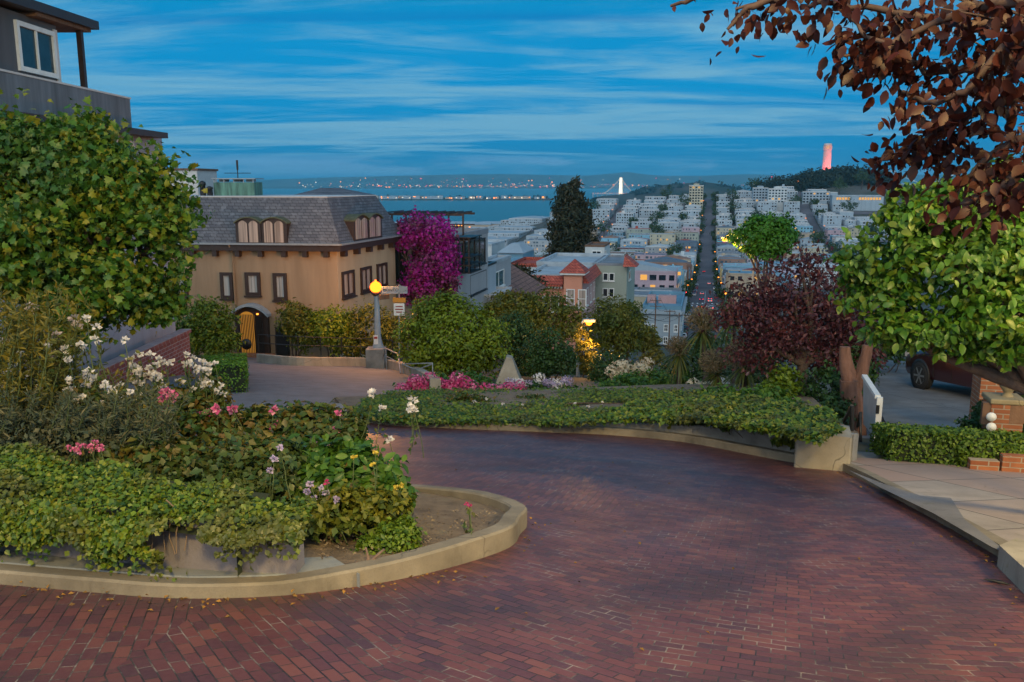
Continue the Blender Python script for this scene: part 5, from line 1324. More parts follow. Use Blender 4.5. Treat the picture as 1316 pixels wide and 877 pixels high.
P = at(1147, 218, BY2); mb = MB(); mb.lathe(P, [(0, -1), (1.8, .5), (0, 2)], 6); mb.build('beacon', M['far_red'], b2)
# city lights on the far shore: too many to count
mb = MB()
for k in range(300):
    px = irng.gauss(640, 130) if k % 3 else irng.uniform(430, 1040); py = 240.8 - abs(irng.gauss(0, 2.3)) if k % 5 else irng.uniform(229, 240)
    if py < 229: continue
    P = at(px, py, 13000); r = irng.choice((4, 5, 5, 6, 9)); mb.lathe(P, [(0, -r), (r, 0), (0, r)], 5, irng.choice((0, 0, 0, 1, 1, 2)))
tag(mb.build('city_lights', [M['far_lamp'], M['far_white'], M['far_red']], loc=(0, 13000, -80)), 'scatter of small lights along the far shore', kind='stuff')
mb = MB()
for k in range(120):
    px = irng.uniform(480, 712); P = at(px, 262 - abs(irng.gauss(0, 1.6)), 4500); r = irng.choice((1.2, 1.6, 2.2)); mb.lathe(P, [(0, -r), (r, 0), (0, r)], 5, irng.choice((0, 0, 1, 1, 2)))
tag(mb.build('city_lights', [M['far_lamp'], M['far_white'], M['far_red']], loc=(0, 4500, -80)), 'scatter of small lights on the flat island', kind='stuff')
# harbour piers
for k in range(12):
    P = at(500 + k * 19, 292 - (k % 3) * .8, 1720 + (k % 3) * 30); w = irng.uniform(26, 60)
    mb = MB(); h = irng.uniform(6, 9); mb.box((P.x, P.y, -90 + h / 2), (w, 60, h)); f = Face((P.x - w / 2, P.y - 30), (P.x + w / 2, P.y - 30))
    mb.add([(P.x - w / 2 - 1, P.y - 31, -90 + h), (P.x + w / 2 + 1, P.y - 31, -90 + h), (P.x + w / 2 + 1, P.y + 31, -90 + h), (P.x - w / 2 - 1, P.y + 31, -90 + h), (P.x - w / 2 - 1, P.y, -90 + h + 4), (P.x + w / 2 + 1, P.y, -90 + h + 4)], [(0, 1, 5, 4), (2, 3, 4, 5), (0, 4, 3), (1, 2, 5), (3, 2, 1, 0)], 1)
    for j in range(int(w / 7)):
        if irng.random() < .6: f.box(mb, 3 + j * 7, 5.6 + j * 7, -88, -85.4, 0, .3, 2)
    tag(mb.build('pier_shed', [M['h_tan'], M['roof_pale'], M['far_lamp']], loc=(P.x, P.y, -90)), 'long low pier shed with lit openings at the water edge', 'shed', 'pier sheds on the waterfront')

# ------------------------------------------------------------------ tower hill
TX = at(1061.5, 225, 1230)
tw = thing('memorial_tower', 'round fluted tower floodlit red on the wooded hilltop', 'tower', (TX.x, 1230, TX.z - 12))
ztop = at(1061.5, 185, 1230).z; zb = TX.z - 14; rr = 5.9
M['tower_red'] = pmat('tower_concrete', (0.52, 0.42, 0.40), .8, .1, .3)
prof_n = 24
mb = MB(); vs = []; hs = [(zb, 1.06), (zb + 8, 1.03), (zb + 9, 1.0), (ztop - 11, .90)]
for z, s in hs:
    for k in range(prof_n * 2):
        a = math.pi * k / prof_n; r_ = rr * s * (1.0 if k % 2 else .93); vs.append((TX.x + r_ * math.cos(a), 1230 + r_ * math.sin(a), z))
m_ = prof_n * 2
mb.add(vs, [(j * m_ + i, j * m_ + (i + 1) % m_, (j + 1) * m_ + (i + 1) % m_, (j + 1) * m_ + i) for j in range(3) for i in range(m_)])
mb.lathe((TX.x, 1230, ztop - 11), [(rr * .86, 0), (rr * .86, 3)], 20)
mb.build('shaft', M['tower_red'], tw)
mb = MB()
for k in range(12):
    a = 2 * math.pi * (k + .5) / 12; mb.box((TX.x + rr * .86 * math.cos(a), 1230 + rr * .86 * math.sin(a), ztop - 5.5), (1.3, 1.3, 6.0), 0, (math.cos(a), math.sin(a), 0), (-math.sin(a), math.cos(a), 0), ZV)
mb.lathe((TX.x, 1230, ztop - 8), [(rr * .92, -.6), (rr * .92, .5)], 24); mb.lathe((TX.x, 1230, ztop - 2.4), [(rr * .92, 0), (rr * .92, 2.4), (rr * .7, 2.9)], 24)
mb.build('arcade', M['tower_red'], tw)
mb = MB(); mb.lathe((TX.x, 1230, ztop - 8), [(rr * .6, 0), (rr * .6, 5.5)], 16); mb.build('lit_core', M['lit_pane'], tw)
for a in (-2.3, -1.55, -.8):        # its floodlights
    ld = bpy.data.lights.new('floodlight', 'SPOT'); ld.energy = 13000; ld.color = (1.0, .10, .09); ld.spot_size = rad(62); ld.spot_blend = .6; ld.shadow_soft_size = 1.0
    lo = bpy.data.objects.new('floodlight', ld); COL.objects.link(lo); lo.parent = tw
    Pw = Vector((TX.x + 26 * math.cos(a), 1230 + 26 * math.sin(a), zb + 6)); lo.location = Pw - tw.location
    lo.rotation_euler = (Vector((TX.x, 1230, zb + 34)) - Pw).to_track_quat('-Z', 'Y').to_euler()
hr = random.Random(21)
prof_h = [(1008, 238), (1020, 231), (1032, 226), (1045, 222), (1056, 222), (1070, 218), (1080, 214), (1092, 217), (1100, 221), (1112, 227), (1124, 233), (1138, 240)]
k = 0
for px in np.linspace(975, 1140, 46):
    top = float(np.interp(px, [p[0] for p in prof_h], [p[1] for p in prof_h])) if px > 1008 else 242 - hr.uniform(0, 5)
    for layer in range(4):
        Y = 1190 - layer * 38 + hr.uniform(-15, 15); P = at(px + hr.uniform(-2, 2), top + layer * hr.uniform(4.5, 7) + hr.uniform(-2, 3), Y); r_ = hr.uniform(8, 12)
        P.z = max(P.z, float(terrain(*VU(P.x, Y))) + r_ * 1.7)
        t = thing('hilltop_tree', 'dark evergreen in the wood round the floodlit tower', 'tree', (P.x, Y, P.z - 20), 'trees on the tower hill')
        mb = MB(); mb.tube([(P.x, Y, P.z - 30), (P.x, Y, P.z - r_)], [1.0, .6], 5); mb.build('trunk', M['bark'], t)
        crown('crown', [(P.x, Y, P.z - r_ * .7, r_, r_, r_ * .7), (P.x + r_ * .6, Y, P.z - r_ * 1.5, r_ * .8, r_ * .8, r_ * .7), (P.x - r_ * .6, Y, P.z - r_ * 1.9, r_ * .8, r_ * .8, r_ * .8)], 190, 3.0, M['hill_leaf'], t, aspect=.8, spread=.24)
for px, py in ((1026, 233), (1084, 241), (1028, 253), (1109, 240), (1122, 249), (1126, 244)):
    P = at(px, py, 1080); t = thing('street_lamp', 'amber lamp among the dark trees of the tower hill', 'street lamp', (P.x, P.y, P.z - 8), 'lamps on the tower hill')
    mb = MB(); mb.lathe((P.x, P.y, P.z - 12), [(.15, 0), (.1, 12)], 6); mb.build('pole', M['pole'], t)
    mb = MB(); mb.lathe(P, [(0, -1), (1.1, 0), (0, 1)], 8); mb.build('lamp', M['far_lamp'], t)
P = at(992, 228, 1500); t = thing('radio_mast', 'small mast with red beacon rising left of the tower hill', 'mast', (P.x, P.y, P.z - 14))
mb = MB(); mb.tube([(P.x, P.y, P.z - 20), P], [.8, .4], 5); mb.build('pole', M['h_white'], t); mb = MB(); mb.lathe(P, [(0, -1.2), (1.6, 0), (0, 1.4)], 6); mb.build('beacon', M['far_red'], t)

# ------------------------------------------------------------------ vegetation
def B(px, py, Y, rx, ry, rd=None):
    p = at(px, py, Y); k = Y / F * 1.02
    return (p.x, p.y, p.z, rx * k, (rd if rd else (rx + ry) / 2) * k, ry * k)
def ground_at(x, y): return tz(x, y) if (y > 60 or abs(VU(x, y)[0]) > 44) else gz(x, y)

def tree(name, label, blobs, base, n, size, leafm, trunk_r=.12, cat='tree', group=None, kind='diamond', aspect=.6, shell=.5, spread=.16, upw=.6, jit=.7, bark=None, limbs=6, cl=None, droop=.25, squash=.7):
    bx, by = base; bz = ground_at(bx, by)
    t = thing(name, label, cat, (bx, by, bz), group)
    if trunk_r:
        mb = MB(); c = Vector(np.average(np.array([b[:3] for b in blobs]), axis=0, weights=[b[3] for b in blobs]))
        fork = Vector((bx, by, bz)).lerp(c, .55)
        limb(mb, (bx, by, bz - .3), fork, trunk_r, trunk_r * .75, .05, 9)
        for b in blobs[:limbs]:
            e = Vector(b[:3]); pts = limb(mb, fork, e, trunk_r * .6, trunk_r * .2, .12, 6)
            for q in range(2):
                d = Vector((random.gauss(0, 1), random.gauss(0, 1), random.uniform(-.2, 1))).normalized() * min(b[3], b[5]) * .7
                limb(mb, pts[3], pts[3] + (e - pts[3]) * .6 + d, trunk_r * .25, trunk_r * .06, .1, 5)
        mb.build('trunk', bark or M['bark'], t)
    crown('crown', blobs, n, size, leafm, t, kind, aspect, shell, spread, upw, jit, cl, None, droop, squash)
    return t
def shrub(name, label, blobs, n, size, leafm, group=None, cat='shrub', **k):
    b0 = blobs[0]; x, y = b0[0], b0[1]; z = min(b[2] - b[5] for b in blobs)
    t = thing(name, label, cat, (x, y, z), group)
    crown('foliage', blobs, n, size, leafm, t, **k)
    mb = MB(); gzz = ground_at(x, y)
    for _ in range(6):
        b = random.choice(blobs); limb(mb, (x + random.gauss(0, .12), y + random.gauss(0, .1), min(z, gzz) - .05), (b[0] + random.gauss(0, .2) * b[3], b[1], b[2]), .025 + .012 * b[3], .008, .1, 5)
    mb.build('stem', M['bark'], t); return t

# ---- left maple
YM = 10.2
mp = [B(95, 250, YM, 95, 85), B(30, 200, YM, 62, 60), B(160, 250, YM - .3, 66, 62), B(100, 195, YM, 66, 45), B(205, 280, YM, 45, 62), B(170, 340, YM, 65, 65), B(95, 370, YM - .2, 85, 60), B(20, 300, YM - .5, 70, 85), B(-40, 250, YM, 70, 110), B(200, 395, YM, 32, 34)]
tree('maple_tree', 'bushy green and yellowing maple leaning in front of the grey house', mp, (-5.9, 10.5), 34000, .070, M['maple'], .11, kind='maple', aspect=1.0, spread=.26, upw=.5, jit=1.0, droop=.4, shell=.35, cl=260)
# treetop over the roof at the upper left
tp_ = at(8, 8, 34); tree('background_tree', 'dark treetop just showing over the flat roof at the upper left', [B(5, 8, 34, 26, 16), B(-25, 0, 34, 30, 25)], (tp_.x - .5, tp_.y), 500, .35, M['shrub_olive'], .25, shell=.3)

# ---- plum branches overhead
pl = thing('plum_tree', 'purple leaved plum branches hanging over the pavement from the upper right', 'tree', (4.3, 1.2, gz(4.3, 1.2)))
mb = MB(); K = Vector((3.0, 2.1, .75)); HUB = [at(1440, -70, 2.7), at(1450, 110, 2.5), at(1540, -240, 2.9), at(1600, 60, 2.8)]
limb(mb, (4.3, 1.2, gz(4.3, 1.2) - .1), (3.7, 1.6, -.7), .11, .085, .04, 9); limb(mb, (3.7, 1.6, -.7), K, .085, .05, .05, 8)
for h_ in HUB: limb(mb, K, h_, .042, .020, .10, 7, 7)
mb.build('trunk', M['bark'], pl)
twigs = [[(1330, 30, 2.2), (1240, 30, 2.25), (1160, 18, 2.3), (1080, 6, 2.4), (1010, -4, 2.5), (945, 12, 2.55)],
         [(1320, 70, 2.1), (1250, 85, 2.15), (1200, 95, 2.2), (1150, 75, 2.25), (1110, 62, 2.3), (1085, 72, 2.3)],
         [(1320, 120, 2.1), (1270, 140, 2.15), (1235, 155, 2.2), (1205, 175, 2.2), (1185, 205, 2.2)],
         [(1330, 170, 2.0), (1290, 190, 2.05), (1260, 210, 2.1), (1240, 235, 2.1)],
         [(1330, 0, 2.0), (1250, 10, 2.1), (1180, 40, 2.2), (1130, 60, 2.2), (1095, 25, 2.3)],
         [(1330, 50, 1.9), (1290, 60, 2.0), (1240, 120, 2.0), (1190, 130, 2.1), (1160, 118, 2.2)],
         [(1330, 210, 1.95), (1300, 225, 2.0), (1280, 250, 2.0), (1235, 262, 2.05)],
         [(1010, -4, 2.5), (960, 10, 2.5), (935, 38, 2.5)], [(1090, -30, 2.3), (1060, 0, 2.35), (1040, 8, 2.4)], [(945, -20, 2.7), (900, -6, 2.7), (862, 8, 2.75)],
         [(1160, 18, 2.3), (1135, 45, 2.3), (1115, 55, 2.3)], [(1220, 160, 2.2), (1160, 200, 2.3), (1130, 205, 2.3)]]
mb = MB(); LP, LN, LT, LS = [], [], [], []
for tw in twigs:
    pts = [at(*q) for q in tw]
    sm = []
    for i in range(len(pts) - 1):
        for j in range(5): sm.append(pts[i].lerp(pts[i + 1], j / 5) + Vector((random.gauss(0, .004),) * 3))
    sm.append(pts[-1]); r0 = .011
    mb.tube(sm, [r0 * (1 - .8 * i / len(sm)) + .0015 for i in range(len(sm))], 6)
    sparse = tw[0] in ((945, -20, 2.7),)
    for i, p in enumerate(sm):
        x_px = 658 + p.x / p.y * 1100
        for _ in range(0 if sparse and random.random() < .75 else (14 if x_px > 1060 else 7)):
            if random.random() < .25: continue
            off = Vector((random.gauss(0, .034), random.gauss(0, .04), random.gauss(-.02, .032)))
            LP.append(p + off); LN.append((random.gauss(0, .8), random.gauss(-.35, .7), random.gauss(.3, .7))); LT.append((random.gauss(-.15, .6), random.gauss(0, .4), random.gauss(-.9, .4))); LS.append(random.uniform(.020, .044))
# fuller part of the crown, up and to the right: side twigs from the main limbs, each with its own leaves
for k in range(95):
    px, py = random.uniform(1180, 1720), random.uniform(-400, 150)
    if px - 1150 < py * .6: continue
    e_ = at(px, py, random.uniform(2.0, 3.1)); h_ = min(HUB, key=lambda q: (q - e_).length); pts = limb(mb, h_, e_, .010, .002, .14, 5, 8)
    for q in range(28):
        f = .25 + .75 * random.random(); a_ = min(7, int(f * 8)); p = pts[a_].lerp(pts[a_ + 1], f * 8 - a_)
        LP.append(p + Vector((random.gauss(0, .03), random.gauss(0, .03), random.gauss(-.01, .03)))); LN.append((random.gauss(0, .8), random.gauss(-.35, .7), random.gauss(.3, .7))); LT.append((random.gauss(0, .6), random.gauss(0, .5), random.gauss(-.8, .5))); LS.append(random.uniform(.020, .046))
for tw in twigs[:7]: limb(mb, min(HUB, key=lambda q: (q - at(*tw[0])).length), at(*tw[0]), .016, .010, .08, 6)
mb.build('twigs', M['twig'], pl)
V, Fq = leaf_arrays(np.array([tuple(p) for p in LP]), np.array(LN), np.array(LS), 'oval', .62, .25, .12, T=np.array(LT))
np_mesh('crown', V, Fq, M['plum'], pl, smooth=False)

# ---- right hand broadleaf tree
YR = 8.3
rt = [B(1220, 325, YR, 90, 70), B(1135, 375, YR + .3, 52, 52), B(1300, 310, YR, 85, 72), B(1180, 285, YR, 52, 42), B(1295, 400, YR - .3, 75, 45), B(1205, 420, YR, 68, 32), B(1150, 425, YR + .3, 45, 26), B(1380, 340, YR, 90, 95), B(1265, 246, YR, 55, 36), B(1200, 258, YR + .3, 46, 32), B(1315, 240, YR, 55, 36), B(1105, 330, YR + .4, 28, 26), B(1330, 260, YR, 60, 40), B(1320, 440, YR - .3, 60, 34), B(1260, 435, YR, 50, 28)]
t = tree('broadleaf_tree', 'broad green tree arching over the driveway and brick piers on the right', rt, (6.3, 8.6), 17500, .078, M['green_oval'], .13, kind='oval', aspect=.62, spread=.17, upw=.75, jit=.55, limbs=11, droop=.35, shell=.55)
P_, N_ = [], []
for (x0, y0, x1, y1) in ((1212, 285, 1214, 200), (1150, 300, 1146, 236), (1100, 350, 1086, 296), (1270, 250, 1292, 205), (1180, 270, 1190, 232), (1120, 330, 1110, 290)):
    for q in np.linspace(0, 1, 22):
        p = at(x0 + (x1 - x0) * q + random.gauss(0, 5 * (1.2 - q)), y0 + (y1 - y0) * q, YR + random.gauss(0, .08)); P_.append(tuple(p)); N_.append((random.gauss(0, .7), random.gauss(-.4, .6), random.gauss(.6, .5)))
V, Fq = leaf_arrays(np.array(P_), np.array(N_), .085 * (0.7 + .5 * rng.random(len(P_))), 'oval', .6, .3, .15); np_mesh('foliage', V, Fq, M['green_oval'], t)

# ---- dark plum in the second bed
YP = 20.0
pd = [B(1020, 395, YP, 70, 55), B(965, 400, YP, 40, 45), B(1075, 400, YP + .3, 52, 60), B(1030, 350, YP, 60, 34), B(990, 445, YP - .3, 48, 38), B(1060, 455, YP + .3, 55, 36), B(950, 370, YP, 24, 24), B(1105, 440, YP + .5, 30, 40)]
bp = at(1036, 530, YP)
tree('dark_plum_tree', 'dark purple plum tree with twisted trunk above the grey retaining wall', pd, (bp.x, YP), 11500, .115, M['plum_dark'], .17, aspect=.5, spread=.30, jit=.95, upw=.4, shell=.25, cl=110, limbs=8)
# ---- bright round tree with a lamp beside it
YB = 52
rb_ = [B(990, 302, YB, 30, 27), B(968, 306, YB, 25, 18), B(948, 302, YB, 18, 9), B(1000, 300, YB, 22, 26), B(980, 292, YB, 26, 18), B(985, 318, YB, 28, 16)]
bp = at(988, 330, YB); tree('round_tree', 'bright green domed tree standing above the dark plum tree', rb_, (bp.x, YB), 7500, .20, M['bright'], .16, aspect=.7, spread=.13, upw=.9, jit=.5, shell=.75)
# ---- tall conifer
YC = 200
cf = []
for (py, rx) in ((236, 6), (246, 13), (258, 19), (271, 24), (285, 27), (299, 28), (312, 29), (324, 26)): cf += [B(735 + random.uniform(-4, 4), py, YC, rx, 9, rx), B(735 + random.choice((-1, 1)) * rx * .5, py + 5, YC, rx * .55, 7, rx * .5)]
bp = at(735, 335, YC); tree('conifer', 'tall dark conifer standing alone above the roofs before the bay', cf, (bp.x, YC), 15000, .95, M['conifer'], .7, aspect=.4, spread=.24, upw=.1, jit=.8, shell=.35, limbs=0, droop=.5)
# ---- bougainvillea
bg_ = [B(530, 300, 53, 33, 22), B(560, 298, 53, 26, 20), B(566, 335, 53, 20, 40), B(552, 352, 53, 28, 34), B(575, 365, 53, 14, 20), B(515, 300, 53, 18, 14), B(540, 372, 53, 28, 16)]
tree('bougainvillea', 'huge magenta bougainvillea draped over the house with the pergola', bg_, (at(545, 400, 52.6).x, 52.6), 15000, .17, M['bough'], .14, cat='climber', aspect=.9, spread=.16, jit=.9, upw=.3, shell=.6, squash=1.0)

# ---- trees and shrubs round the left hairpin
tree('lime_tree_shrub', 'large rounded yellow green tree in the middle of the bend', [B(580, 425, 33, 62, 42), B(545, 440, 33, 34, 36), B(620, 440, 33, 34, 38), B(575, 400, 33, 42, 22), B(600, 455, 33, 45, 26), B(560, 462, 33, 40, 18)], (at(580, 480, 33).x, 33), 16000, .15, M['shrub_lime'], .16, aspect=.55, spread=.15, upw=1.0, jit=.45, shell=.7)
shrub('shrub', 'grey green shrub tucked behind the large rounded tree', [B(662, 435, 37, 28, 38), B(672, 450, 37, 24, 30)], 4500, .14, M['shrub_dark'])
shrub('shrub', 'dark round bush right of the large rounded tree', [B(706, 452, 34, 32, 30), B(690, 462, 34, 26, 24), B(722, 462, 34, 20, 22)], 6000, .12, M['shrub_dark'])
tree('garden_tree', 'olive green tree with white blossom specks below the pink house', [B(700, 405, 49, 42, 32), B(665, 395, 49, 32, 24), B(735, 415, 49, 24, 26), B(680, 420, 49, 42, 26)], (at(690, 450, 49).x, 49), 9000, .19, M['shrub_olive'], .2, shell=.55, aspect=.55)
tree('garden_tree', 'small olive tree beside the low patio wall', [B(645, 392, 54, 20, 18), B(632, 405, 54, 16, 16)], (at(640, 430, 54).x, 54), 2500, .2, M['shrub_olive'], .14)
tree('garden_tree', 'dense dark olive tree below the sage house behind the gooseneck lamp', [B(792, 410, 62, 36, 30), B(810, 420, 62, 24, 26), B(772, 425, 62, 24, 24), B(795, 440, 62, 30, 20)], (at(795, 465, 62).x, 62), 8500, .24, M['shrub_olive'], .22, aspect=.5)
tree('cypress', 'dark spreading cypress behind the shingle roof', [B(660, 358, 86, 26, 14, 20), B(675, 366, 86, 24, 12, 20), B(640, 352, 86, 16, 9, 14), B(655, 347, 86, 12, 8, 10)], (at(662, 390, 86).x, 86), 4200, .5, M['conifer'], .25, aspect=.35, upw=.3, spread=.25)
tree('amber_tree', 'leafy tree with amber lamplight in its leaf colour beside the timber utility pole', [B(824, 432, 72, 22, 16), B(836, 440, 72, 14, 14)], (at(826, 460, 72).x, 72), 2600, .28, M['amber_leaf'], .15)
shrub('shrub', 'yellow flowering bush at the end of the lower road', [B(842, 458, 46, 15, 10), B(832, 462, 46, 12, 8)], 1600, .13, M['amber_leaf'])
shrub('shrub', 'dark low shrub under the gooseneck lamp', [B(780, 475, 35, 26, 24), B(800, 480, 35, 22, 18)], 3600, .12, M['shrub_dark'])
shrub('shrub', 'dark shrub mass filling the gap below the cypress garden', [B(735, 478, 40, 25, 16), B(765, 482, 42, 30, 16), B(660, 485, 37, 30, 12)], 3200, .14, M['shrub_dark'])
# hedge and shrubs against the tan house
shrub('hedge', 'tall leafy hedge left of the arched door of the tan house', [B(266, 412, 42.5, 38, 26), B(245, 435, 42, 26, 22), B(285, 440, 42, 24, 22)], 6500, .17, M['hedge'], cat='hedge')
shrub('shrub', 'green bush right of the small black door of the tan house', [B(378, 412, 42.8, 22, 26), B(395, 425, 42.5, 20, 28)], 4200, .15, M['shrub_olive'])
shrub('shrub', 'golden green bush under the corner of the tan house', [B(425, 415, 42.5, 30, 27), B(440, 435, 42, 24, 20)], 4800, .15, M['shrub_lime'])
shrub('shrub', 'dense dark green bush behind the lit lamp post', [B(475, 425, 42.2, 34, 36), B(505, 435, 42, 22, 36), B(450, 440, 42, 22, 22)], 6500, .15, M['shrub_olive'])
# clipped box hedge
def hedge_box(name, label, P, n, size, mat, cat='hedge'):
    """P: plan polygon corners with z0, z1 per corner"""
    V = []; c = Vector((sum(p[0] for p in P) / len(P), sum(p[1] for p in P) / len(P), P[0][2]))
    t = thing(name, label, cat, tuple(c))
    mb = MB(); q = [(c.x + (p[0] - c.x) * .93, c.y + (p[1] - c.y) * .93) for p in P]
    f0 = {(round(a[0], 4), round(a[1], 4)): b for a, b in zip(q, P)}
    mb.prism(q, lambda x, y: f0[(round(x, 4), round(y, 4))][2], lambda x, y: f0[(round(x, 4), round(y, 4))][3] - .05); mb.build('stems', M['hedge_core'], t)  # one solid dark core under the leaves, not separate stems
    Pn, Nn = [], []; m = len(P)
    per = [math.hypot(P[(i + 1) % m][0] - P[i][0], P[(i + 1) % m][1] - P[i][1]) for i in range(m)]
    for _ in range(n):
        if random.random() < .45:
            i = 0; a, b = random.random(), random.random()
            if m == 4:
                w = [(1 - a) * (1 - b), a * (1 - b), a * b, (1 - a) * b]; x = sum(w[k] * P[k][0] for k in range(4)); y = sum(w[k] * P[k][1] for k in range(4)); z = sum(w[k] * P[k][3] for k in range(4))
            Pn.append((x, y, z + random.gauss(0, .02))); Nn.append((random.gauss(0, .5), random.gauss(0, .5), 1))
        else:
            i = random.choices(range(m), per)[0]; a, b = random.random(), random.random() ** .8; p, q2 = P[i], P[(i + 1) % m]
            x, y = p[0] + (q2[0] - p[0]) * a, p[1] + (q2[1] - p[1]) * a; z0, z1 = p[2] + (q2[2] - p[2]) * a, p[3] + (q2[3] - p[3]) * a
            nx, ny = (q2[1] - p[1]), -(q2[0] - p[0]); L = math.hypot(nx, ny) + 1e-6
            cx, cy = x - c.x, y - c.y
            if nx * cx + ny * cy < 0: nx, ny = -nx, -ny
            o = random.gauss(0, .025); Pn.append((x + nx / L * o, y + ny / L * o, z0 + (z1 - z0) * b)); Nn.append((nx / L + random.gauss(0, .5), ny / L + random.gauss(0, .5), .35 + random.gauss(0, .4)))
    V, Fq = leaf_arrays(np.array(Pn), np.array(Nn), size * (.65 + .7 * rng.random(n)), 'diamond', .65, .2); np_mesh('foliage', V, Fq, mat, t); return t
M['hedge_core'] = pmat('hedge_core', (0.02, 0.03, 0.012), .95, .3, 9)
a, b, c, d = gp(283, 507), gp(318, 505), gp(316, 480), gp(262, 487)
hedge_box('clipped_hedge', 'small clipped bright green hedge beside the left hairpin', [(p.x, p.y, p.z, p.z + .75) for p in (a, b, c, d)], 5200, .07, M['clipped'])

# ---- right hand box hedge with brick edging
zH = lambda x, y: gz(x, y)
q = [(5.85, 12.72), (8.0, 12.25), (8.1, 13.3), (6.0, 13.75)]
hedge_box('box_hedge', 'low box hedge at the back of the pavement before the driveway', [(x, y, gz(x, y), gz(x, y) + .60) for x, y in q], 7500, .060, M['hedge'])
q = [(6.75, 12.35), (10.6, 11.5), (10.8, 12.1), (6.9, 12.8)]
hedge_box('box_hedge', 'longer front box hedge running out of frame behind brick edging', [(x, y, gz(x, y), gz(x, y) + .48) for x, y in q], 9000, .060, M['hedge'])
mb = MB()
for k in range(9):
    x = 7.0 + k * .42; y = 12.22 - (x - 6.75) * .218
    mb.box((x, y, gz(x, y) + .19 + (.05 if k % 3 == 1 else 0)), (.40, .14, .17 + (.1 if k % 3 == 1 else 0)), 0, (.977, -.213, 0), (.213, .977, 0), ZV)
tag(mb.build('brick_edging', M['brick_pier'], loc=(8, 12, -4.2), bevel=.01), 'row of orange bricks edging the front box hedge', 'edging')

# ---- ivy over the front wall
def ivy_band():
    pts = smooth_poly([g2(-140, 688, .17), g2(0, 706, .17), g2(150, 722, .17), g2(280, 733, .17), g2(392, 736, .17)], 6)
    L = np.array(pts); seg = np.linalg.norm(np.diff(L, axis=0), axis=1); cum = np.concatenate([[0], np.cumsum(seg)])
    n = 26000; Pn, Nn = [], []
    hole = at(248, 690, 5.6)
    while len(Pn) < n:
        s = random.random() * cum[-1]; i = min(len(seg) - 1, int(np.searchsorted(cum, s) - 1)); i = max(i, 0)
        f = (s - cum[i]) / max(seg[i], 1e-6); base = L[i] + (L[i + 1] - L[i]) * f; tx, ty = (L[i + 1] - L[i]) / max(seg[i], 1e-6)
        nx, ny = ty, -tx                       # toward the viewer
        rel = s / cum[-1]; top = .66 - .20 * rel
        u = random.random()
        if u < .52:
            h = random.random(); low = .20 + .07 * math.sin(rel * 17) + .07 * math.sin(rel * 41) + .14 * rel
            if rel > .80: low += (rel - .80) * 1.3
            z = low + (top - low) * h; o = .05 + .10 * math.sin(math.pi * min(1, h)) + random.gauss(0, .025); nn_ = (nx, ny, .45)
            if random.random() < .06: z -= random.random() * .16
        else:
            g = random.random() ** .8; z = top + .05 * math.sin(g * 2.2) + random.gauss(0, .02) + .04 * math.sin(rel * 23 + g * 3); o = .08 - g * (.85 - .35 * rel); nn_ = (nx * .3, ny * .3, 1.0)
        x, y = base[0] + nx * o, base[1] + ny * o; zz = gz(base[0], base[1]) + z
        p = Vector((x, y, zz))
        e = p - hole
        if (u < .52 or o > -.02) and (e.x / .25) ** 2 + ((e.z - .02) / .17) ** 2 < 1 + .25 * math.sin(7 * math.atan2(e.z, e.x)): continue
        Pn.append((x, y, zz)); Nn.append((nn_[0] + random.gauss(0, .45), nn_[1] + random.gauss(0, .45), nn_[2] + random.gauss(0, .45)))
    t = thing('ivy', 'thick ivy mounded over the front garden wall with a bare concrete gap', 'ivy', (-2.5, 6, -2.7))
    V, Fq = leaf_arrays(np.array(Pn), np.array(Nn), .036 * (.5 + 1.0 * rng.random(n)), 'diamond', .85, .25, .2, down=.5); np_mesh('foliage', V, Fq, M['ivy'], t)
    mb = MB()
    for k in range(16):
        px = random.uniform(5, 330); a_ = at(px, 620 + px * .1 + random.uniform(0, 30), 5.72); b_ = at(px + random.uniform(-25, 25), 690 + random.uniform(-5, 25), 5.55); limb(mb, a_, b_, .006, .004, .2, 5)
    mb.build('stems', pmat('ivy_stem', (.20, .14, .09), .9, .3, 9), t)
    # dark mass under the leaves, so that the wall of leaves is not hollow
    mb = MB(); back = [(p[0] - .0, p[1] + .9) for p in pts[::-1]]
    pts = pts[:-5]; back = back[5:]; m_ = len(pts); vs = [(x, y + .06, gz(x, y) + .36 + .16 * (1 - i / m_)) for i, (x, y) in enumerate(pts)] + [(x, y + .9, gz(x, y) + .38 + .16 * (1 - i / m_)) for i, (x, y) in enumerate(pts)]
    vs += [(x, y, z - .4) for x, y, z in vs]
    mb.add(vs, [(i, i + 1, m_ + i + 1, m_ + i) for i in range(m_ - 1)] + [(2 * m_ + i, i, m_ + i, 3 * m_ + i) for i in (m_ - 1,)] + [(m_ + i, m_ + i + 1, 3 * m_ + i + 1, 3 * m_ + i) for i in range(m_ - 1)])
    mb.build('dark_core', M['hedge_core'], t)
ivy_band()

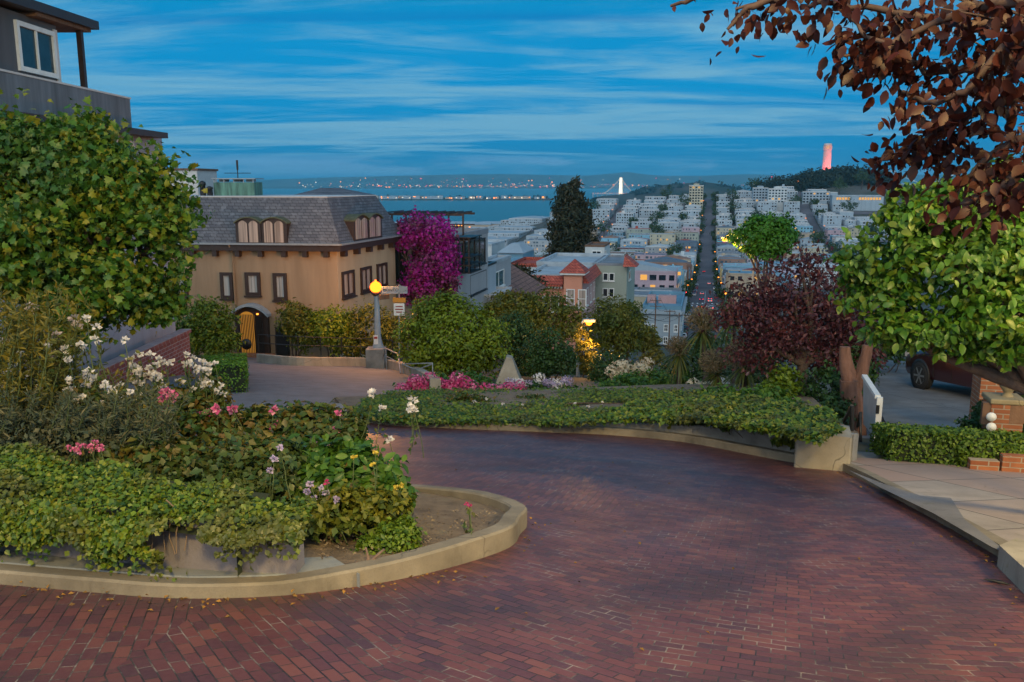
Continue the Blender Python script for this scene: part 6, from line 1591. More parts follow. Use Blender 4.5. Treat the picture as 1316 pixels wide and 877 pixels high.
# ---- mixed planting of the first bed
def blade_shrub(name, label, stems, mat, size, per, group=None, cat='shrub', aspect=.22, up=.6, stemmat='stem'):
    """upright stems clothed in small leaves; stems = [(base, tip)]"""
    c = stems[0][0]; t = thing(name, label, cat, tuple(c), group)
    mb = MB(); Pn, Nn, Tn = [], [], []
    for a_, b_ in stems:
        pts = limb(mb, a_, b_, .008, .003, .12, 4)
        d = (Vector(b_) - Vector(a_)).normalized()
        for _ in range(per):
            q = random.random() ** .7; i = min(4, int(q * 5)); p = pts[i].lerp(pts[i + 1], q * 5 - i)
            r = Vector((random.gauss(0, 1), random.gauss(0, 1), random.gauss(0, .6))).normalized()
            Pn.append(tuple(p + r * random.random() * size * .5)); Tn.append(tuple(r + d * up)); Nn.append((random.gauss(0, 1), random.gauss(-.3, 1), random.gauss(.5, .7)))
    mb.build('stem', M[stemmat], t)
    V, Fq = leaf_arrays(np.array(Pn), np.array(Nn), size * (.6 + .8 * rng.random(len(Pn))), 'diamond', aspect, .15, .1, T=np.array(Tn)); np_mesh('foliage', V, Fq, mat, t); return t
def stems_in(px0, px1, py_tip0, py_tip1, Y, base_py, n, dY=.5, lean=0):
    out = []
    for _ in range(n):
        px = random.uniform(px0, px1); y = Y + random.uniform(-dY, dY); a_ = at(px + random.uniform(-15, 15), base_py, y); b_ = at(px + lean + random.uniform(-18, 18), random.uniform(py_tip0, py_tip1), y + random.uniform(-.2, .2))
        out.append((Vector((a_.x, a_.y, max(a_.z, gz(a_.x, a_.y)))), b_))
    return out
blade_shrub('broom_bush', 'tall yellowish broom bush at the left edge of the planting', stems_in(-40, 85, 365, 460, 8.2, 590, 80, .6, 8), M['broom'], .075, 95, aspect=.26)
blade_shrub('broom_bush', 'lower golden broom sprays in front of the maple', stems_in(20, 150, 470, 520, 8.4, 600, 60, .6, 20), M['broom'], .07, 75, aspect=.26)
blade_shrub('lavender_bush', 'wide grey green feathery bush behind the ivy wall', stems_in(-40, 210, 500, 545, 7.6, 600, 110, .5, 15), M['grey_leaf'], .065, 80, aspect=.2)
shrub('lavender_bush', 'dark grey green undergrowth beneath the feathery bush', [B(60, 560, 7.4, 110, 32), B(170, 570, 7.4, 70, 25), B(-60, 560, 7.4, 80, 40)], 5200, .06, M['grey_leaf'])
shrub('rose_bush', 'green rose bushes filling the slope between the brick wall and ivy', [B(150, 540, 9.6, 80, 34), B(230, 525, 9.8, 55, 34), B(268, 510, 10.2, 36, 26), B(100, 535, 9.4, 60, 36)], 6500, .07, M['rose_leaf'], aspect=.7)
shrub('rose_bush', 'broad leafy rose bush behind the right half of the ivy wall', [B(200, 588, 7.2, 70, 28), B(280, 590, 7.2, 80, 32), B(350, 592, 7.3, 60, 34), B(240, 610, 6.9, 80, 26), B(330, 615, 6.9, 60, 24)], 8500, .075, M['rose_leaf'], aspect=.7)
shrub('rose_bush', 'upper rose bush with copper leaf tips in front of the hairpin', [B(330, 548, 8.6, 75, 22), B(400, 545, 8.8, 60, 24), B(260, 548, 8.5, 50, 20), B(440, 552, 8.6, 40, 20)], 5200, .075, M['rose_leaf'], aspect=.7)
shrub('hydrangea_bush', 'large leaved green bush at the right end of the first bed', [B(425, 598, 7.4, 55, 34), B(475, 605, 7.4, 40, 36), B(395, 625, 7.2, 45, 34), B(465, 640, 7.2, 55, 26), B(505, 632, 7.2, 22, 20)], 4200, .105, M['hydr_leaf'], kind='oval', aspect=.55, spread=.2, var=.35)
shrub('lantana_bush', 'low bush of lantana under the large leaved bush', [B(440, 655, 6.7, 55, 26), B(495, 655, 6.8, 36, 26), B(400, 665, 6.5, 25, 24)], 3200, .06, M['shrub_olive'], aspect=.7)
shrub('box_bush', 'small clipped box bush at the bare tip of the first bed', [B(505, 698, 6.5, 32, 26), B(475, 708, 6.4, 22, 20), B(520, 690, 6.6, 18, 26)], 4200, .036, M['hedge'], aspect=.7, shell=.8)
# dead root beside the slab
mb = MB(); r0 = gp(468, 742); 
for dx_, dy_ in ((2, -38), (26, -36), (-10, -20), (-4, -14), (14, -22)): limb(mb, r0, at(468 + dx_, 742 + dy_, r0.y + random.uniform(-.05, .1)), .022, .008, .2, 6)
tag(mb.build('dead_root', pmat('grey_dead_wood', (.22, .15, .12), .95, .4, 20), loc=tuple(r0)), 'small dead woody root at the corner of the ledge slab', 'root')

# ---- flowers: each bloom a part of its plant
def bloom_mesh(name, mat, r, petals=16, flat=.5, dens=1):
    P = np.zeros((petals, 3)); d = unit(rng.normal(size=(petals, 3)) + np.array([0, -.2, .5])); P = d * r * .25
    V, Fq = leaf_arrays(P, d * .6 + rng.normal(size=d.shape) * .5, r * (.7 + .5 * rng.random(petals)), 'diamond', .95, -.25, -.15, T=d)
    V[:, 2] *= (1 - .3 * flat); o = np_mesh(name, V, Fq, mat); me = o.data; bpy.data.objects.remove(o); return me
def head_mesh(mat, r, n=70):
    d = unit(rng.normal(size=(n, 3))); P = d * r * (.75 + .25 * rng.random((n, 1))); P[:, 2] *= .75
    V, Fq = leaf_arrays(P, d + rng.normal(size=d.shape) * .3, r * .34, 'diamond', .95, .1); o = np_mesh('bloom', V, Fq, mat); me = o.data; bpy.data.objects.remove(o); return me
BL = {k: [bloom_mesh('bloom', M[k], .05) for _ in range(2)] for k in ('p_white', 'p_blush', 'p_pink', 'p_hot', 'p_yellow', 'p_lilac')}
HD = {k: head_mesh(M[k], .17) for k in ('p_hot', 'p_pink', 'p_lilac', 'p_cream', 'p_white')}
def flowers(name, label, spots, key, r, Y, meshes=None, cat='flowers', stem=True, base_drop=.5, group=None):
    p0 = at(spots[0][0], spots[0][1], Y); t = thing(name, label, cat, (p0.x, p0.y, p0.z - base_drop), group)
    mb = MB(); Pn = []
    for s in spots:
        p = at(s[0], s[1], Y + (s[2] if len(s) > 2 else random.uniform(-.15, .15))); me = random.choice(meshes or BL[key])
        o = bpy.data.objects.new('bloom', me); COL.objects.link(o); o.parent = t; o.location = p - Vector(t.location)
        k = r / (.17 if me in HD.values() else .05) * random.uniform(.8, 1.2); o.scale = (k, k, k); o.rotation_euler = (random.uniform(-.5, .5), random.uniform(-.5, .5), random.uniform(0, 6.3))
        if stem: limb(mb, p - Vector((random.gauss(0, .06), 0, base_drop)), p, .006, .004, .1, 4)
        for _ in range(8): Pn.append(tuple(p + Vector((random.gauss(0, r), random.gauss(0, r), -r - random.random() * base_drop * .7))))
    if stem: mb.build('stem', M['stem'], t)
    Pn = np.array(Pn); V, Fq = leaf_arrays(Pn, rng.normal(size=Pn.shape) + np.array([0, -.3, .5]), .06 if r < .12 else .12, 'diamond', .6); np_mesh('foliage', V, Fq, M['rose_leaf'], t)
    return t
def scat(px, py, sx, sy, n): return [(px + random.gauss(0, sx), py + random.gauss(0, sy)) for _ in range(n)]
flowers('white_rose', 'big cluster of white roses in front of the brick wall', scat(190, 484, 13, 12, 24) + [(205, 462), (200, 470), (212, 466), (178, 510)], 'p_white', .052, 9.2)
flowers('white_rose', 'sprays of white roses beside the clipped hedge', scat(255, 470, 14, 7, 10) + scat(268, 495, 10, 9, 10) + [(240, 456), (248, 460), (230, 492)], 'p_white', .052, 9.8)
flowers('white_rose', 'scattered white roses on the left slope', scat(60, 470, 40, 30, 16) + scat(140, 500, 30, 14, 12), 'p_white', .045, 7.9)
flowers('white_rose', 'pale roses low among the broom at the left', [(93, 508), (98, 515), (88, 503), (102, 518), (114, 492), (121, 488), (110, 497)], 'p_white', .055, 8.0)
flowers('white_rose', 'tall blush roses in front of the maple', [(70, 432), (64, 440), (74, 448), (68, 455), (95, 410), (100, 416), (88, 447), (40, 395), (5, 440), (45, 470)], 'p_blush', .058, 8.3)
flowers('white_rose', 'single white roses standing in front of the left hairpin', [(478, 506), (491, 526), (530, 515), (527, 524), (532, 528), (500, 565)], 'p_white', .055, 8.4)
flowers('pink_rose', 'cluster of bright pink roses below the brick wall', scat(218, 510, 7, 6, 9), 'p_pink', .055, 8.6)
flowers('pink_rose', 'pink roses at the front edge of the hairpin', scat(284, 528, 10, 4, 6) + [(268, 530), (352, 527), (353, 548), (436, 531), (435, 552)], 'p_pink', .05, 8.4)
flowers('pink_rose', 'pinkish lilac blossoms behind the top of the ivy wall', scat(108, 577, 12, 3, 12) + [(128, 574), (131, 576)], 'p_pink', .028, 6.9)
flowers('yellow_yarrow', 'flat yellow yarrow head among the roses', [(183, 523), (180, 524), (187, 523)], 'p_yellow', .03, 8.0)
flowers('lantana', 'pink and lilac lantana heads at the end of the ivy wall', [(398, 622), (412, 628), (420, 634), (432, 642), (404, 640), (395, 632), (360, 575), (352, 590), (348, 605)], 'p_lilac', .03, 6.6)
flowers('lantana', 'yellow lantana heads on the large leaved bush', [(482, 583), (455, 588), (510, 627), (516, 624), (508, 630), (480, 598)], 'p_yellow', .03, 6.9)
flowers('lantana', 'small magenta flowers low in the lantana', [(432, 645), (428, 648), (436, 647), (420, 620), (600, 648), (604, 650)], 'p_hot', .022, 6.7)
# hydrangeas beyond the second bed
flowers('hydrangea', 'bank of magenta hydrangeas left of the large rounded tree', scat(548, 494, 20, 6, 26) + scat(585, 498, 16, 5, 14), 'p_hot', .22, 25.5, [HD['p_hot'], HD['p_pink'], HD['p_pink']], 'hydrangea', base_drop=.9)
flowers('hydrangea', 'magenta hydrangeas mixed with leaves in the middle of the bank', scat(645, 499, 20, 4, 12), 'p_hot', .2, 25.6, [HD['p_hot'], HD['p_pink']], 'hydrangea', base_drop=.9)
flowers('hydrangea', 'lilac white hydrangeas at the right of the bank', scat(700, 496, 22, 5, 14) + [(693, 486), (705, 492)], 'p_lilac', .2, 26, [HD['p_lilac'], HD['p_white']], 'hydrangea', base_drop=.9)
flowers('hydrangea', 'cream hydrangeas where the lower road turns', scat(815, 476, 14, 6, 11) + scat(795, 486, 6, 5, 5), 'p_cream', .26, 31, [HD['p_cream']], 'hydrangea', base_drop=.9)
flowers('hydrangea', 'cream hydrangea heads right of the lower bend below the cordylines', scat(915, 497, 10, 6, 10), 'p_cream', .24, 25.5, [HD['p_cream'], HD['p_white']], 'hydrangea', base_drop=.9)
shrub('hydrangea_bush', 'leafy base of the hydrangea bank behind the ground cover', [B(550, 502, 25.8, 40, 12), B(620, 505, 25.8, 45, 10), B(700, 505, 26, 50, 12), B(780, 505, 27, 40, 12), B(590, 490, 27, 50, 8)], 5200, .13, M['hydr_leaf'], aspect=.6)
shrub('shrub', 'leafy bushes behind the cream hydrangeas', [B(830, 490, 30, 40, 14), B(800, 495, 29, 35, 10), B(865, 492, 29, 30, 12)], 3600, .13, M['hydr_leaf'], aspect=.6)

# ---- ground cover on the second bed
def cover(name, label, region, n, size, mat, h, name_low=True):
    P_, N_ = [], []
    poly = region
    while len(P_) < n:
        px, py = random.uniform(min(p[0] for p in poly), max(p[0] for p in poly)), random.uniform(min(p[1] for p in poly), max(p[1] for p in poly))
        ins = False; j = len(poly) - 1
        for i in range(len(poly)):
            if (poly[i][1] > py) != (poly[j][1] > py) and px < (poly[j][0] - poly[i][0]) * (py - poly[i][1]) / (poly[j][1] - poly[i][1] + 1e-9) + poly[i][0]: ins = not ins
            j = i
        if not ins: continue
        g = gp(px, py, .2); g = gp(px, py, .12 + .085 * max(0, g.x)); nz = mnoise.noise(Vector((g.x * 1.7, g.y * 1.7, 0)))
        P_.append((g.x, g.y, g.z + random.random() * h * (1 + .6 * nz))); N_.append((random.gauss(0, .5), random.gauss(-.25, .5), 1))
    V, Fq = leaf_arrays(np.array(P_), np.array(N_), size * (.6 + .8 * rng.random(n)), 'diamond', .7, .25); return tag(np_mesh(name, V, Fq, mat, loc=P_[0]), label, kind='stuff')
cover('ground_cover', 'yellow green ground cover on the left of the second bed', [(452, 535), (470, 516), (500, 508), (560, 504), (700, 504), (835, 503), (850, 515), (760, 519), (715, 529), (715, 548), (560, 545), (490, 542)], 26000, .075, M['ivy'], .12)
cover('ground_cover', 'leafy ground cover behind the retaining wall', [(715, 549), (720, 533), (800, 529), (812, 508), (870, 505), (960, 515), (1060, 530), (1080, 552), (1050, 570), (985, 556), (890, 543), (800, 543)], 17000, .08, M['ivy'], .13, False)
shrub('ivy', 'ivy hanging over the grey wall near its beige end', [B(990, 543, 13.9, 40, 12), B(1035, 548, 13.2, 26, 13), B(945, 537, 14.6, 40, 11), B(1078, 570, 12.45, 9, 24), B(1010, 560, 13.3, 14, 14), B(890, 533, 15.4, 36, 9)], 5600, .085, M['ivy'], cat='ivy', aspect=.8)
shrub('shrub', 'dark leafy plants under the cordylines', [B(950, 520, 17.5, 45, 18), B(985, 515, 18, 35, 22), B(920, 512, 20, 30, 14)], 4200, .11, M['hydr_leaf'], aspect=.6)
shrub('shrub', 'bright lamplit camellia beside the plum trunk', [B(1005, 492, 19.5, 20, 26), B(1010, 515, 19.3, 18, 22)], 2200, .10, M['hedge'], aspect=.65)
shrub('shrub', 'dark shrub between the plum trunk and the broken stump', [B(1060, 500, 19, 28, 34), B(1075, 530, 17.5, 25, 25), B(1095, 480, 20, 26, 40)], 4200, .10, M['shrub_dark'])
shrub('shrub', 'dense dark greenery behind the cordylines', [B(900, 470, 31, 40, 34), B(950, 478, 30, 42, 36), B(860, 480, 32, 26, 24), B(985, 450, 29, 30, 30), B(925, 445, 33, 40, 24)], 9000, .14, M['shrub_dark'])
shrub('shrub', 'dark foliage behind the gate and under the broadleaf tree', [B(1090, 455, 24, 40, 30), B(1130, 440, 26, 40, 26), B(1170, 435, 28, 40, 20)], 5200, .12, M['shrub_dark'])

# ---- cordylines
def cordyline(label, px, py, Y, r_px, base_py, plume=None, n=110):
    c = at(px, py, Y); r = r_px * Y / F; b = at(px + random.uniform(-8, 8), base_py, Y); gz_ = gz(b.x, b.y)
    t = thing('cordyline', label, 'cordyline', (b.x, b.y, gz_), 'cordylines beside the lower bend')
    mb = MB(); limb(mb, (b.x, b.y, gz_ - .1), c, .09, .07, .06, 7); mb.build('trunk', M['bark'], t)
    d = unit(rng.normal(size=(n, 3)) + np.array([0, 0, .35])); k = 5; V, Fq = [], []
    L = r * (.75 + .4 * rng.random(n)); side = unit(np.cross(d, np.array([0, 0, 1.0]) + rng.normal(size=(n, 3)) * .1)); w = r * .035
    rings = []
    for i in range(k + 1):
        q = i / k; p = np.array(c) + d * (L * q)[:, None] - np.array([0, 0, 1]) * (L * q * q * .38 * (1 - .5 * d[:, 2]))[:, None]
        ww = w * math.sin(math.pi * (.18 + .80 * q)) ; rings += [p + side * ww, p - side * ww]
    V = np.stack(rings, axis=1).reshape(-1, 3); bs = np.arange(n)[:, None] * (2 * (k + 1))
    Fq = np.concatenate([bs + np.array([[2 * i, 2 * i + 2, 2 * i + 3, 2 * i + 1]]) for i in range(k)], axis=0); np_mesh('crown', V, Fq, M['cordy'], t)
    if plume:
        q = at(px + plume[0], py + plume[1], Y - .1); rr_ = plume[2] * Y / F; m = 900; dd = unit(rng.normal(size=(m, 3))); P = np.array(q) + dd * (rr_ * rng.random((m, 1)) ** .5) * np.array([1, 1, .8])
        V, Fq = leaf_arrays(P, rng.normal(size=(m, 3)), rr_ * .30, 'diamond', .16, .2, T=dd); np_mesh('plume', V, Fq, M['cordy_dead'], t)
cordyline('cordyline with a green rosette high on a bare slanting trunk', 940, 412, 26, 36, 500)
cordyline('cordyline with a wide dry plume over its rosette in front of the far street', 903, 425, 27, 38, 500, (0, -14, 20))
cordyline('low cordyline with pale dry plume nearest the lower bend', 922, 482, 24, 32, 520, (-4, -18, 18))
cordyline('cordyline with the largest pale plume below the plum branches', 958, 470, 23, 40, 520, (-4, -14, 22))
cordyline('small cordyline at the left edge of the group beside the road', 873, 455, 28, 30, 500, (-2, -10, 15))
cordyline('dark cordyline leaning toward the plum trunk', 992, 482, 22, 34, 525)

flowers('white_daisies', 'specks of white blossom in the ground cover of the second bed', scat(640, 520, 60, 6, 14) + scat(900, 528, 60, 7, 12), 'p_white', .045, 18.5, base_drop=.3)
shrub('rose_bush', 'low coppery rose bush in the middle of the second bed', [B(600, 516, 19.5, 34, 9), B(860, 522, 18.0, 30, 10), B(680, 514, 20.5, 24, 7)], 2600, .075, M['rose_leaf'], aspect=.7)

# ------------------------------------------------------------------ hairpin wall, rails, lamps and signs
hw = smooth_poly([g2(330, 466), g2(372, 470), g2(420, 471), g2(462, 471), g2(498, 474), g2(524, 483), g2(543, 494), g2(553, 504)], 5)
mb = MB(); strip(mb, hw[::1], .32, -.05, .42, 0, .03)
tag(mb.build('retaining_wall', M['wall_beige'], loc=(hw[0][0], hw[0][1], -8)), 'low curved wall round the outside of the left hairpin', 'wall')
mb = MB(); hp = [Vector((x, y + .4, gz(x, y) + .42)) for x, y in hw[:22]]
for i in range(0, 22, 3): mb.tube([hp[i], hp[i] + Vector((0, 0, .85))], .025, 6)
for h in (.45, .85): mb.tube([p + Vector((0, 0, h)) for p in hp], .022, 6)
tag(mb.build('railing', M['black'], loc=tuple(hp[0])), 'black iron railing along the curved hairpin wall', 'railing')
mb = MB()
r = [at(491, 462, 38), at(496, 448, 37.5), at(511, 455, 35), at(515, 480, 34)]
mb.tube([r[0], r[1], r[2], r[3]], .03, 7); r2 = [p - Vector((0, 0, .35)) for p in r[1:3]]; mb.tube(r2, .02, 6); mb.tube([r[1], r[1] - Vector((0, 0, 1.0))], .03, 6)
tag(mb.build('railing', M['steel'], loc=tuple(r[0])), 'short grey handrail beside the lamp pedestal', 'railing')
mb = MB(); r = [at(517, 468, 32), at(535, 476, 31.5), at(556, 468, 31)]; mb.tube(r, .03, 7); mb.tube([at(519, 480, 32), at(517, 468, 32), at(556, 467, 31), at(556, 478, 31)], .025, 6)
tag(mb.build('railing', M['steel'], loc=tuple(r[0])), 'sagging low rail in front of the large rounded tree', 'railing')
# stone wedge
p = at(655, 490, 30.5); mb = MB(); z0 = gz(p.x, p.y)
mb.add([(p.x - .55, p.y - .4, z0), (p.x + .45, p.y - .4, z0), (p.x + .5, p.y + .5, z0), (p.x - .5, p.y + .5, z0), (p.x - .12, p.y - .2, z0 + 1.05), (p.x + .1, p.y - .2, z0 + 1.0), (p.x + .1, p.y + .3, z0 + 1.0), (p.x - .1, p.y + .3, z0 + 1.05)], [(0, 1, 5, 4), (1, 2, 6, 5), (2, 3, 7, 6), (3, 0, 4, 7), (4, 5, 6, 7), (3, 2, 1, 0)])
tag(mb.build('stone_post', M['wall_beige'], loc=(p.x, p.y, z0), bevel=.03), 'tapered pale stone marker among the bushes by the hydrangeas', 'stone')

def add_text(txt, parent, pos, size, mat, ex, nrm, name='lettering'):
    cu = bpy.data.curves.new(name, 'FONT'); cu.body = txt; cu.size = size; cu.align_x = 'CENTER'; cu.align_y = 'CENTER'; cu.extrude = .004
    cu.materials.append(mat); o = bpy.data.objects.new(name, cu); COL.objects.link(o); o.parent = parent
    ex = Vector(ex).normalized(); n = Vector(nrm).normalized(); up = n.cross(ex)
    me = bpy.data.meshes.new_from_object(o.evaluated_get(bpy.context.evaluated_depsgraph_get())); bpy.data.objects.remove(o)
    me.materials.clear(); me.materials.append(mat); o = bpy.data.objects.new(name, me); COL.objects.link(o); o.parent = parent
    o.matrix_local = Matrix.Translation(Vector(pos) - org(parent)) @ Matrix((ex, up, n)).transposed().to_4x4(); return o
# lamp post at the hairpin
YL = 38.6
b = at(486, 447, YL); zg = gz(b.x, YL); tz_ = at(483, 378, YL).z
lp = thing('lamp_post', 'grey lamp post with glowing lantern and street name blades at the hairpin', 'lamp post', (b.x, YL, zg))
mb = MB(); mb.box((b.x - .1, YL, (zg + b.z) / 2), (.85, .8, b.z - zg)); mb.build('pedestal', M['wall_conc'], lp, bevel=.04)
mb = MB(); mb.lathe((b.x, YL, b.z), [(.26, 0), (.24, .12), (.17, .35), (.15, .5), (.11, tz_ - b.z)], 12); mb.build('pole', M['pole'], lp)
mb = MB(); mb.lathe((b.x - .03, YL, tz_), [(.10, -.1), (.20, 0), (.24, .02), (.12, .08)], 12); hd = mb.build('lamp_head', M['brown'], lp)
mb = MB(); mb.lathe((b.x - .03, YL, tz_ + .08), [(.10, 0), (.19, .05), (.255, .15), (.265, .26), (.22, .38), (.12, .46), (.06, .48), (.04, .55), (.0, .57)], 18); mb.build('lantern', M['globe'], hd)
ld = bpy.data.lights.new('lamp', 'POINT'); ld.energy = 150; ld.color = (1.0, .38, .06); ld.shadow_soft_size = .35
lo = bpy.data.objects.new('lamp', ld); COL.objects.link(lo); lo.parent = lp; lo.location = Vector((b.x - .03, YL - .1, tz_ + 1.05)) - Vector(lp.location)
sg = at(507, 373, YL - .15); mb = MB(); mb.box(sg, (1.16, .03, .32)); s_ = mb.build('street_sign', pmat('sign_enamel', (.26, .30, .36), .5, .1), lp)
add_text('MONTCLAIR', s_, sg - Vector((0, .025, 0)), .19, M['black'], (1, 0, 0), (0, -1, 0))
sg = at(494, 382, YL - .1); mb = MB(); mb.box(sg, (.5, .03, .22), 0, (.8, .55, 0), (-.55, .8, 0), ZV); mb.build('street_sign', M['wood'], lp, )
sg = at(483, 437, YL - .2); mb = MB(); mb.box(sg, (.20, .02, .42)); mb.build('notice', M['white'], lp); mb = MB(); mb.box(sg + Vector((0, -.02, .1)), (.15, .012, .10)); mb.build('notice_band', M['signal_paint'] if 'signal_paint' in M else M['car_red'], lp)
b2_ = at(513, 470, 36.5); t = thing('sign_post', 'thin sign post with an orange panel over a white notice beside the rounded tree', 'sign post', (b2_.x, 36.5, gz(b2_.x, 36.5)))
mb = MB(); mb.tube([(b2_.x, 36.5, gz(b2_.x, 36.5)), at(513, 366, 36.5)], .03, 7); mb.build('pole', M['steel'], t)
mb = MB(); c = at(513, 386, 36.4); mb.box(c, (.55, .02, .20)); mb.build('orange_panel', pmat('orange_sign', (.55, .22, .02), .5, .1), t)
mb = MB(); c = at(513, 398, 36.4); mb.box(c, (.46, .02, .52)); w_ = mb.build('white_panel', M['white'], t)
mb = MB()
for k, ww in enumerate((.3, .34, .26)): mb.box(c + Vector((0, -.014, .13 - .12 * k)), (ww, .008, .045))
mb.build('red_lines', M['car_red'], w_)
mb = MB(); c = at(517, 372, 36.4); mb.add([c + Vector((-.2, 0, -.16)), c + Vector((.2, 0, -.02)), c + Vector((.2, 0, .1)), c + Vector((-.1, 0, .16)), c + Vector((-.2, .03, -.16)), c + Vector((.2, .03, -.02)), c + Vector((.2, .03, .1)), c + Vector((-.1, .03, .16))], [(0, 1, 2, 3), (7, 6, 5, 4), (0, 4, 5, 1), (1, 5, 6, 2), (2, 6, 7, 3), (3, 7, 4, 0)]); mb.build('grey_panel', M['steel'], t)
# gooseneck sodium lamp wrapped in ivy
def gooseneck(name, label, px, py, Y, base_px, base_py, energy, lit=True, polem='pole'):
    hd_ = at(px, py, Y); x, y = at(base_px, base_py, Y).x, Y; z0 = ground_at(x, y)
    t = thing(name, label, 'street lamp', (x, y, z0))
    mb = MB(); top = Vector((x, y, hd_.z + .1)); sgn = 1 if hd_.x > x else -1
    mb.tube([(x, y, z0 - .2), (x, y, top.z - .7), (x + sgn * .1, y, top.z - .25), (x + (hd_.x - x) * .45, y, top.z + .02), (hd_.x - sgn * .1, y, top.z)], [.09, .07, .06, .045, .04], 8); mb.build('pole', M[polem], t)
    mb = MB(); mb.box(hd_ + Vector((0, 0, .10)), (.55, .28, .14)); h_ = mb.build('lamp_head', M['steel'], t, bevel=.03)
    mb = MB(); mb.lathe(hd_ + Vector((0, 0, .02)), [(0, -.16), (.12, -.10), (.15, 0)], 10); mb.build('lamp_glass', M['sodium'] if lit else M['offwhite'], h_)
    if lit:
        l_ = bpy.data.lights.new('lamp', 'POINT'); l_.energy = energy; l_.color = (1.0, .45, .09); l_.shadow_soft_size = .15
        o_ = bpy.data.objects.new('lamp', l_); COL.objects.link(o_); o_.parent = t; o_.location = hd_ + Vector((.25, -.9, -.35)) - Vector(t.location)
    return t
gooseneck('street_lamp', 'lit amber gooseneck street lamp wrapped in ivy below the rounded bushes', 757, 415, 38, 743, 470, 40)
tree('ivy_column', 'ivy column glowing amber round the gooseneck lamp pole', [B(752, 452, 37.6, 13, 18), B(746, 435, 37.8, 8, 16), B(757, 470, 37.6, 15, 14), B(748, 422, 38, 6, 8)], (at(748, 480, 37.8).x, 37.8), 2600, .12, M['amber_leaf'], .04, cat='ivy', shell=.6)
gooseneck('street_lamp', 'lit amber lamp at the left of the bright domed tree', 931, 308, 53.4, 968, 360, 45)
def wood_pole(label, px, py_top, Y, arms):
    p = at(px, py_top, Y); z0 = ground_at(p.x, Y); t = thing('utility_pole', label, 'utility pole', (p.x, Y, z0), None)
    mb = MB(); mb.tube([(p.x, Y, z0 - .2), p], [.14, .10], 8); mb.build('pole', M['wood'], t)
    for a in arms: mb = MB(); mb.box(p - Vector((0, 0, a)), (2.2, .1, .12), 0, EV, EU, ZV); mb.build('crossarm', M['wood'], t)
    return p
pA = wood_pole('timber utility pole beside the amber lit tree', 807, 402, 68, (.4,))
pB = wood_pole('thin utility pole in front of the corner building cornice', 843, 383, 160, (.5, 1.6)); pC = wood_pole('utility pole with cabinet near the corner building side wall', 861, 398, 165, (.4,))
pD = wood_pole('utility pole at the kerb of the corner building', 873, 402, 172, (.5,))
mb = MB()
for a_, b_ in ((pA, pB), (pB, pC), (pC, pD), (pA, pD)):
    for k in (-1, 1): q = [(a_ + EV * k * .8).lerp(b_ + EV * k * .8, i / 8) - Vector((0, 0, 1.2 * math.sin(math.pi * i / 8))) for i in range(9)]; mb.tube(q, .03, 4)
tag(mb.build('wires', M['black'], loc=tuple(pA)), 'sagging overhead wires between the utility poles', 'wires')
gooseneck('street_lamp', 'unlit pale gooseneck arm on the timber utility pole', 821, 425, 67.5, 809, 470, 0, False)
for px, py, Y, lab in ((955, 379, 175, 'amber globe lamp by the far right kerb below the plum'), (828, 433, 120, 'small amber lamp low beside the corner building')):
    p = at(px, py, Y); t = thing('street_lamp', lab, 'street lamp', (p.x, p.y, ground_at(p.x, p.y)))
    mb = MB(); mb.lathe((p.x, p.y, ground_at(p.x, p.y)), [(.1, 0), (.06, p.z - ground_at(p.x, p.y))], 7); mb.build('pole', M['pole'], t); mb = MB(); mb.lathe(p, [(0, -.05), (.24, .1), (.24, .35), (0, .5)], 8); mb.build('lamp', M['far_lamp'], t)
# corner street lamps behind the viewer: their light reaches the bricks, hedges and planting
def corner_lamp(label, lx, ly, z0, hgt, reach, energy, aim):
    sl = thing('corner_street_lamp', label, 'street lamp', (lx, ly, z0)); zt = z0 + hgt; R_ = Vector(reach)
    mb = MB(); mb.lathe((lx, ly, z0 - .1), [(.16, 0), (.1, .4), (.07, hgt - .1)], 10); mb.build('pole', M['pole'], sl)
    P = Vector((lx, ly, zt)); E_ = P + R_
    mb = MB(); mb.tube([P - Vector((0, 0, .2)), P + R_ * .3 + Vector((0, 0, .05)), E_ + Vector((0, 0, .1))], .04, 7); mb.build('arm', M['pole'], sl)
    mb = MB(); mb.box(E_ + Vector((0, 0, .1)), (.5, .4, .14)); hd = mb.build('lamp_head', M['steel'], sl, bevel=.03)
    mb = MB(); mb.box(E_ + Vector((0, 0, .01)), (.4, .3, .03)); mb.build('lamp_glass', M['globe'], hd)
    ld = bpy.data.lights.new('lamp', 'SPOT'); ld.energy = energy; ld.color = (1.0, .68, .24); ld.spot_size = rad(165); ld.spot_blend = .5; ld.shadow_soft_size = .9
    lo = bpy.data.objects.new('lamp', ld); COL.objects.link(lo); lo.parent = sl; lo.location = E_ - Vector((0, 0, .08)) - Vector(sl.location); lo.rotation_euler = aim
corner_lamp('corner street lamp at the top of the crooked block behind the viewer', 2.6, -5.6, -1.4, 7.4, (-1.6, .7, 0), 900, (rad(28), 0, rad(8)))
corner_lamp('corner street lamp on the right hand pavement by the hedge', 9.6, 3.0, gz(9.6, 3.0) + .1, 5.6, (-1.0, .9, 0), 380, (rad(18), 0, rad(10)))

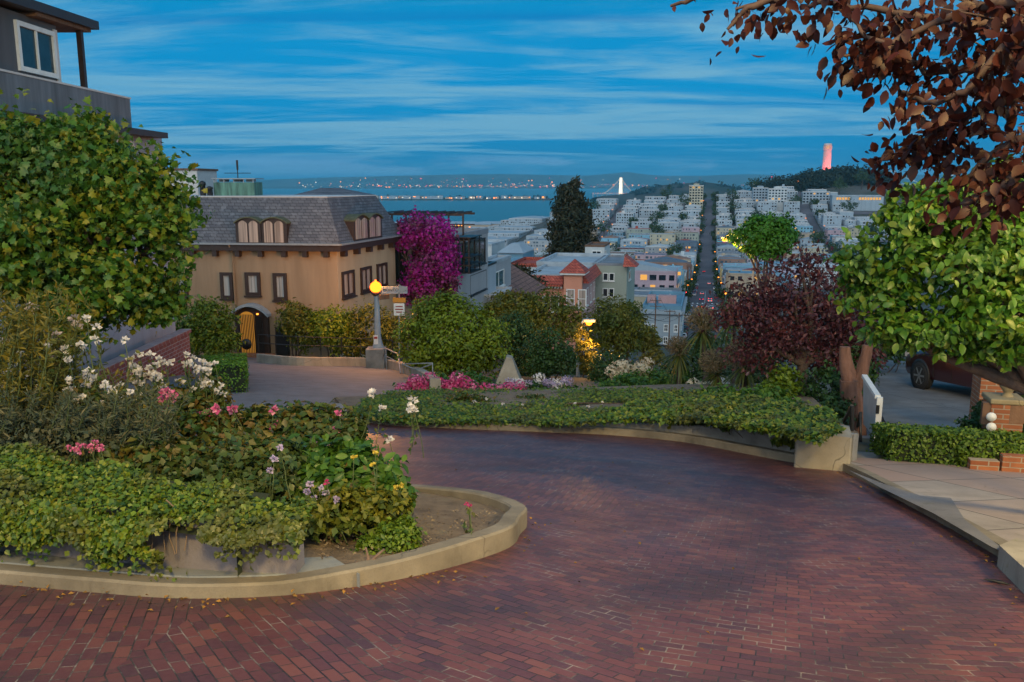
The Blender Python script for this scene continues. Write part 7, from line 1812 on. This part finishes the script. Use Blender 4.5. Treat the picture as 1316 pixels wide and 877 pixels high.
# ------------------------------------------------------------------ gate, stump, stair rail, brick piers
g0, g1 = at(1111, 545, 17.0), at(1128, 566, 15.4); t0, t1 = at(1111, 484, 17.0), at(1128, 510, 15.4)
gt = thing('garden_gate', 'white boarded gate standing open beside the driveway', 'gate', (g1.x, g1.y, gz(g1.x, g1.y)))
e = Vector((g1.x - g0.x, g1.y - g0.y, 0)).normalized(); nn_ = Vector((e.y, -e.x, 0)); wth = nn_ * .025
mb = MB(); vs = [p + s * wth for s in (-1, 1) for p in (g0, g1, t1, t0)]; mb.add(vs, [(3, 2, 1, 0), (4, 5, 6, 7), (0, 1, 5, 4), (1, 2, 6, 5), (2, 3, 7, 6), (3, 0, 4, 7)]); mb.build('panel', M['offwhite'], gt)
mb = MB()
for p, q in ((t0, t1),): mb.box((p + q) / 2, ((q - p).length + .04, .10, .07), 0, (q - p).normalized(), nn_, (q - p).normalized().cross(nn_) * -1)
mb.box((g1 + t1) / 2 + e * .04, (.09, .10, (t1 - g1).length), 0, e, nn_, ZV); mb.build('frame', M['white'], gt)
mb = MB(); c = t1 - Vector((0, 0, .22)) - nn_ * .0 + e * .09; mb.box(c, (.02, .06, .16), 0, e, nn_, ZV); mb.build('latch', M['black'], gt)
sb_ = at(1100, 535, 17.5); st_ = thing('tree_stump', 'broken reddish tree trunk split in a V beside the gate', 'tree stump', (sb_.x, 17.5, gz(sb_.x, 17.5)))
mb = MB(); z0 = gz(sb_.x, 17.5); limb(mb, (sb_.x, 17.5, z0 - .1), at(1092, 488, 17.5), .26, .20, .03, 9); limb(mb, at(1094, 495, 17.5), at(1086, 446, 17.6), .19, .11, .06, 8); limb(mb, at(1098, 500, 17.5), at(1115, 444, 17.5), .16, .11, .05, 8); mb.build('trunk', M['bark_red'], st_)
mb = MB(); a = at(1095, 600, 12.9); b_ = at(1095, 522, 12.9)
mb.tube([a, b_], .035, 8); mb.tube([b_, at(1083, 545, 15.0), at(1078, 560, 16.5)], .03, 7); mb.tube([at(1106, 568, 14.2), at(1106, 531, 14.2), at(1102, 548, 15.5)], .028, 7)
tag(mb.build('stair_rail', M['black'], loc=tuple(a)), 'black pipe handrail beside the steps at the wall end', 'railing')
mb = MB()
for k in range(5): mb.box((5.55 + .12 * k, 13.3 + .5 * k, gz(5.55, 13.3) + .02 - .17 * k), (1.15, .5, .16), 0, (.98, -.2, 0), (.2, .98, 0), ZV)
tag(mb.build('steps', M['wall_conc'], loc=(5.6, 13.3, -4.5)), 'concrete steps going down between the wall end and hedge', 'steps')
def pier(label, px0, px1, py_top, Y, capm, finial=False, plaque=False):
    a, b = at(px0, py_top, Y), at(px1, py_top, Y); w = b.x - a.x; x = (a.x + b.x) / 2; z0 = gz(x, Y) - .1; z1 = a.z
    t = thing('brick_pier', label, 'brick pier', (x, Y, z0), 'brick gate piers')
    mb = MB(); mb.box((x, Y, (z0 + z1) / 2), (w, w, z1 - z0), 0, (.97, -.24, 0), (.24, .97, 0), ZV); mb.build('shaft', M['brick_pier'], t)
    mb = MB(); mb.box((x, Y, z1 + .045), (w * 1.12, w * 1.12, .085), 0, (.97, -.24, 0), (.24, .97, 0), ZV); mb.build('cap', capm, t, bevel=.02)
    if finial: mb = MB(); mb.lathe((x + .05, Y, z1 + .088), [(.09, 0), (.06, .05), (.08, .09), (.125, .15), (.13, .2), (.09, .27), (0, .3)], 14); mb.build('finial', capm, t)
    if plaque:
        for py in (536, 549):
            p = at(px0 + 3, py, Y - w * .6); mb = MB(); mb.lathe(p, [(0, 0), (.075, 0), (.07, .02), (0, .025)], 14, 0, (-.4, -.9, 0)); mb.build('number_plaque', M['white'], t)
M['moss_cap'] = concrete('mossy_pier_cap', (.26, .21, .12))
pier('taller brick pier farther back beside the parked red car', 1259, 1297, 470, 15.0, M['moss_cap'])
pier('nearer brick pier with stone finial and white round plaques', 1271, 1309, 516, 13.4, M['moss_cap'], True, True)
shrub('ivy', 'ivy climbing between the two brick piers', [B(1262, 540, 14.0, 10, 26), B(1250, 548, 13.8, 22, 14), B(1318, 540, 13.8, 16, 30)], 1500, .08, M['shrub_dark'], cat='ivy', aspect=.8)
mb = MB(); a = at(1302, 530, 13.2); mb.box(a, (.9, .12, .35), 0, (.95, -.3, .1), (.3, .95, 0), ZV); tag(mb.build('gate_arm', M['wood'], loc=tuple(a)), 'dark timber bar leaning at the foot of the nearer brick pier', 'bar')

# ------------------------------------------------------------------ cars
def lerp_tab(tab, x):
    xs = [t[0] for t in tab]; return [float(np.interp(x, xs, [t[i] for t in tab])) for i in range(1, len(tab[0]))]
def make_car(name, label, pos, yaw, paint, tab, kind='hatch', brake=False, wheel_r=.32, plate=True, energy=0.0, slope=0.0, tailstyle='high'):
    """tab: stations from the tail (x=0) forward: (x, z_bottom, z_belt, z_top, half_width_belt, half_width_top)"""
    root = thing(name, label, 'car', pos)
    L = tab[-1][0]; nx = 64; xs = [L * (.5 - .5 * math.cos(math.pi * i / nx)) * .6 + L * i / nx * .4 for i in range(nx + 1)]
    sec = []
    for x in xs:
        zb, zl, zt, wb, wt = lerp_tab(tab, x)
        h = zl - zb
        pts = [(0, zb), (.7 * wb, zb), (.93 * wb, zb + .04), (.985 * wb, zb + .25 * h), (1.0 * wb, zb + .55 * h), (.985 * wb, zb + .85 * h), (.95 * wb, zl)]
        dz = zt - zl
        pts += [(wt + (.95 * wb - wt) * .72, zl + dz * .28), (wt + (.95 * wb - wt) * .36, zl + dz * .62), (wt * 1.0, zl + dz * .86), (wt * .86, zl + dz * .97), (wt * .5, zt + .012), (0, zt + .018)]
        sec.append(pts)
    m = len(sec[0]); full = 2 * m - 2
    def P(i, j):                      # j around the whole section
        if j < m: y, z = sec[i][j]
        else: y, z = sec[i][full - j]; y = -y
        return (y, xs[i] - L / 2, z)
    V = [P(i, j) for i in range(nx + 1) for j in range(full)]
    Fa = [(i * full + j, i * full + (j + 1) % full, (i + 1) * full + (j + 1) % full, (i + 1) * full + j) for i in range(nx) for j in range(full)]
    def local(mbx, nm, mats, parent):
        me = bpy.data.meshes.new(nm); me.from_pydata([tuple(v) for v in mbx.v], [], mbx.f)
        for q in (mats if isinstance(mats, list) else [mats]): me.materials.append(q)
        me.polygons.foreach_set('material_index', mbx.m); me.polygons.foreach_set('use_smooth', mbx.smooth); me.update()
        return new_obj(nm, me, parent)
    mb = MB(); mb.add(V, Fa, 0, True); mb.add(V[:full], [tuple(range(full))], 0); mb.add(V[-full:], [tuple(range(full - 1, -1, -1))], 0)
    body = local(mb, 'body', paint, root); body.modifiers.new('e', 'EDGE_SPLIT').split_angle = rad(42)
    def patch(nm, x0, x1, j0, j1, mat, off, both=True, rows=None):
        i0 = min(range(nx + 1), key=lambda i: abs(xs[i] - x0)); i1 = min(range(nx + 1), key=lambda i: abs(xs[i] - x1))
        for s in ((1, -1) if both else (1,)):
            mb = MB(); vs = []
            for i in range(i0, i1 + 1):
                for j in range(j0, j1 + 1):
                    a = Vector(P(i, j)); b = Vector(P(min(i + 1, nx), j)) - Vector(P(max(i - 1, 0), j)); c = Vector(P(i, min(j + 1, m - 1))) - Vector(P(i, max(j - 1, 0))); n = b.cross(c)
                    n = n.normalized() if n.length > 1e-9 else Vector((0, 0, 1))
                    if n.dot(a - Vector((0, a.y, .7))) < 0: n = -n
                    a = a + n * off; vs.append((a.x * s, a.y, a.z))
            w = j1 - j0 + 1; fs = [(p * w + q, p * w + q + 1, (p + 1) * w + q + 1, (p + 1) * w + q) for p in range(i1 - i0) for q in range(j1 - j0)]
            mb.add(vs, fs if s > 0 else [f[::-1] for f in fs], 0, True); local(mb, nm, mat, root)
    for (x0, x1) in kind['side']: patch('side_window', x0, x1, 6, 9, M['pane'], .006)
    def strip_glass(nm, x0, x1, frac):
        i0 = min(range(nx + 1), key=lambda i: abs(xs[i] - x0)); i1 = min(range(nx + 1), key=lambda i: abs(xs[i] - x1)); mb = MB(); vs = []
        js = list(range(m - 4, m)) 
        for i in range(i0, i1 + 1):
            row = [P(i, j) for j in js] + [(-P(i, j)[0], P(i, j)[1], P(i, j)[2]) for j in js[-2::-1]]
            vs += [(y * frac, x + (-.004 if x < 0 else .004), z + .007) for y, x, z in row]
        w = 2 * len(js) - 1; fs = [(p * w + q, p * w + q + 1, (p + 1) * w + q + 1, (p + 1) * w + q) for p in range(i1 - i0) for q in range(w - 1)]
        mb.add(vs, fs, 0, True); local(mb, nm, M['pane'], root)
    strip_glass('rear_window', kind['rear'][0], kind['rear'][1], .93); strip_glass('windscreen', kind['front'][0], kind['front'][1], .95)
    # wheels
    wx = kind['wheels']; hw_ = max(t[4] for t in tab)
    for x in wx:
        for s in (-1, 1):
            mb = MB(); mb.lathe((s * (hw_ - .19), x - L / 2, wheel_r), [(0, 0), (wheel_r * .98, 0), (wheel_r, .03), (wheel_r, .17), (wheel_r * .93, .21), (wheel_r * .68, .205)], 22, 0, (s, 0, 0)); w = local(mb, 'wheel', M['tyre'], root)
            mb = MB(); c = Vector((s * (hw_ + .005), x - L / 2, wheel_r)); mb.lathe(c, [(wheel_r * .70, -.01), (wheel_r * .66, .012), (wheel_r * .60, -.02), (0, -.03)], 22, 0, (s, 0, 0))
            for k in range(6): a = k * math.pi / 3; d = Vector((0, math.cos(a), math.sin(a))); mb.box(c + d * wheel_r * .33, (.022, wheel_r * .62, .05), 0, (1, 0, 0), tuple(d), tuple(Vector((1, 0, 0)).cross(d)))
            local(mb, 'rim', M['alloy'], w)
            mb = MB(); mb.lathe((s * (hw_ - .03), x - L / 2, wheel_r + .02), [(0, 0), (wheel_r * 1.16, 0), (wheel_r * 1.16, .034), (wheel_r * .9, .036)], 22, 0, (s, 0, 0)); local(mb, 'wheel_arch', M['black_trim'], root)
    zt = kind['lamp_z']; y0 = -L / 2
    hw0 = lerp_tab(tab, .05)[3]
    for s in (-1, 1):
        mb = MB(); c = Vector((s * (hw0 - kind['lamp_w'] * .5 - .02), y0 + .03, zt)); mb.box(c, (kind['lamp_w'], .10, kind['lamp_h']), 0, (1, s * .12, 0), (-s * .12, 1, 0), ZV)
        tl = local(mb, 'tail_lamp', M['brake'] if brake else M['tail_lens'], root); bv = tl.modifiers.new('b', 'BEVEL'); bv.width = .02; bv.segments = 2
        mb = MB(); mb.box(c + Vector((-s * kind['lamp_w'] * .18, -.045, -kind['lamp_h'] * .28)), (kind['lamp_w'] * .5, .03, kind['lamp_h'] * .24)); local(mb, 'reverse_lens', M['clear_lens'], tl)
        if brake and energy:
            ld = bpy.data.lights.new('tail_light', 'AREA'); ld.energy = energy; ld.color = (1.0, .03, .04); ld.size = .25
            lo = bpy.data.objects.new('tail_light', ld); COL.objects.link(lo); lo.parent = root; lo.location = c + Vector((0, -.09, 0)); lo.rotation_euler = (rad(-78), 0, 0)
        mb = MB(); mb.box((s * (hw0 + .13), kind['mirror'] - L / 2, kind['mirror_z']), (.2, .1, .14)); mr = local(mb, 'wing_mirror', paint, root); bv = mr.modifiers.new('b', 'BEVEL'); bv.width = .03; bv.segments = 2
        for hx in kind['handles']:
            mb = MB(); mb.box((s * (hw_ * .99 + .01), hx - L / 2, lerp_tab(tab, hx)[1] - .10), (.03, .16, .03))
            local(mb, 'door_handle', paint, root)
        for hx in kind['seams']:
            mb = MB(); zb, zl, *_ = lerp_tab(tab, hx); mb.box((s * (hw_ * .992 + .002), hx - L / 2, (zb + zl) / 2 + .05), (.012, .012, (zl - zb) * .8))
            local(mb, 'door_seam', M['black_trim'], root)
        mb = MB(); mb.box((s * (hw0 - .25), L / 2 - .12, kind['lamp_z'] - .12), (.34, .16, .14)); local(mb, 'headlamp', M['clear_lens'], root)
    mb = MB(); zb = tab[0][1]; mb.box((0, y0 - .02, zb + .16), (2 * hw0 * .98, .10, .30)); bm_ = local(mb, 'rear_bumper', kind.get('bumper') or paint, root); bv = bm_.modifiers.new('b', 'BEVEL'); bv.width = .035; bv.segments = 3
    mb = MB(); mb.box((0, y0 - .072, zb + .12), (.9, .012, .05)); local(mb, 'bumper_trim', M['black_trim'], bm_)
    mb = MB(); mb.box((0, y0 - .02, kind['plate_z']), (.32, .03, .16)); local(mb, 'number_plate', M['plate'], root)
    mb = MB(); mb.box((0, y0 - .012, kind['plate_z'] + .13), (.8, .03, .035)); local(mb, 'hatch_trim', M['alloy'], root)
    mb = MB(); mb.tube([(.5, y0 - .03, zb - .02), (.5, y0 + .15, zb)], .03, 8); local(mb, 'exhaust', M['alloy'], root)
    root.rotation_euler = (slope, 0, yaw); return root
def car_paint(name, c, metal=.3):
    m, t, b = base_mat(name); b.inputs['Base Color'].default_value = (*c, 1); b.inputs['Roughness'].default_value = .35; b.inputs['Metallic'].default_value = metal; b.inputs['Coat Weight'].default_value = .8; b.inputs['Coat Roughness'].default_value = .06
    tcn = t.n('ShaderNodeTexCoord'); t.l(t.ramp(t.noise(tcn.outputs['Object'], 3, 5, .6), [(.3, tuple(k * .8 for k in c)), (.7, c)]), b.inputs['Base Color']); return m
M['tyre'] = pmat('tyre_rubber', (.015, .015, .016), .8, .3, 9); M['alloy'] = pmat('alloy', (.45, .46, .48), .35, .1, 5, metal=.8); M['black_trim'] = pmat('black_trim', (.01, .01, .011), .6, .2, 6)
M['tail_lens'] = M['tail_dim']; M['clear_lens'] = pmat('clear_lens', (.55, .50, .48), .2, .05); M['plate'] = pmat('plate_white', (.60, .60, .58), .5, .1)
HATCH = [(0, .26, .86, .90, .78, .60), (.06, .22, .90, 1.0, .82, .64), (.22, .20, .93, 1.22, .85, .64), (.50, .19, .95, 1.42, .865, .60), (.9, .19, .95, 1.47, .87, .60), (1.7, .19, .94, 1.48, .87, .60), (2.35, .19, .93, 1.42, .87, .61), (2.75, .19, .92, 1.22, .87, .68), (3.1, .19, .91, .99, .865, .78), (3.6, .19, .85, .91, .85, .74), (3.95, .21, .72, .80, .78, .66), (4.08, .27, .58, .66, .66, .56)]
HK = dict(side=[(.62, 1.45), (1.55, 2.55)], rear=(.16, .46), front=(2.45, 3.02), wheels=(.72, 3.25), lamp_z=.93, lamp_w=.22, lamp_h=.30, mirror=2.62, mirror_z=.98, handles=(1.05, 1.85), seams=(.98, 1.52, 2.60), plate_z=.66)
SUV = [(0, .36, .98, 1.02, .84, .66), (.06, .32, 1.02, 1.12, .88, .70), (.20, .30, 1.05, 1.36, .92, .70), (.42, .28, 1.07, 1.60, .93, .66), (.9, .28, 1.07, 1.67, .935, .66), (1.9, .28, 1.06, 1.68, .94, .66), (2.6, .28, 1.05, 1.60, .94, .67), (3.05, .28, 1.04, 1.36, .935, .74), (3.4, .28, 1.03, 1.11, .93, .84), (4.0, .28, .96, 1.02, .91, .80), (4.4, .31, .84, .92, .84, .72), (4.55, .38, .66, .74, .70, .62)]
SK = dict(side=[(.55, 1.3), (1.4, 2.2), (2.28, 2.85)], rear=(.12, .40), front=(2.75, 3.32), wheels=(.82, 3.55), lamp_z=.98, lamp_w=.34, lamp_h=.20, mirror=2.95, mirror_z=1.1, handles=(1.3, 2.1), seams=(1.3, 2.18, 2.95), plate_z=.74)
def car_at(name, label, x, y, yaw_deg, paint, tab, kind, zf=gz, **k):
    yaw = rad(yaw_deg); fx, fy = -math.sin(yaw), math.cos(yaw); half = tab[-1][0] / 2
    z0, z1 = zf(x - fx * half, y - fy * half), zf(x + fx * half, y + fy * half)
    return make_car(name, label, (x, y, (z0 + z1) / 2 + .012), yaw, paint, tab, kind, slope=math.atan2(z1 - z0, 2 * half), **k)
SK2 = dict(SK); SK2['bumper'] = M['black_trim']
car_at('parked_car', 'dark red sport utility car parked on the driveway behind the brick pier', 11.9, 21.0, 6, car_paint('dark_red_paint', (.05, .006, .010)), SUV, SK2, dz_, wheel_r=.37)

# small things lying about
lrng = random.Random(4)
def litter(name, label, spots, size, mat):
    P_ = np.array(spots); V, Fq = leaf_arrays(P_, rng.normal(size=P_.shape) * .25 + np.array([0, 0, 1]), size * (.6 + .8 * rng.random(len(P_))), 'diamond', .6, .1, .3); return tag(np_mesh(name, V, Fq, mat, loc=tuple(P_[0])), label, kind='stuff')
sp_ = []
for _ in range(260):
    i = lrng.randrange(len(line1)); q = line1[i]; o = abs(lrng.gauss(0, .16)); a_ = lrng.uniform(0, 6.3); sp_.append((q[0] + o * math.cos(a_), q[1] - abs(o * math.sin(a_)) - .02, gz(q[0], q[1] - o) + .012))
for _ in range(200):
    i = lrng.randrange(len(kl)); q = kl[i]; o = abs(lrng.gauss(0, .2)) + .03; sp_.append((q[0] - o, q[1] - o * .3, gz(q[0] - o, q[1]) + .012))
for _ in range(60): x, y = lrng.uniform(-4, 4.3), lrng.uniform(3.8, 13); sp_.append((x, y, gz(x, y) + .012))
litter('leaf_litter', 'dry fallen leaves gathered along the kerbs', [p for p in sp_ if not (p[0] < .1 and 6.2 < p[1] < 9.0)], .034, leafmat('dry_leaves', [(.09, .05, .02), (.22, .12, .03), (.34, .17, .03)], .1, .8))
sp_ = []
for _ in range(900):
    px, py = lrng.uniform(400, 655), lrng.uniform(655, 735); g = gp(px, py, .13)
    if g.x > -.15 + .0 and g.y > 8.2: continue
    if g.y < 5.95 + max(0, (g.x + 1.5)) * .75 or g.y > 8.4 or g.x > -.05: continue
    sp_.append((g.x, g.y, g.z + .008))
litter('leaf_litter', 'chips and dry leaves on the bare soil of the first bed', sp_, .028, leafmat('mulch', [(.07, .05, .035), (.20, .15, .10), (.28, .22, .14)], .1, .9))
g = gp(1280, 750); mb = MB(); mb.tube([g + Vector((-.075, .05, .012)), g + Vector((-.02, .015, .018)), g + Vector((.04, -.02, .016)), g + Vector((.085, -.045, .01))], [.004, .013, .015, .005], 8)
tag(mb.build('seed_pod', M['black_trim'], loc=tuple(g)), 'dark slender pod lying on the bricks near the right kerb', 'seed pod')

# ------------------------------------------------------------------ evening air over the bay
mb = MB(); mb.box((0, 9400, 60), (52000, 19600, 310)); hz = mb.build('haze', [], loc=(0, 9400, 60))
hm = bpy.data.materials.new('evening_haze'); hm.use_nodes = True; ht = NT(hm.node_tree)
hm.node_tree.nodes.remove(hm.node_tree.nodes['Principled BSDF'])
pv = ht.n('ShaderNodeVolumePrincipled'); pv.inputs['Color'].default_value = (.22, .72, 1.0, 1); pv.inputs['Density'].default_value = 6.0e-5; pv.inputs['Anisotropy'].default_value = 0.0
ht.l(pv.outputs[0], hm.node_tree.nodes['Material Output'].inputs['Volume'])
hz.data.materials.append(hm); tag(hz, 'thin blue evening haze over the city and bay', kind='stuff')
